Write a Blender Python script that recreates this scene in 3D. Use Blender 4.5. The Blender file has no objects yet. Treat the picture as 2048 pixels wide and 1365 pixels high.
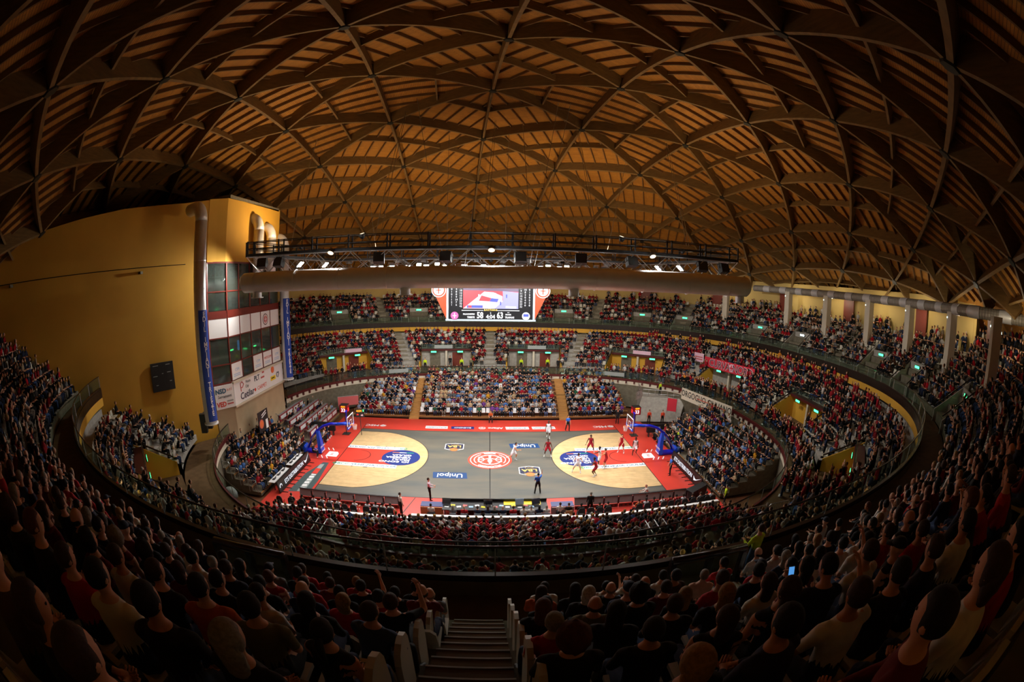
import bpy, bmesh, math, random
import numpy as np
from mathutils import Vector, Matrix, Euler
R_ = random.Random(7)
NR = np.random.RandomState(11)
PI = math.pi
SC = bpy.context.scene
COL = SC.collection

# ------------------------------------------------------------------ camera
CAM = Vector((-0.0231, -36.6559, 16.1481)); PITCH, YAW, ROLL, FPX = -0.1422, 0.0507, 0.0156, 876.61
def cam_axes():
    cp, sp, cy, sy = math.cos(PITCH), math.sin(PITCH), math.cos(YAW), math.sin(YAW)
    f = Vector((sy*cp, cy*cp, sp)); r = Vector((cy, -sy, 0)); u = r.cross(f)
    return r*math.cos(ROLL)+u*math.sin(ROLL), u*math.cos(ROLL)-r*math.sin(ROLL), f
RX, UX, FX = cam_axes()
cd = bpy.data.cameras.new('camera'); cam = bpy.data.objects.new('camera', cd); COL.objects.link(cam)
cam.matrix_world = Matrix(((RX.x, UX.x, -FX.x, CAM.x), (RX.y, UX.y, -FX.y, CAM.y), (RX.z, UX.z, -FX.z, CAM.z), (0, 0, 0, 1)))
cd.type = 'PANO'; cd.sensor_width = 36.0; cd.sensor_fit = 'HORIZONTAL'; cd.clip_start = 0.05; cd.clip_end = 400
try:
    cd.panorama_type = 'FISHEYE_EQUISOLID'; cd.fisheye_lens = FPX/2048*36; cd.fisheye_fov = PI*1.2
except Exception:
    cd.cycles.panorama_type = 'FISHEYE_EQUISOLID'; cd.cycles.fisheye_lens = FPX/2048*36; cd.cycles.fisheye_fov = PI*1.2
SC.camera = cam
RMAT = np.array([RX, UX, FX]); CN = np.array(CAM)
def project(P):
    v = (np.asarray(P, float)-CN) @ RMAT.T
    n = np.linalg.norm(v, axis=-1)+1e-9; th = np.arccos(np.clip(v[..., 2]/n, -1, 1)); r = 2*FPX*np.sin(th/2)
    s = np.hypot(v[..., 0], v[..., 1])+1e-9
    return np.stack([1024+r*v[..., 0]/s, 682.5-r*v[..., 1]/s, n, th], -1)

# ------------------------------------------------------------------ world, light, exposure
W = bpy.data.worlds.new('arena_dark'); SC.world = W; W.use_nodes = True
W.node_tree.nodes['Background'].inputs[0].default_value = (0.5, 0.42, 0.36, 1)
W.node_tree.nodes['Background'].inputs[1].default_value = 0.0
SC.view_settings.view_transform = 'Standard'; SC.view_settings.look = 'None'
SC.view_settings.gamma = 1.0; SC.view_settings.exposure = 0.78; SC.view_settings.use_curve_mapping = False
SC.cycles.max_bounces = 5; SC.cycles.diffuse_bounces = 4; SC.cycles.glossy_bounces = 3; SC.cycles.transmission_bounces = 4
SC.cycles.transparent_max_bounces = 12; SC.cycles.sample_clamp_indirect = 4.0; SC.cycles.caustics_reflective = False; SC.cycles.caustics_refractive = False
FLOOD_W = 1780.0     # power of one floodlight on the lighting truss
STAND_FILL_W = 3200.0     # added outward fill lamps, brightening the stands
DOME_FILL_W = 2200.0        # added warm fill lamps on the truss, brightening the dome
WALL_FILL_W = 70.0   # added point lights behind the pale columns, brightening the wall
SOFFIT_FILL_W = 380.0      # added warm fill lamps under the upper gallery edge
def spot(name, loc, aim, power, size=100, blend=.6, color=(1, .98, .95), radius=.3, parent=None):
    l = bpy.data.lights.new(name, 'SPOT'); l.energy = power; l.spot_size = math.radians(size); l.spot_blend = blend
    l.color = color; l.shadow_soft_size = radius
    o = bpy.data.objects.new(name, l); COL.objects.link(o); o.location = loc
    o.rotation_euler = (Vector(aim)-Vector(loc)).to_track_quat('-Z', 'Y').to_euler()
    return o

# ------------------------------------------------------------------ materials
MATS = {}
def mat(name, col, rough=.6, metal=0.0, noise=0.0, nscale=5.0, emit=0.0, spec=.5, bump=0.0, alpha=1.0, col2=None, stretch=None, trans=0.0, coat=0.0):
    if name in MATS: return MATS[name]
    m = bpy.data.materials.new(name); m.use_nodes = True; nt = m.node_tree; b = nt.nodes['Principled BSDF']
    c = (*col, 1)
    b.inputs['Base Color'].default_value = c; b.inputs['Roughness'].default_value = rough; b.inputs['Metallic'].default_value = metal
    b.inputs['Specular IOR Level'].default_value = spec
    if coat: b.inputs['Coat Weight'].default_value = coat; b.inputs['Coat Roughness'].default_value = .1
    if emit:
        b.inputs['Emission Color'].default_value = c; b.inputs['Emission Strength'].default_value = emit
        b.inputs['Base Color'].default_value = (*[x*.08 for x in col], 1)
    if alpha < 1: b.inputs['Alpha'].default_value = alpha
    if trans: b.inputs['Transmission Weight'].default_value = trans
    if noise or bump or col2:
        tc = nt.nodes.new('ShaderNodeTexCoord'); mp = nt.nodes.new('ShaderNodeMapping'); n = nt.nodes.new('ShaderNodeTexNoise')
        if stretch: mp.inputs['Scale'].default_value = stretch
        nt.links.new(tc.outputs['Object'], mp.inputs['Vector']); nt.links.new(mp.outputs[0], n.inputs['Vector'])
        n.inputs['Scale'].default_value = nscale; n.inputs['Detail'].default_value = 4
        if noise or col2:
            r = nt.nodes.new('ShaderNodeValToRGB'); e = r.color_ramp.elements
            c2 = col2 if col2 else tuple(min(1, x*(1+noise)) for x in col)
            e[0].position = .3; e[1].position = .72
            e[0].color = (*[x*(1-noise) for x in col], 1); e[1].color = (*c2, 1)
            nt.links.new(n.outputs['Fac'], r.inputs[0]); nt.links.new(r.outputs[0], b.inputs['Base Color'])
        if bump:
            bp = nt.nodes.new('ShaderNodeBump'); bp.inputs['Strength'].default_value = bump; bp.inputs['Distance'].default_value = .02
            nt.links.new(n.outputs['Fac'], bp.inputs['Height']); nt.links.new(bp.outputs[0], b.inputs['Normal'])
    MATS[name] = m
    return m
def attr_mat(name, rough=.85):
    m = bpy.data.materials.new(name); m.use_nodes = True; nt = m.node_tree; b = nt.nodes['Principled BSDF']
    a = nt.nodes.new('ShaderNodeAttribute'); a.attribute_name = 'Col'; nt.links.new(a.outputs['Color'], b.inputs['Base Color'])
    b.inputs['Roughness'].default_value = rough; b.inputs['Specular IOR Level'].default_value = .2
    return m
def plank_mat(name, c1, c2, sx, sy, rough=.6, mortar=.012, uv=True, gap=(.02, .01, .004)):
    m = bpy.data.materials.new(name); m.use_nodes = True; nt = m.node_tree; b = nt.nodes['Principled BSDF']
    tc = nt.nodes.new('ShaderNodeTexCoord'); br = nt.nodes.new('ShaderNodeTexBrick'); n = nt.nodes.new('ShaderNodeTexNoise'); mx = nt.nodes.new('ShaderNodeMix'); mx.data_type = 'RGBA'
    nt.links.new(tc.outputs['UV' if uv else 'Object'], br.inputs['Vector']); nt.links.new(tc.outputs['UV' if uv else 'Object'], n.inputs['Vector'])
    br.inputs['Scale'].default_value = 1.0; br.inputs['Brick Width'].default_value = sx; br.inputs['Row Height'].default_value = sy
    br.inputs['Mortar Size'].default_value = mortar; br.inputs['Color1'].default_value = (*c1, 1); br.inputs['Color2'].default_value = (*c2, 1); br.inputs['Mortar'].default_value = (*gap, 1)
    n.inputs['Scale'].default_value = 1.7; n.inputs['Detail'].default_value = 5
    mx.blend_type = 'MULTIPLY'; mx.inputs['Factor'].default_value = .45
    nt.links.new(br.outputs['Color'], mx.inputs[6]); nt.links.new(n.outputs['Fac'], mx.inputs[7]); nt.links.new(mx.outputs[2], b.inputs['Base Color'])
    b.inputs['Roughness'].default_value = rough
    MATS[name] = m
    return m
def glass_mat(name, tint, fac=.12, rough=.05):
    m = bpy.data.materials.new(name); m.use_nodes = True; nt = m.node_tree; nt.nodes.remove(nt.nodes['Principled BSDF'])
    o = nt.nodes['Material Output']; t = nt.nodes.new('ShaderNodeBsdfTransparent'); g = nt.nodes.new('ShaderNodeBsdfGlossy'); d = nt.nodes.new('ShaderNodeBsdfDiffuse')
    mx = nt.nodes.new('ShaderNodeMixShader'); mx2 = nt.nodes.new('ShaderNodeMixShader')
    t.inputs[0].default_value = (*tint, 1); g.inputs['Roughness'].default_value = rough; g.inputs[0].default_value = (.8, .9, .85, 1); d.inputs[0].default_value = (.25, .3, .27, 1)
    mx.inputs[0].default_value = .55; mx2.inputs[0].default_value = fac
    nt.links.new(g.outputs[0], mx.inputs[1]); nt.links.new(d.outputs[0], mx.inputs[2])
    nt.links.new(t.outputs[0], mx2.inputs[1]); nt.links.new(mx.outputs[0], mx2.inputs[2]); nt.links.new(mx2.outputs[0], o.inputs[0])
    MATS[name] = m
    return m
def M(n): return MATS[n]
mat('red_floor', (.60, .045, .028), .38, noise=.08, nscale=.5)
mat('grey_court', (.082, .092, .09), .38, noise=.14, nscale=.8, stretch=(.25, 1, 1), col2=(.145, .125, .092))
plank_mat('maple', (.76, .53, .27), (.66, .44, .21), 1.8, .12, .32, .002, uv=False, gap=(.45, .28, .12))
mat('line_black', (.01, .01, .012), .4); mat('white', (.8, .8, .8), .5); mat('print_white', (.86, .86, .86), .4); mat('navy', (.015, .05, .3), .4)
mat('blue_print', (.010, .026, .16), .4); mat('unipol_blue', (.008, .045, .15), .4); mat('crest_red', (.80, .06, .035), .4); mat('lba_navy', (.018, .022, .055), .4)
mat('gold', (.65, .45, .12), .4); mat('green_print', (.03, .3, .16), .4); mat('orange_print', (.75, .17, .05), .4); mat('grey_print', (.32, .36, .35), .4); mat('teal_print', (.06, .09, .09), .4)
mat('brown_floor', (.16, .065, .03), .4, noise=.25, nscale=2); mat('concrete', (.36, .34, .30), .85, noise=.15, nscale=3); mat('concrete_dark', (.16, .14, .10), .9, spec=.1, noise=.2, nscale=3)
mat('stair_stone', (.24, .21, .15), .85, noise=.15, nscale=3); mat('brown_deck', (.12, .072, .036), .8, spec=.08, noise=.2, nscale=2)
mat('tan_wood', (.45, .23, .07), .5, noise=.15, nscale=3, stretch=(1, 8, 8))
mat('yellow_wall', (.62, .33, .03), .75, noise=.07, nscale=.35, bump=.05); mat('yellow_pale', (.54, .39, .13), .75, noise=.06, nscale=.5)
mat('beige_wall', (.47, .36, .22), .8, noise=.06, nscale=1); mat('fascia', (.62, .56, .44), .7, noise=.06, nscale=1); mat('maroon', (.09, .012, .012), .4, noise=.1); mat('red_frame', (.16, .02, .012), .4)
mat('dark_red_wood', (.16, .025, .012), .5, noise=.2, nscale=3, stretch=(8, 8, 1)); mat('rail_dark', (.015, .009, .008), .25, spec=.6); mat('black', (.012, .012, .013), .5); mat('black_gloss', (.01, .01, .012), .15)
mat('steel', (.42, .42, .42), .35, .8); mat('steel_dark', (.05, .05, .05), .4, .5); mat('truss_metal', (.5, .5, .48), .4, .4); mat('grey_plastic', (.22, .26, .30), .5); mat('grey_panel', (.28, .27, .28), .6, noise=.1, nscale=2)
mat('duct', (.72, .71, .70), .45, .3, noise=.06, nscale=1.5); mat('duct_ribbed', (.30, .27, .22), .5, .2); mat('joint', (.025, .025, .02), .5, .4)
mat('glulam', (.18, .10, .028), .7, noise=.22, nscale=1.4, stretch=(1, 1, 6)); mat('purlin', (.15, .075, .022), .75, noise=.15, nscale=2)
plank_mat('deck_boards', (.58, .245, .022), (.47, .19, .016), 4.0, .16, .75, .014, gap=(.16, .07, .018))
mat('blue_pad', (.008, .06, .55), .45); mat('blue_steel', (.008, .012, .42), .35); mat('rim_orange', (.9, .2, .03), .4); mat('net', (.75, .7, .68), .9)
mat('exit_green', (.05, 1.0, .25), emit=3.0); mat('exit_white', (.8, 1, .95), emit=2.5); mat('lamp', (1, .98, .92), emit=60.0); mat('lamp_dim', (1, .8, .5), emit=1.5); mat('lamp_warm', (1, .82, .55), emit=45.0); mat('lamp_green', (.85, 1, .75), emit=45.0)
mat('led_red', (1, .02, .02), emit=1.5); mat('led_amber', (1, .3, .01), emit=1.3); mat('led_white', (1, .55, .55), emit=1.3); mat('led_green', (.05, 1, .2), emit=2.0); mat('cube_face', (.35, .006, .008), .3, emit=.35)
mat('screen_dark', (.02, .02, .025), .3, emit=.5); mat('screen_red', (.75, .03, .05), emit=.9); mat('screen_pink', (.80, .52, .62), emit=.95); mat('screen_blue', (.30, .30, .62), emit=.9); mat('screen_navy', (.05, .08, .45), emit=.9); mat('screen_white', (.85, .85, .9), emit=1.0); mat('screen_crowd', (.16, .10, .2), emit=.6)
mat('badge_pink', (.75, .12, .42), emit=.7); mat('scoreboard_orange', (.85, .13, .04), .4, emit=.5); mat('led_board', (.035, .033, .035), .3, emit=.03); mat('board_white', (.8, .82, .9), emit=.8)
mat('seat_cream', (.55, .52, .42), .5); mat('banner_blue', (.012, .055, .36), .6); mat('banner_red', (.62, .025, .05), .7); mat('banner_pink', (.75, .5, .62), .7); mat('cloth_cream', (.74, .68, .55), .8); mat('dark_window', (.02, .02, .022), .1, spec=.8); mat('room_glow', (.35, .3, .18), .8)
mat('hivis', (.55, .85, .03), .7, emit=.05); mat('phone_screen', (.08, .3, .7), emit=.6); mat('purple_print', (.3, .12, .32), .7); mat('press_red', (.28, .015, .02), .5); mat('bag_black', (.02, .02, .02), .7)
mat('nsd', (.02, .12, .2), .5); mat('red_print', (.65, .05, .03), .5); mat('sky_print', (.35, .55, .8), .5); mat('yellow_print', (.85, .65, .03), .5); mat('rosy', (.55, .12, .12), .6)
glass_mat('rail_glass', (.82, .90, .85), .06); glass_mat('window_glass', (.5, .55, .52), .22); glass_mat('backboard_glass', (.9, .93, .93), .08); glass_mat('cup_plastic', (.85, .85, .85), .2)

# ------------------------------------------------------------------ mesh helpers
class MB:
    def __init__(s): s.v = []; s.f = []; s.m = []
    def add(s, vs, fs, m=0):
        k = len(s.v); s.v.extend([tuple(p) for p in vs]); s.f.extend([tuple(i+k for i in q) for q in fs]); s.m.extend([m]*len(fs)); return s
    def obox(s, c, ax, ay, az, m=0):
        c, ax, ay, az = Vector(c), Vector(ax), Vector(ay), Vector(az)
        vs = [c+ax*i+ay*j+az*k for k in (-1, 1) for j in (-1, 1) for i in (-1, 1)]
        return s.add(vs, [(0, 2, 3, 1), (4, 5, 7, 6), (0, 1, 5, 4), (2, 6, 7, 3), (0, 4, 6, 2), (1, 3, 7, 5)], m)
    def box(s, x, y, z, sx, sy, sz, rz=0, m=0):
        c, n = math.cos(rz), math.sin(rz)
        return s.obox((x, y, z), (c*sx/2, n*sx/2, 0), (-n*sy/2, c*sy/2, 0), (0, 0, sz/2), m)
    def beam(s, p0, p1, w, h, up=(0, 0, 1), m=0):
        p0, p1 = Vector(p0), Vector(p1); d = (p1-p0); L = d.length; d.normalize(); u = Vector(up)
        if abs(d.dot(u)) > .97: u = Vector((0, 1, 0))
        x = d.cross(u).normalized(); u = x.cross(d)
        return s.obox((p0+p1)/2, d*L/2, x*w/2, u*h/2, m)
    def tube(s, pts, r, n=8, m=0, caps=True, closed=False):
        P = [Vector(p) for p in pts]; N = len(P); rs = r if isinstance(r, (list, tuple)) else [r]*N
        vs = []; ref = None
        for i, p in enumerate(P):
            t = (P[(i+1) % N]-P[i-1]) if closed else (P[min(i+1, N-1)]-P[max(i-1, 0)])
            t.normalize()
            if ref is None: ref = Vector((0, 0, 1)) if abs(t.z) < .9 else Vector((1, 0, 0))
            x = t.cross(ref).normalized(); y = x.cross(t); ref = y if abs(t.dot(y)) < .5 else ref
            for k in range(n):
                a = 2*PI*k/n; vs.append(p+(x*math.cos(a)+y*math.sin(a))*rs[i])
        fs = []
        for i in range(N if closed else N-1):
            a, b = i*n, ((i+1) % N)*n
            for k in range(n): fs.append((a+k, a+(k+1) % n, b+(k+1) % n, b+k))
        if caps and not closed: fs += [tuple(range(n))[::-1], tuple(range((N-1)*n, N*n))]
        return s.add(vs, fs, m)
    def prism(s, poly, z0, z1, m=0):
        n = len(poly); vs = [(x, y, z0) for x, y in poly]+[(x, y, z1) for x, y in poly]
        return s.add(vs, [tuple(range(n))[::-1], tuple(range(n, 2*n))]+[(i, (i+1) % n, n+(i+1) % n, n+i) for i in range(n)], m)
    def plate(s, poly3, thick, nrm, m=0):
        n = len(poly3); d = Vector(nrm).normalized()*thick; A = [Vector(p) for p in poly3]
        return s.add(A+[p+d for p in A], [tuple(range(n))[::-1], tuple(range(n, 2*n))]+[(i, (i+1) % n, n+(i+1) % n, n+i) for i in range(n)], m)
    def ring(s, cx, cy, r0, r1, z, a0=0, a1=2*PI, n=48, sy=1.0, m=0):
        vs = []
        for i in range(n+1):
            a = a0+(a1-a0)*i/n
            vs += [(cx+r0*math.cos(a), cy+r0*math.sin(a)*sy, z), (cx+r1*math.cos(a), cy+r1*math.sin(a)*sy, z)]
        return s.add(vs, [(2*i, 2*i+1, 2*i+3, 2*i+2) for i in range(n)], m)
    def loft(s, rings, m=0, caps=True):
        n = len(rings[0]); vs = [p for r in rings for p in r]; fs = []
        for i in range(len(rings)-1):
            for k in range(n): fs.append((i*n+k, i*n+(k+1) % n, (i+1)*n+(k+1) % n, (i+1)*n+k))
        if caps: fs += [tuple(range(n))[::-1], tuple(range((len(rings)-1)*n, len(rings)*n))]
        return s.add(vs, fs, m)
    def mesh(s, name, mats, smooth=False):
        me = bpy.data.meshes.new(name); me.from_pydata(s.v, [], s.f)
        for x in (mats if isinstance(mats, (list, tuple)) else [mats]): me.materials.append(M(x) if isinstance(x, str) else x)
        if any(s.m): me.polygons.foreach_set('material_index', s.m)
        if smooth: me.polygons.foreach_set('use_smooth', [True]*len(s.f))
        me.update(); return me
    def build(s, name, mats, parent=None, smooth=False, **kw):
        return link(name, s.mesh(name, mats, smooth), parent, **kw)
def tag(o, label=None, cat=None, group=None, kind=None):
    if label: o['label'] = label
    if cat: o['category'] = cat
    if group: o['group'] = group
    if kind: o['kind'] = kind
    return o
def link(name, data, parent=None, loc=None, rz=None, scale=None, **kw):
    o = bpy.data.objects.new(name, data); COL.objects.link(o)
    if parent is not None: o.parent = parent
    if loc is not None: o.location = loc
    if rz is not None: o.rotation_euler = (0, 0, rz)
    if scale is not None: o.scale = scale
    return tag(o, **kw)
def empty(name, loc=(0, 0, 0), rz=0, parent=None, **kw):
    o = link(name, None, parent, loc, rz, **kw); o.empty_display_size = .2; return o
def copy_tree(o, parent=None):
    c = o.copy(); COL.objects.link(c); c.parent = parent
    for ch in o.children: copy_tree(ch, c)
    return c
TEXTS = {}
def text(body, size, loc, mt, parent, rot=None, align='CENTER', ext=.004, sx=1.0, name='lettering', mtx=None, bold=0.0):
    key = (body, size, align, ext, bold)
    if key not in TEXTS:
        c = bpy.data.curves.new('tmp', 'FONT'); c.body = body; c.size = size; c.align_x = align; c.align_y = 'CENTER'; c.extrude = ext; c.resolution_u = 2; c.offset = bold
        t = bpy.data.objects.new('tmp', c); COL.objects.link(t)
        TEXTS[key] = bpy.data.meshes.new_from_object(t.evaluated_get(bpy.context.evaluated_depsgraph_get()))
        bpy.data.objects.remove(t); bpy.data.curves.remove(c)
    me = TEXTS[key].copy(); me.materials.clear(); me.materials.append(M(mt))
    o = bpy.data.objects.new(name, me); COL.objects.link(o); o.parent = parent
    if mtx is not None: o.matrix_local = Matrix.Translation(loc) @ mtx @ Matrix.Diagonal((sx, 1, 1, 1))
    else:
        o.location = loc; o.rotation_euler = rot or (0, 0, 0); o.scale = (sx, 1, 1)
    return o
ONES = ['', 'first', 'second', 'third', 'fourth', 'fifth', 'sixth', 'seventh', 'eighth', 'ninth', 'tenth', 'eleventh', 'twelfth', 'thirteenth', 'fourteenth', 'fifteenth', 'sixteenth', 'seventeenth', 'eighteenth', 'nineteenth']
def ordw(n):
    if n < 20: return ONES[n]
    t = ['', '', 'twent', 'thirt', 'fort', 'fift', 'sixt', 'sevent', 'eight', 'ninet'][min(n//10, 9)]
    return t+'ieth' if n % 10 == 0 else t+'y-'+ONES[n % 10]
def frame_mtx(xdir, ydir):     # lettering whose baseline runs along xdir and whose up is ydir
    x = Vector(xdir).normalized(); y = Vector(ydir).normalized(); z = x.cross(y)
    return Matrix(((x.x, y.x, z.x, 0), (x.y, y.y, z.y, 0), (x.z, y.z, z.z, 0), (0, 0, 0, 1)))
# ================================================================== DOME (ceiling)
RHO = [0, 11.595, 21.942, 30.741, 37.359, 41.764, 44.6]; ZED = [33.696, 32.526, 29.508, 25.274, 20.781, 16.58, 12.6]
def herm(y, r, even):
    m = [0]*7
    for i in range(1, 6): m[i] = (y[i+1]-y[i-1])/2
    m[6] = y[6]-y[5]; m[0] = 0 if even else y[1]*1.03
    i = min(int(r), 5); t = r-i
    return (2*t**3-3*t**2+1)*y[i]+(t**3-2*t**2+t)*m[i]+(-2*t**3+3*t**2)*y[i+1]+(t**3-t**2)*m[i+1]
DROT = .0849; DC, DS = math.cos(DROT), math.sin(DROT)
def dome(p):
    r = math.hypot(*p)+1e-9; k = herm(RHO, r, False)/r
    return Vector((-.2034+(p[0]*DC-p[1]*DS)*k, 1.0017+(p[0]*DS+p[1]*DC)*k, herm(ZED, r, True)))
def dnorm(p):
    e = 1e-3; a = dome((p[0]+e, p[1]))-dome((p[0]-e, p[1])); b = dome((p[0], p[1]+e))-dome((p[0], p[1]-e))
    return a.cross(b).normalized()
LU = (0.0, 1.0); LW = (math.sqrt(3)/2, .5)
def lat(i, j): return (j*LW[0], i+j*.5)
ceiling = empty('ceiling', kind='structure', label='timber dome of crossing glulam beams under board decking')
RMAX = 5.05
def curved(mb, pa, pb, depth, width, off, n=6):
    rings = []
    for i in range(n+1):
        t = i/n; p = (pa[0]+(pb[0]-pa[0])*t, pa[1]+(pb[1]-pa[1])*t)
        q = (pa[0]+(pb[0]-pa[0])*(t+.01), pa[1]+(pb[1]-pa[1])*(t+.01))
        s = dome(p); nm = dnorm(p); d = (dome(q)-s).normalized(); x = d.cross(nm).normalized()*width/2
        b = s+nm*off; tp = b+nm*depth
        rings.append([b-x, b+x, tp+x, tp-x])
    return mb.loft(rings)
def clip(pa, pb, rm):
    ra, rb = math.hypot(*pa), math.hypot(*pb)
    if ra > rm and rb > rm: return None
    if ra > rb: pa, pb, ra, rb = pb, pa, rb, ra
    if rb > rm:
        lo, hi = 0, 1
        for _ in range(20):
            t = (lo+hi)/2; q = (pa[0]+(pb[0]-pa[0])*t, pa[1]+(pb[1]-pa[1])*t)
            if math.hypot(*q) < rm: lo = t
            else: hi = t
        pb = (pa[0]+(pb[0]-pa[0])*lo, pa[1]+(pb[1]-pa[1])*lo)
    return pa, pb
def beam_visible(pa, pb):
    for t in (0, .5, 1):
        p = (pa[0]+(pb[0]-pa[0])*t, pa[1]+(pb[1]-pa[1])*t); q = project(np.array(dome(p)))
        if -260 < q[0] < 2300 and -320 < q[1] < 1300 and q[3] < 1.75: return True
    return False
for i in range(-6, 7):
    for j in range(-6, 7):
        pa = lat(i, j)
        for di, dj in ((1, 0), (0, 1), (-1, 1)):
            c = clip(pa, lat(i+di, j+dj), RMAX)
            if not c or math.dist(*c) < .06 or not beam_visible(*c): continue
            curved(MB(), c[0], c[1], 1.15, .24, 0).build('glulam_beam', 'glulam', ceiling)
        if math.hypot(*pa) < 5.02 and beam_visible(pa, pa):
            nm = dnorm(pa); s = dome(pa); x = nm.cross(Vector((0, 1, 0))).normalized(); y = nm.cross(x)
            mb = MB()
            mb.loft([[s+nm*h+(x*math.cos(PI/3*k)+y*math.sin(PI/3*k))*r for k in range(6)] for h, r in ((-.09, .34), (.0, .38), (.5, .26))])
            mb.build('joint_plate', 'joint', ceiling)
purlins = []
for k in range(6):
    a0 = PI/2-k*PI/3; A = Vector((math.cos(a0), math.sin(a0))); B = Vector((math.cos(a0-PI/3), math.sin(a0-PI/3)))
    # board decking of one sixth of the dome
    NT, NV = 12, 30; vs = []; uvs = []; fs = []
    for t in range(NT+1):
        d = A*(1-t/NT)+B*(t/NT); vm = 5.75/d.length
        for v in range(NV+1):
            vv = vm*max(v/NV, 1e-4); p = d*vv; s = dome(p)+dnorm(p)*1.17; vs.append(s)
            uvs.append((((t/NT)-.5)*vv*11.6, vv*.866*11.6))
    for t in range(NT):
        for v in range(NV): q = t*(NV+1)+v; fs.append((q, q+1, q+NV+2, q+NV+1))
    me = bpy.data.meshes.new('board_deck'); me.from_pydata(vs, [], fs); me.materials.append(M('deck_boards'))
    ul = me.uv_layers.new(name='UVMap'); li = np.array([i for f in fs for i in f]); ul.data.foreach_set('uv', np.array(uvs)[li].ravel())
    me.update(); link('board_deck', me, ceiling)
    bis = (A+B)/2; rd = B-A
    def at(v, c): return tuple(bis*v+rd*c)
    for row in range(6):
        # secondary beam half way up each row of panels
        v = row+.5; nseg = 2*row+1
        for s_ in range(nseg):
            c = clip(at(v, -v/2+s_*.5), at(v, -v/2+(s_+1)*.5), 4.95)
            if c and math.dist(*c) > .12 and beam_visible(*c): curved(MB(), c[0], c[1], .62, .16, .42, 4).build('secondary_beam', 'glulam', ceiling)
        n = int((row+1)*7.5/2)+1
        for q in range(-n, n+1):
            c0 = (q+.5)/7.5
            if abs(c0) > (row+1)/2-.02: continue
            c = clip(at(max(row+.02, 2*abs(c0)+.02), c0), at(row+.98, c0), 5.0)
            if c and math.dist(*c) > .1 and beam_visible(*c):
                mid = np.array(dome(((c[0][0]+c[1][0])/2, (c[0][1]+c[1][1])/2))); pj = project(mid)
                vis = 0 if (-100 < pj[0] < 2150 and -100 < pj[1] < 620) else 100
                purlins.append((np.linalg.norm(mid-CN)/math.dist(*c)+vis, c))
purlins.sort(key=lambda z: z[0])
rest = MB()
for i, (d, c) in enumerate(purlins):
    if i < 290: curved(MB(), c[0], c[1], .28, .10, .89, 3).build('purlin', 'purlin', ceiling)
    else: curved(rest, c[0], c[1], .28, .10, .89, 2)
if rest.v: rest.build('purlin_field', 'purlin', ceiling, kind='stuff')

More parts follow.
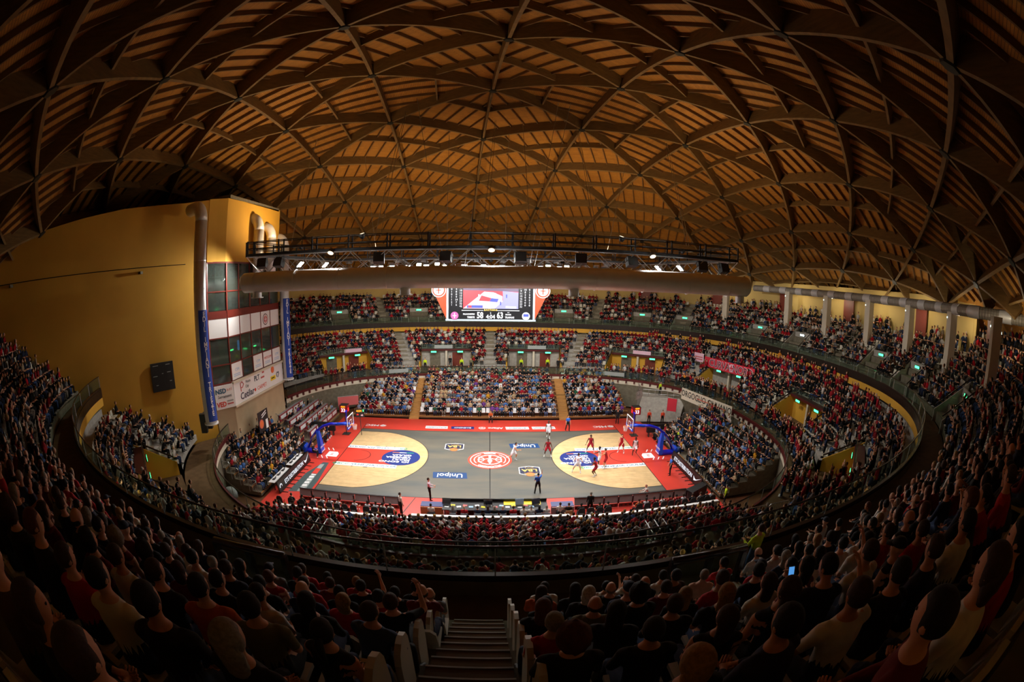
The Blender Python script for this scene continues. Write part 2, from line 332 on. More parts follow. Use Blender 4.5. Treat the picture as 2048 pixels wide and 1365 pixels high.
# ================================================================== FLOOR AND COURT
floor = MB().box(-2, 0, -.35, 100, 90, .3).build('floor', 'brown_floor', kind='structure', label='brown boarded hall floor round the basketball court')
RED = MB().prism([(-17.5, -11.6), (17.6, -11.6), (17.6, 11.4), (-17.5, 11.4)], -.2, 0).build('red_surround', 'red_floor', floor)
MB().prism([(-14, -7.5), (14, -7.5), (14, 7.5), (-14, 7.5)], 0, .004).build('grey_court', 'grey_court', floor)
def zone(sx):
    hx = sx*12.425; pts = [(sx*14, 6.6), (sx*11.01, 6.6)]
    a0 = math.asin(6.6/6.75)
    for i in range(1, 40):
        a = a0-2*a0*i/40; pts.append((hx-sx*6.75*math.cos(a), 6.75*math.sin(a)))
    pts += [(sx*11.01, -6.6), (sx*14, -6.6)]
    MB().prism(pts if sx > 0 else pts, .004, .008).build('three_point_area', 'maple', floor)
    l = MB()
    for i in range(1, len(pts)-1):
        pass
    P = [Vector((x, y, .012)) for x, y in pts]
    for a, b in zip(P[:-1], P[1:]): l.beam(a, b, .06, .006)
    MB().prism([(sx*14, -1.75), (sx*8.2, -1.75), (sx*8.2, 1.75), (sx*14, 1.75)], .008, .012).build('key', 'red_floor', floor)
    for s in (-1, 1):
        MB().prism([(sx*14, s*1.75), (sx*8.2, s*1.75), (sx*8.2, s*2.45), (sx*14, s*2.45)], .008, .014).build('lane_strip', 'print_white', floor)
        up = s < 0
        rot = (0, 0, 0) if up else (0, 0, PI)
        text('VENEZIA GIULIA', .46, (sx*11.1+(.75 if up else -.75), s*2.1, .018), 'nsd', floor, rot=rot, sx=1.25, bold=.008)
        text('BCC', .46, (sx*11.1+(-2.15 if up else 2.15), s*2.1, .018), 'green_print', floor, rot=rot, sx=1.25, bold=.008)
        d = MB(); d.ring(sx*11.1+(-2.95 if up else 2.95), s*2.1, .1, .22, .018, n=6); d.build('bank_mark', 'green_print', floor)
        for xb in (12.25, 11.0, 10.15, 9.3): l.box(sx*xb, s*2.52, .013, .4 if xb == 11.0 else .12, .1, .006)
    MB().ring(sx*8.2, 0, 0, 1.8, .02, n=48).build('circle_disc', 'blue_print', floor)
    for i, w_ in enumerate(('IO SONO', 'FRIULI', 'VENEZIA', 'GIULIA')):
        text(w_, .50, (sx*8.2+(.95 if 1 else 0), -1.0+i*.5, .026), 'print_white', floor, rot=(0, 0, PI), align='LEFT', sx=1.35 if i == 0 else 1.2, bold=.012)
    for i, c in enumerate(('orange_print', 'print_white', 'green_print')):
        MB().box(sx*8.2-.67+i*.68, 1.12, .024, .68, .13, .004).build('flag_bar', c, floor)
    l.ring(hx, 0, 1.22, 1.28, .024, a0=(PI/2 if sx > 0 else -PI/2), a1=(3*PI/2 if sx > 0 else PI/2), n=24)
    l.box(sx*14, 0, .012, .06, 18 if 1 else 15, .008)
    l.build('line_marking', 'line_black', floor)
    # white pad with lettering behind the baseline
    q = MB(); q.prism([(sx*14.35, -.75), (sx*15.5, -.75), (sx*15.5, .45), (sx*14.6, .45), (sx*14.35, .0)], 0, .006); q.build('floor_panel', 'print_white', floor)
    text('cej', .48, (sx*14.95, -.15, .01), 'red_print', floor, rot=(0, 0, PI/2 if sx > 0 else -PI/2))
    for s in (-1, 1):
        h = MB()
        for i in range(3): h.beam((sx*(15.1+i*.5), s*1.0-.25, .006), (sx*(15.45+i*.5), s*1.0+.35, .006), .09, .004)
        h.build('hatching', 'print_white', floor)
for sx in (-1, 1): zone(sx)
l = MB(); l.box(0, 0, .012, .07, 15, .008); l.box(0, 7.5, .01, 28, .05, .006); l.box(0, -7.5, .01, 28, .05, .006)
l.beam((-5.65, -7.6, .01), (-6.2, -10.0, .01), .06, .006); l.build('line_marking', 'line_black', floor)
# centre crest
MB().ring(0, 0, 0, 2.0, .016, n=64).build('crest_disc', 'crest_red', floor)
c = MB(); c.ring(0, 0, 1.72, 1.80, .022, n=64); c.ring(0, 0, .98, 1.10, .022, n=48)
c.ring(0, 0, 1.38, 1.46, .022, a0=-.55, a1=.95, n=20); c.ring(0, 0, 1.38, 1.46, .022, a0=PI-.95, a1=PI+.55, n=20)
for s in (-1, 1):
    c.ring(s*1.05, .05, .48, .56, .022, a0=(PI/2 if s > 0 else -PI/2)-.1, a1=(3*PI/2 if s > 0 else PI/2)+.1, n=20)
    c.beam((s*.5, .1, .022), (s*1.02, .05, .022), .08, .002); c.beam((s*.15, .25, .022), (s*.5, .1, .022), .09, .002)
c.prism([(-.22, -.25), (0, -1.0), (.22, -.25), (.1, .25), (.12, 1.02), (-.12, 1.02), (-.1, .25)], .02, .024)
c.build('crest_emblem', 'print_white', floor)
for word, cen, rad, span, inward in (('PALLACANESTRO', -PI/2, 1.52, 1.25, False), ('TRIESTE', PI/2, 1.52, .62, True)):
    for i, ch in enumerate(word):
        f = (i/(len(word)-1)-.5)*span
        if not inward: a = cen-f; rz = a+PI/2+PI
        else: a = cen+f; rz = a-PI/2+PI
        if not inward: a = cen-f
        text(ch, .36, (rad*math.cos(a), rad*math.sin(a), .024), 'print_white', floor, rot=(0, 0, rz), bold=.01)
def decal(cx, cy, w, h, m, skew=.12):
    return MB().prism([(cx-w/2-skew, cy+h/2), (cx-w/2, cy-h/2), (cx+w/2+skew, cy-h/2), (cx+w/2, cy+h/2)][::-1], .004, .012).build('floor_decal', m, floor)
for cx, cy in ((-3.35, -3.42), (3.38, 3.42)):
    decal(cx, cy, 2.75, 1.15, 'unipol_blue'); text('Unipol', 1.0, (cx, cy+.02, .016), 'print_white', floor, rot=(0, 0, PI), sx=.82, bold=.008)
for cx, cy in ((-3.45, 2.95), (3.4, -2.55)):
    o = [(-.92, .85), (0, 1.08), (.92, .85), (.92, -.45), (.0, -.9), (-.92, -.45)]
    MB().prism([(cx+x, cy+y) for x, y in o][::-1], .004, .014).build('league_shield', 'print_white', floor)
    MB().prism([(cx+x*.92, cy+y*.92) for x, y in o][::-1], .014, .018).build('league_field', 'lba_navy', floor)
    text('LBA', .72, (cx, cy+.22, .022), 'gold', floor, rot=(0, 0, PI), sx=1.1, bold=.015); text('SERIE A', .2, (cx, cy+.72, .022), 'gold', floor, rot=(0, 0, PI), sx=1.2)
    MB().ring(cx, cy-.62, 0, .38, .024, n=20).build('ball_mark', 'orange_print', floor); MB().ring(cx+.1, cy-.22, .62, .75, .022, a0=-2.6, a1=-.5, n=14, sy=.4).build('swoosh_mark', 'gold', floor)
for x0, x1, m, tx, tm in ((-7.1, -4.6, 'print_white', 'AUTOTORINO', 'nsd'), (-4.25, -1.7, 'blue_print', 'BLUENERGY', 'print_white'), (1.72, 4.3, 'print_white', 'BLUENERGY', 'nsd'), (4.6, 7.2, 'print_white', 'AUTOTORINO', 'nsd')):
    decal((x0+x1)/2, 8.7, x1-x0-.1, .82, m, .05); text(tx, .5, ((x0+x1)/2, 8.7, .016), tm, floor, rot=(0, 0, PI), sx=.68, bold=.006)
text('Allianz', .72, (.62, 8.7, .01), 'print_white', floor, rot=(0, 0, PI), sx=.85, bold=.015); MB().ring(-.85, 8.7, .30, .38, .01, n=24).build('ring_mark', 'print_white', floor); MB().box(-.85, 8.7, .01, .09, .44, .004).box(-1.0, 8.66, .01, .07, .3, .004).box(-.7, 8.66, .01, .07, .3, .004).build('eagle_mark', 'print_white', floor)
for cx in (-12.9, 12.6):
    text('MSC', .78, (cx-.3, 8.7, .01), 'print_white', floor, rot=(0, 0, PI), sx=1.05, bold=.012); s = MB()
    for k in range(8): s.box(cx+.95, 8.7, .008, .75, .05, .004, rz=k*PI/8)
    s.build('star_mark', 'print_white', floor)
# slanted sponsor print beside the near corner of the court
MB().prism([(-16.05, -8.4), (-14.25, -8.05), (-14.25, -6.0), (-14.6, -2.2), (-15.15, -2.2), (-15.9, -4.8)][::-1], .0, .006).build('floor_panel', 'teal_print', floor)
MB().prism([(-15.35, -8.2), (-14.75, -8.1), (-14.9, -2.6), (-15.3, -2.7)], .006, .01).build('floor_panel', 'grey_print', floor)
for q in range(6): MB().box(-15.1, -7.6+.55*q, .012, .42, .3, .004, rz=.25).build('floor_panel', 'print_white', floor)
MB().box(-15.1, -4.2, .012, .5, 1.2, .004).build('floor_panel', 'red_print', floor)
MB().box(-13.2, -8.2, .004, 1.2, .14, .004).build('floor_panel', 'print_white', floor)
text('MSC', .6, (10.9, -8.3, .01), 'print_white', floor, rot=(0, 0, 0), sx=1.2)
# ================================================================== BOWL
NEXP = 2.6
def ring_xy(o, ph):
    c, s = math.cos(ph), math.sin(ph); a = (25 if c > 0 else 22.8)+o; b = 20+o
    return (a*math.copysign(abs(c)**(2/NEXP), c), b*math.copysign(abs(s)**(2/NEXP), s))
def ring_curve(o, n=720):          # evenly spaced points along one level of the bowl
    ph = np.linspace(-PI, PI, 4001); c, s = np.cos(ph), np.sin(ph)
    a = np.where(c > 0, 25, 22.8)+o
    P = np.stack([a*np.sign(c)*np.abs(c)**(2/NEXP), (20+o)*np.sign(s)*np.abs(s)**(2/NEXP)], 1)
    d = np.r_[0, np.cumsum(np.linalg.norm(np.diff(P, axis=0), axis=1))]
    t = np.linspace(0, d[-1], n+1)[:-1]
    return np.stack([np.interp(t, d, P[:, 0]), np.interp(t, d, P[:, 1])], 1), d[-1]
WALL_A, WALL_B = (-22.0, -5.6), (-34.6, -26.5)     # the big yellow wall runs between these
POLY = [WALL_A, WALL_B, (-60, -26.5), (-60, 32), (-34.5, 26), (-22.0, 5.2)]
def in_poly(x, y, P):
    c = False; j = len(P)-1
    for i in range(len(P)):
        if ((P[i][1] > y) != (P[j][1] > y)) and x < (P[j][0]-P[i][0])*(y-P[i][1])/(P[j][1]-P[i][1])+P[i][0]: c = not c
        j = i
    return c
def behind_wall(x, y): return in_poly(x, y, POLY)
def step_strip(mb, o0, o1, z, zr, N=300, keep=None):         # tread from o0 to o1 at z and the riser in front down to zr
    A, _ = ring_curve(o0, N); B = []
    for (x, y) in A:
        # outward point at the same polar angle
        r = math.hypot(x, y); B.append((x, y))
    Bc = []
    for (x, y) in A:
        n = normal_at(x, y, o0); Bc.append((x+n[0]*(o1-o0), y+n[1]*(o1-o0)))
    vs = []; fs = []
    for (x, y), (X, Y) in zip(A, Bc): vs += [(x, y, zr), (x, y, z), (X, Y, z)]
    for i in range(N):
        j = (i+1) % N
        m = ((A[i][0]+A[j][0])/2, (A[i][1]+A[j][1])/2)
        if behind_wall(*m) or (keep and not keep(*m)): continue
        fs += [(3*i, 3*j, 3*j+1, 3*i+1), (3*i+1, 3*j+1, 3*j+2, 3*i+2)]
    return mb.add(vs, fs)
def normal_at(x, y, o):
    a = (25 if x > 0 else 22.8)+o; b = 20+o
    gx = math.copysign(abs(x/a)**(NEXP-1)/a, x); gy = math.copysign(abs(y/b)**(NEXP-1)/b, y); g = math.hypot(gx, gy)+1e-12
    return gx/g, gy/g
def on_ring(x, y, o):              # point of level o in the direction of (x, y)
    a = (25 if x > 0 else 22.8)+o; b = 20+o; k = (abs(x/a)**NEXP+abs(y/b)**NEXP)**(-1/NEXP)
    return x*k, y*k
VOMS = []      # blocked areas: (tier, centre, tangent, normal, half width, depth)
def local(cx, cy, o):
    x, y = on_ring(cx, cy, o); n = Vector((*normal_at(x, y, o), 0)); t = Vector((-n.y, n.x, 0)); return Vector((x, y, 0)), t, n
def blocked(tier, x, y):
    for (tr, P, t, n, hw, dp) in VOMS:
        if tr != tier: continue
        d = Vector((x-P.x, y-P.y, 0))
        if abs(d.dot(t)) < hw and -.6 < d.dot(n) < dp: return True
    return False
VMID = ((-18.5, 17.8, 3.7), (-6, 22.2, 3.6), (6, 22.2, 3.7), (19.1, 18.5, 3.9), (29.5, 9.6, 3.4), (28, -5.5, 3.4), (21.8, -17.0, 3.0), (-19.6, -17.4, 3.0))
for cx, cy, hw in VMID: P, t, n = local(cx, cy, 2.5); VOMS.append(('mid', P, t, n, hw+.12, 3.0))
terrace = empty('terrace_floor', kind='structure', label='concrete seating terraces of the arena bowl')
mb = MB(); step_strip(mb, 0, 2.5, 3.6, 2.9); mb.build('walkway', 'brown_deck', terrace)
NEAR_Y = -20.5
MID = [(2.4+.8*m, 4.35+.46*m) for m in range(9)]
UPP = [(10.3+.8*k, 9.7+.6*k) for k in range(9)]
for m, (o, z) in enumerate(MID):
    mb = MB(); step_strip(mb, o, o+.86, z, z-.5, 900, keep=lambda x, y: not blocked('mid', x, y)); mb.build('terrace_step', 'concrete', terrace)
mb = MB(); step_strip(mb, 8.62, 10.35, 9.0, 8.4); mb.build('walkway', 'brown_deck', terrace)
UPPER_KERB = True
for k, (o, z) in enumerate(UPP):
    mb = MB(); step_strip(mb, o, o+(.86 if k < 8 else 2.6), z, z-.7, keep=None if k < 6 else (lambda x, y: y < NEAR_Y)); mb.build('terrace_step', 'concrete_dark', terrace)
mb = MB(); step_strip(mb, 15.05, 16.0, UPP[5][1]+.3, UPP[5][1]-.3, keep=lambda x, y: y >= NEAR_Y-.5); mb.build('walkway', 'brown_deck', terrace)
def band(o, z0, z1, N=300, keep=None):
    A, _ = ring_curve(o, N); vs = []; fs = []
    for x, y in A: vs += [(x, y, z0), (x, y, z1)]
    for i in range(N):
        j = (i+1) % N
        m = ((A[i][0]+A[j][0])/2, (A[i][1]+A[j][1])/2)
        if behind_wall(*m) or (keep and not keep(*m)): continue
        fs.append((2*i, 2*j, 2*j+1, 2*i+1))
    return MB().add(vs, fs)
wall_ring = empty('wall_arena', kind='structure', label='pale yellow wall closing the bowl behind the seats')
band(17.4, 13.0, 17.2, keep=lambda x, y: y < NEAR_Y).build('wall_panel', 'yellow_pale', wall_ring)
band(15.9, 12.0, 17.4, keep=lambda x, y: y >= NEAR_Y-.5).build('wall_panel', 'yellow_pale', wall_ring)
for s_ in (-1, 1):
    p, q = ring_xy(15.9, 0), None
    A_, _ = ring_curve(15.9, 600); A2, _ = ring_curve(17.4, 600)
    p = min(((x, y) for x, y in A_ if x*s_ > 0), key=lambda t: abs(t[1]-NEAR_Y)); q = min(((x, y) for x, y in A2 if x*s_ > 0), key=lambda t: abs(t[1]-NEAR_Y))
    MB().plate([(*p, 12), (*q, 12), (*q, 17.2), (*p, 17.2)], .1, (0, 1, 0)).build('wall_panel', 'yellow_pale', wall_ring)
band(9.6, 7.6, 8.7).build('wall_panel', 'yellow_wall', wall_ring)
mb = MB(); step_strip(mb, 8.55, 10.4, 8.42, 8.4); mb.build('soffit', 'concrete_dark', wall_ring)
band(8.7, 8.95, 9.45).build('kerb_face', 'brown_deck', terrace)
band(8.52, 8.3, 8.9).build('kerb_face', 'yellow_wall', terrace)
band(8.5, 8.9, 9.5).build('kerb_face', 'rail_dark', terrace)
band(-.02, 2.95, 3.45).build('fascia_band', 'fascia', terrace)
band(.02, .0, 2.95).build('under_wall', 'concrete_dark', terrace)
def rail_ring(o, z_base, z_top, gap, name, lab, base_h, base_m, rail_r, allow=lambda x, y: True):
    root = empty(name, kind='structure', label=lab)
    n = 240; A, L = ring_curve(o, n)
    run = []; runs = []
    for i in range(n+1):
        x, y = A[i % n]
        if not behind_wall(x, y) and allow(x, y) and i < n: run.append((x, y))
        else:
            if len(run) > 2: runs.append(run)
            run = []
    if len(run) > 2: runs.append(run)
    for r in runs:
        MB().tube([(x, y, z_top) for x, y in r], rail_r, 8).build('top_rail', 'rail_dark', root, smooth=True)
        m = MB()
        for (x, y), (X, Y) in zip(r[:-1], r[1:]): m.beam((x, y, z_base-base_h/2), (X, Y, z_base-base_h/2), .16, base_h)
        m.build('base_rail', base_m, root)
        for i in range(0, len(r)-3, 3):
            a, b = r[i], r[min(i+3, len(r)-1)]; mid = ((a[0]+b[0])/2, (a[1]+b[1])/2)
            q = project(np.array((mid[0], mid[1], z_top)))
            if not (-200 < q[0] < 2250 and q[1] < 1450): continue
            g = MB(); P = r[i:i+4]; g.loft([[(x, y, z_base+.06), (x, y, z_top-.03), (x*1.0005, y*1.0005, z_top-.03), (x*1.0005, y*1.0005, z_base+.06)] for x, y in P]); g.build('glass_pane', 'rail_glass', root)
            MB().beam((a[0], a[1], z_base-.1), (a[0], a[1], z_top), .03, .03).build('post', 'steel', root)
    return root
rail_ring(0, 3.72, 4.6, 3, 'trim_1', 'glass parapet with dark rail in front of the lower gallery walkway', .28, 'maroon', .045)
rail_ring(8.6, 9.62, 10.42, 3, 'trim_2', 'glass parapet with dark base beam in front of the upper gallery', .34, 'rail_dark', .035)
# brackets under the lower rail
A, L = ring_curve(-.06, 130)
for i, (x, y) in enumerate(A):
    if behind_wall(x, y) or y < -8: continue
    n_ = normal_at(x, y, 0); MB().obox((x-n_[0]*.08, y-n_[1]*.08, 3.34), (n_[0]*.12, n_[1]*.12, 0), (-n_[1]*.07, n_[0]*.07, 0), (0, 0, .16)).build('bracket', 'maroon', terrace)

# ------------------------------------------------------------------ vomitories (openings in the terraces)
def exit_sign(p, t, n, mt='exit_green', parent=None):
    e = MB().obox(p, t*.42, n*.05, (0, 0, .13)).build('exit_sign', 'black', parent)
    MB().obox(p-n*.056, t*.38, n*.006, (0, 0, .1)).build('sign_face', mt, e); return e
def vom_mid(cx, cy, hw, idx, lab, signs=True):
    P, t, n = local(cx, cy, 2.5)
    root = empty('vomitory', (P.x, P.y, 3.6), 0, label=lab, cat='entrance', group='gallery entrances under the seats')
    O = Vector((0, 0, 0))
    MB().obox(n*1.4+Vector((0, 0, -.06)), t*hw, n*1.6, (0, 0, .06)).build('landing', 'brown_deck', root)
    for s in (-1, 1):
        p = [O+t*s*hw-n*.1, O+t*s*hw+n*3.1]
        MB().plate([p[0], p[1], p[1]+Vector((0, 0, 2.75)), p[0]+Vector((0, 0, .95))], .16, t*s).build('side_wall', 'yellow_wall', root)
        MB().tube([p[0]+Vector((0, 0, 1.25)), p[1]+Vector((0, 0, 3.1))], .06, 6).build('hand_rail', 'rail_dark', root)
    MB().plate([O-t*hw+n*2.9, O+t*hw+n*2.9, O+t*hw+n*2.9+Vector((0, 0, 2.3)), O-t*hw+n*2.9+Vector((0, 0, 2.3))], .15, n).build('back_wall', 'yellow_wall' if idx % 2 == 0 else 'concrete', root)
    MB().obox(n*2.75+Vector((0, 0, 2.42)), t*hw, n*.42, (0, 0, .12)).build('roof_slab', 'maroon', root)
    MB().plate([-t*hw+n*2.36+Vector((0, 0, 2.5)), t*hw+n*2.36+Vector((0, 0, 2.5)), t*hw+n*2.36+Vector((0, 0, 3.25)), -t*hw+n*2.36+Vector((0, 0, 3.25))], .012, n).build('glass_pane', 'rail_glass', root)
    MB().tube([-t*hw+n*2.36+Vector((0, 0, 3.28)), t*hw+n*2.36+Vector((0, 0, 3.28))], .035, 6).build('top_rail', 'rail_dark', root)
    MB().obox(n*2.5+Vector((0, 0, 1.15)), t*.14, n*.14, (0, 0, 1.15)).build('pillar', 'fascia', root)
    for s, dm in ((-.5, 'dark_red_wood'), (.5, 'concrete_dark')) if cy > 12 else ():
        MB().obox(t*s*hw*.9+n*2.86+Vector((0, 0, 1.0)), t*.75, n*.04, (0, 0, 1.0)).build('doorway', dm, root)
    for s in (-.55, .5):
        exit_sign(t*s*hw+n*2.25+Vector((0, 0, 2.16)), t, n, 'exit_green' if signs else 'exit_white', root)
    return root
vom_mid(-18.5, 17.8, 3.7, 0, 'yellow gallery entrance nearest the blue banner on the far side')
vom_mid(-6, 22.2, 3.6, 1, 'grey-backed gallery entrance on the far side, between staircases, before the scoreboard centre')
vom_mid(6, 22.2, 3.7, 1, 'grey-backed gallery entrance on the far side, beyond the centre staircase')
vom_mid(19.1, 18.5, 3.9, 0, 'yellow gallery entrance on the far side above the white ramp')
vom_mid(29.5, 9.6, 3.4, 1, 'gallery entrance with the red fan banner hung over it')
vom_mid(28, -5.5, 3.4, 0, 'yellow-walled gallery entrance above the end stand stairs')
vom_mid(21.8, -17.0, 3.0, 0, 'yellow-walled gallery entrance in the near curve beyond the hoop')
vom_mid(-19.6, -17.4, 3.0, 0, 'yellow-walled gallery entrance below the tall yellow wall')
def vom_up(cx, cy, lab, sgn='exit_green'):
    P, t, n = local(cx, cy, 10.2); VOMS.append(('upp', P, t, n, 1.55, 2.6))
    root = empty('vomitory', (P.x, P.y, 9.0), 0, label=lab, cat='entrance', group='upper gallery entrances')
    for s in (-1, 1):
        p = [t*s*1.5-n*.2, t*s*1.5+n*2.6]
        MB().plate([p[0], p[1], p[1]+Vector((0, 0, 2.9)), p[0]+Vector((0, 0, .8))], .14, t*s).build('side_wall', 'concrete', root)
        MB().tube([p[0]+Vector((0, 0, 1.05)), p[1]+Vector((0, 0, 3.15))], .05, 6).build('hand_rail', 'rail_dark', root)
    MB().plate([-t*1.5+n*2.0, t*1.5+n*2.0, t*1.5+n*2.0+Vector((0, 0, 2.5)), -t*1.5+n*2.0+Vector((0, 0, 2.5))], .12, n).build('back_wall', 'concrete', root)
    MB().obox(n*1.95+Vector((0, 0, .95)), t*.55, n*.03, (0, 0, .95)).build('doorway', 'room_glow', root)
    exit_sign(n*1.9+Vector((0, 0, 2.2)), t, n, sgn, root)
for k, (x, y, s) in enumerate(((-22.2, 25.6, 'exit_green'), (-11, 29.6, 'exit_green'), (11.3, 29.7, 'exit_green'), (22.6, 26.2, 'exit_green'), (27.8, 22.5, 'exit_green'), (34, 12.2, 'exit_green'), (35.2, 4.7, 'exit_white'), (34.7, -9, 'exit_green'), (33.1, -14.8, 'exit_green'), (27.6, -23.2, 'exit_green'))):
    vom_up(x, y, ['grey upper entrance beside the far blue banner', 'grey upper entrance seen beside the scoreboard, banner side', 'grey upper entrance seen just beyond the scoreboard', 'grey upper entrance below the far end of the round duct', 'grey upper entrance below the first pale column', 'grey upper entrance with orange door under the second pale column', 'grey upper entrance lit by a white sign', 'grey upper entrance with stairs above the red fan section', 'grey upper entrance beside the pair of green signs', 'grey upper entrance near the striped duct end'][k], s)
# far radial staircases
def stair(name, p0, p1, z0, z1, width, n, m, lab):
    p0, p1 = Vector((*p0, 0)), Vector((*p1, 0)); d = (p1-p0)/n; dn = d.normalized(); t = Vector((-dn.y, dn.x, 0))
    root = empty(name, (p0.x, p0.y, z0), label=lab, cat='stairs')
    for i in range(n):
        c = d*(i+.5); zt = (z1-z0)*(i+1)/n
        MB().obox((c.x, c.y, zt/2), d/2, t*width/2, (0, 0, max(zt/2, .02))).build('stair_step', m, root)
    return root
AISLES = []
def aisle(tier, x, y, hw): AISLES.append((tier, x, y, hw))
for x in (-8.85, 8.65):
    stair('staircase', (x, 11.3), (x*1.05, 20.8), 0, 3.6, 1.15, 22, 'tan_wood', 'brown wooden staircase in the far lower stand, '+('banner side' if x < 0 else 'ramp side'))
for (x, y) in ((-12.1, 23.9), (0, 25), (12.1, 24.1)):
    a, b = on_ring(x, y, 2.4), on_ring(x, y, 9.4)
    stair('staircase', a, b, 3.62, 8.3, 1.1, 18, 'stair_stone', 'pale concrete staircase climbing the far lower gallery, '+{-12.1: 'nearer the control tower', 0: 'in the middle', 12.1: 'nearer the white ramp'}[x]); aisle('mid', x, y, .75)
for (x, y) in ((-16.9, 30), (16.7, 30.4), (29, 24), (37, -3.6), (34.4, -19)):
    a, b = on_ring(x, y, 10.2), on_ring(x, y, 15.3)
    stair('staircase', a, b, 9.02, 13.2, 1.0, 16, 'stair_stone', 'concrete staircase up the upper gallery, '+{-16.9: 'far side, tower end', 16.7: 'far side, below the duct end', 29: 'far corner', 37: 'in front of the pale columns', 34.4: 'in the dark near curve'}[x]); aisle('upp', x, y, .7)
for (x, y) in ((24, 12.5), (26, -14), (-22, -14), (14, -20), (-14, -20)): aisle('mid', x, y, .6)
def in_aisle(tier, x, y):
    for (tr, ax, ay, hw) in AISLES:
        if tr != tier: continue
        r = math.hypot(ax, ay); ux, uy = ax/r, ay/r
        if x*ux+y*uy > 0 and abs(-x*uy+y*ux) < hw: return True
    return False
# near aisle in front of the camera, its steps and the dark guards beside it
NA_X = -.27
near = empty('staircase', (NA_X, -30.2, 9.0), label='dark concrete aisle steps with pale edges descending to the glass rail', cat='stairs')
for k in range(16):
    yy = -.1-.4*k; zz = .72+.3*k
    MB().box(0, yy-.2, zz/2, .96, .4, zz).build('stair_step', 'brown_deck', near)
    MB().box(0, yy-.012, zz+.004, .96, .024, .012).build('step_edge', 'concrete', near)
aisle('upp', NA_X, -31, .62)
for k in range(8):
    for s in (-1, 1):
        ep = MB(); ep.loft([[(s_*.03, y, z) for s_, y in ((-1, -w_), (1, -w_), (1, w_), (-1, w_))] for w_, z in ((.2, .05), (.24, .5), (.22, .8), (.16, .92), (.06, .97))])
        ep.build('seat_end_panel', 'seat_cream', loc=(NA_X+s*.58, -30.75-.8*k, 9.7+.6*k), label=f'cream rounded end panel beside the steps, {ordw(k+1)} row above rail, {"fan-end" if s > 0 else "tower"} side', cat='seat panel', group='seat end panels along the near steps')
for sx, (x0, x1) in ((1, (3.45, 5.2)), (-1, (-5.85, -4.05))):
    g = empty('guard_rail', ((x0+x1)/2, -30.35, 9.0), label='dark padded guard rail with glass, '+('near the hi-vis steward' if sx > 0 else 'before the orange jacket'), cat='railing', group='guards of the near entrances')
    w = (x1-x0)/2
    MB().tube([(-w, 0, 2.0), (w, 0, 2.0)], .085, 10).build('top_rail', 'rail_dark', g, smooth=True)
    for s in (-1, 0, 1): MB().beam((s*w*.97, 0, .3), (s*w*.97, 0, 2.0), .12, .14).build('post', 'rail_dark', g)
    MB().box(0, 0, 1.45, 2*w-.2, .015, .8).build('glass_pane', 'rail_glass', g)
    MB().box(0, -.25, .55, 2*w, .35, 1.1).build('sill', 'fascia', g)
    VOMS.append(('upp', Vector(((x0+x1)/2, -30.0, 0)), Vector((1, 0, 0)), Vector((0, -1, 0)), w+.15, .95))

# ------------------------------------------------------------------ lower stands
def flat_stand(name, lab, origin, along, out, length, rows, depth, rise, z0, m_tread, side_m='tan_wood'):
    o = Vector((*origin, 0)); a = Vector((*along, 0)).normalized(); u = Vector((*out, 0)).normalized()
    root = empty(name, (o.x, o.y, 0), kind='structure', label=lab)
    for r in range(rows):
        z = z0+rise*r; c = a*length/2+u*(depth*(r+.5))
        MB().obox((c.x, c.y, z/2), a*length/2, u*depth/2, (0, 0, z/2)).build('terrace_step', [m_tread], root)
        MB().obox((c.x-u.x*depth*.51, c.y-u.y*depth*.51, z-.06), a*length/2, u*.012, (0, 0, .06)).build('step_edge', side_m, root)
    return root
FAR = dict(origin=(-16.6, 11.9), along=(1, 0), out=(0, 1), length=33.4, rows=11, depth=.8, rise=.3, z0=.3)
flat_stand('far_stand_floor', 'stepped far side stand facing the court', m_tread='brown_floor', **FAR)
RIGHT = dict(origin=(17.9, -9.8), along=(0, 1), out=(1, 0), length=14.5, rows=7, depth=.82, rise=.4, z0=.3)
flat_stand('right_stand_floor', 'retractable end stand behind the far hoop', m_tread='concrete_dark', **RIGHT)
LEFT = dict(origin=(-17.9, .4), along=(0, -1), out=(-1, 0), length=10.2, rows=6, depth=.8, rise=.42, z0=.3)
flat_stand('left_stand_floor', 'retractable end stand below the sponsor board', m_tread='concrete_dark', **LEFT)
PRESS = dict(origin=(-18.2, 11.5), along=(0, -1), out=(-1, 0), length=9.5, rows=5, depth=1.15, rise=.5, z0=.35)
flat_stand('press_stand_floor', 'stepped press stand with long red desks', m_tread='concrete_dark', **PRESS)
NEARS = dict(origin=(15.5, -12.6), along=(-1, 0), out=(0, -1), length=30.5, rows=9, depth=.8, rise=.36, z0=.45)
flat_stand('near_stand_floor', 'near side stand whose spectators are seen from behind', m_tread='concrete_dark', **NEARS)
w = MB(); w.box(-10.0, -12.25, .5, 9.6, .16, 1.0); w.box(0, -11.85, .5, 10.4, .16, 1.0); w.box(10.8, -12.0, .5, 11.2, .16, 1.0, rz=.02)
wl = w.build('trim_3', 'grey_panel', kind='structure', label='low pale parapet between the benches and the near stand')
w = MB(); w.box(-10.0, -12.25, 1.03, 9.6, .24, .07); w.box(0, -11.85, 1.03, 10.4, .24, .07); w.box(10.8, -12.0, 1.03, 11.2, .24, .07, rz=.02); w.build('coping', 'white', wl)
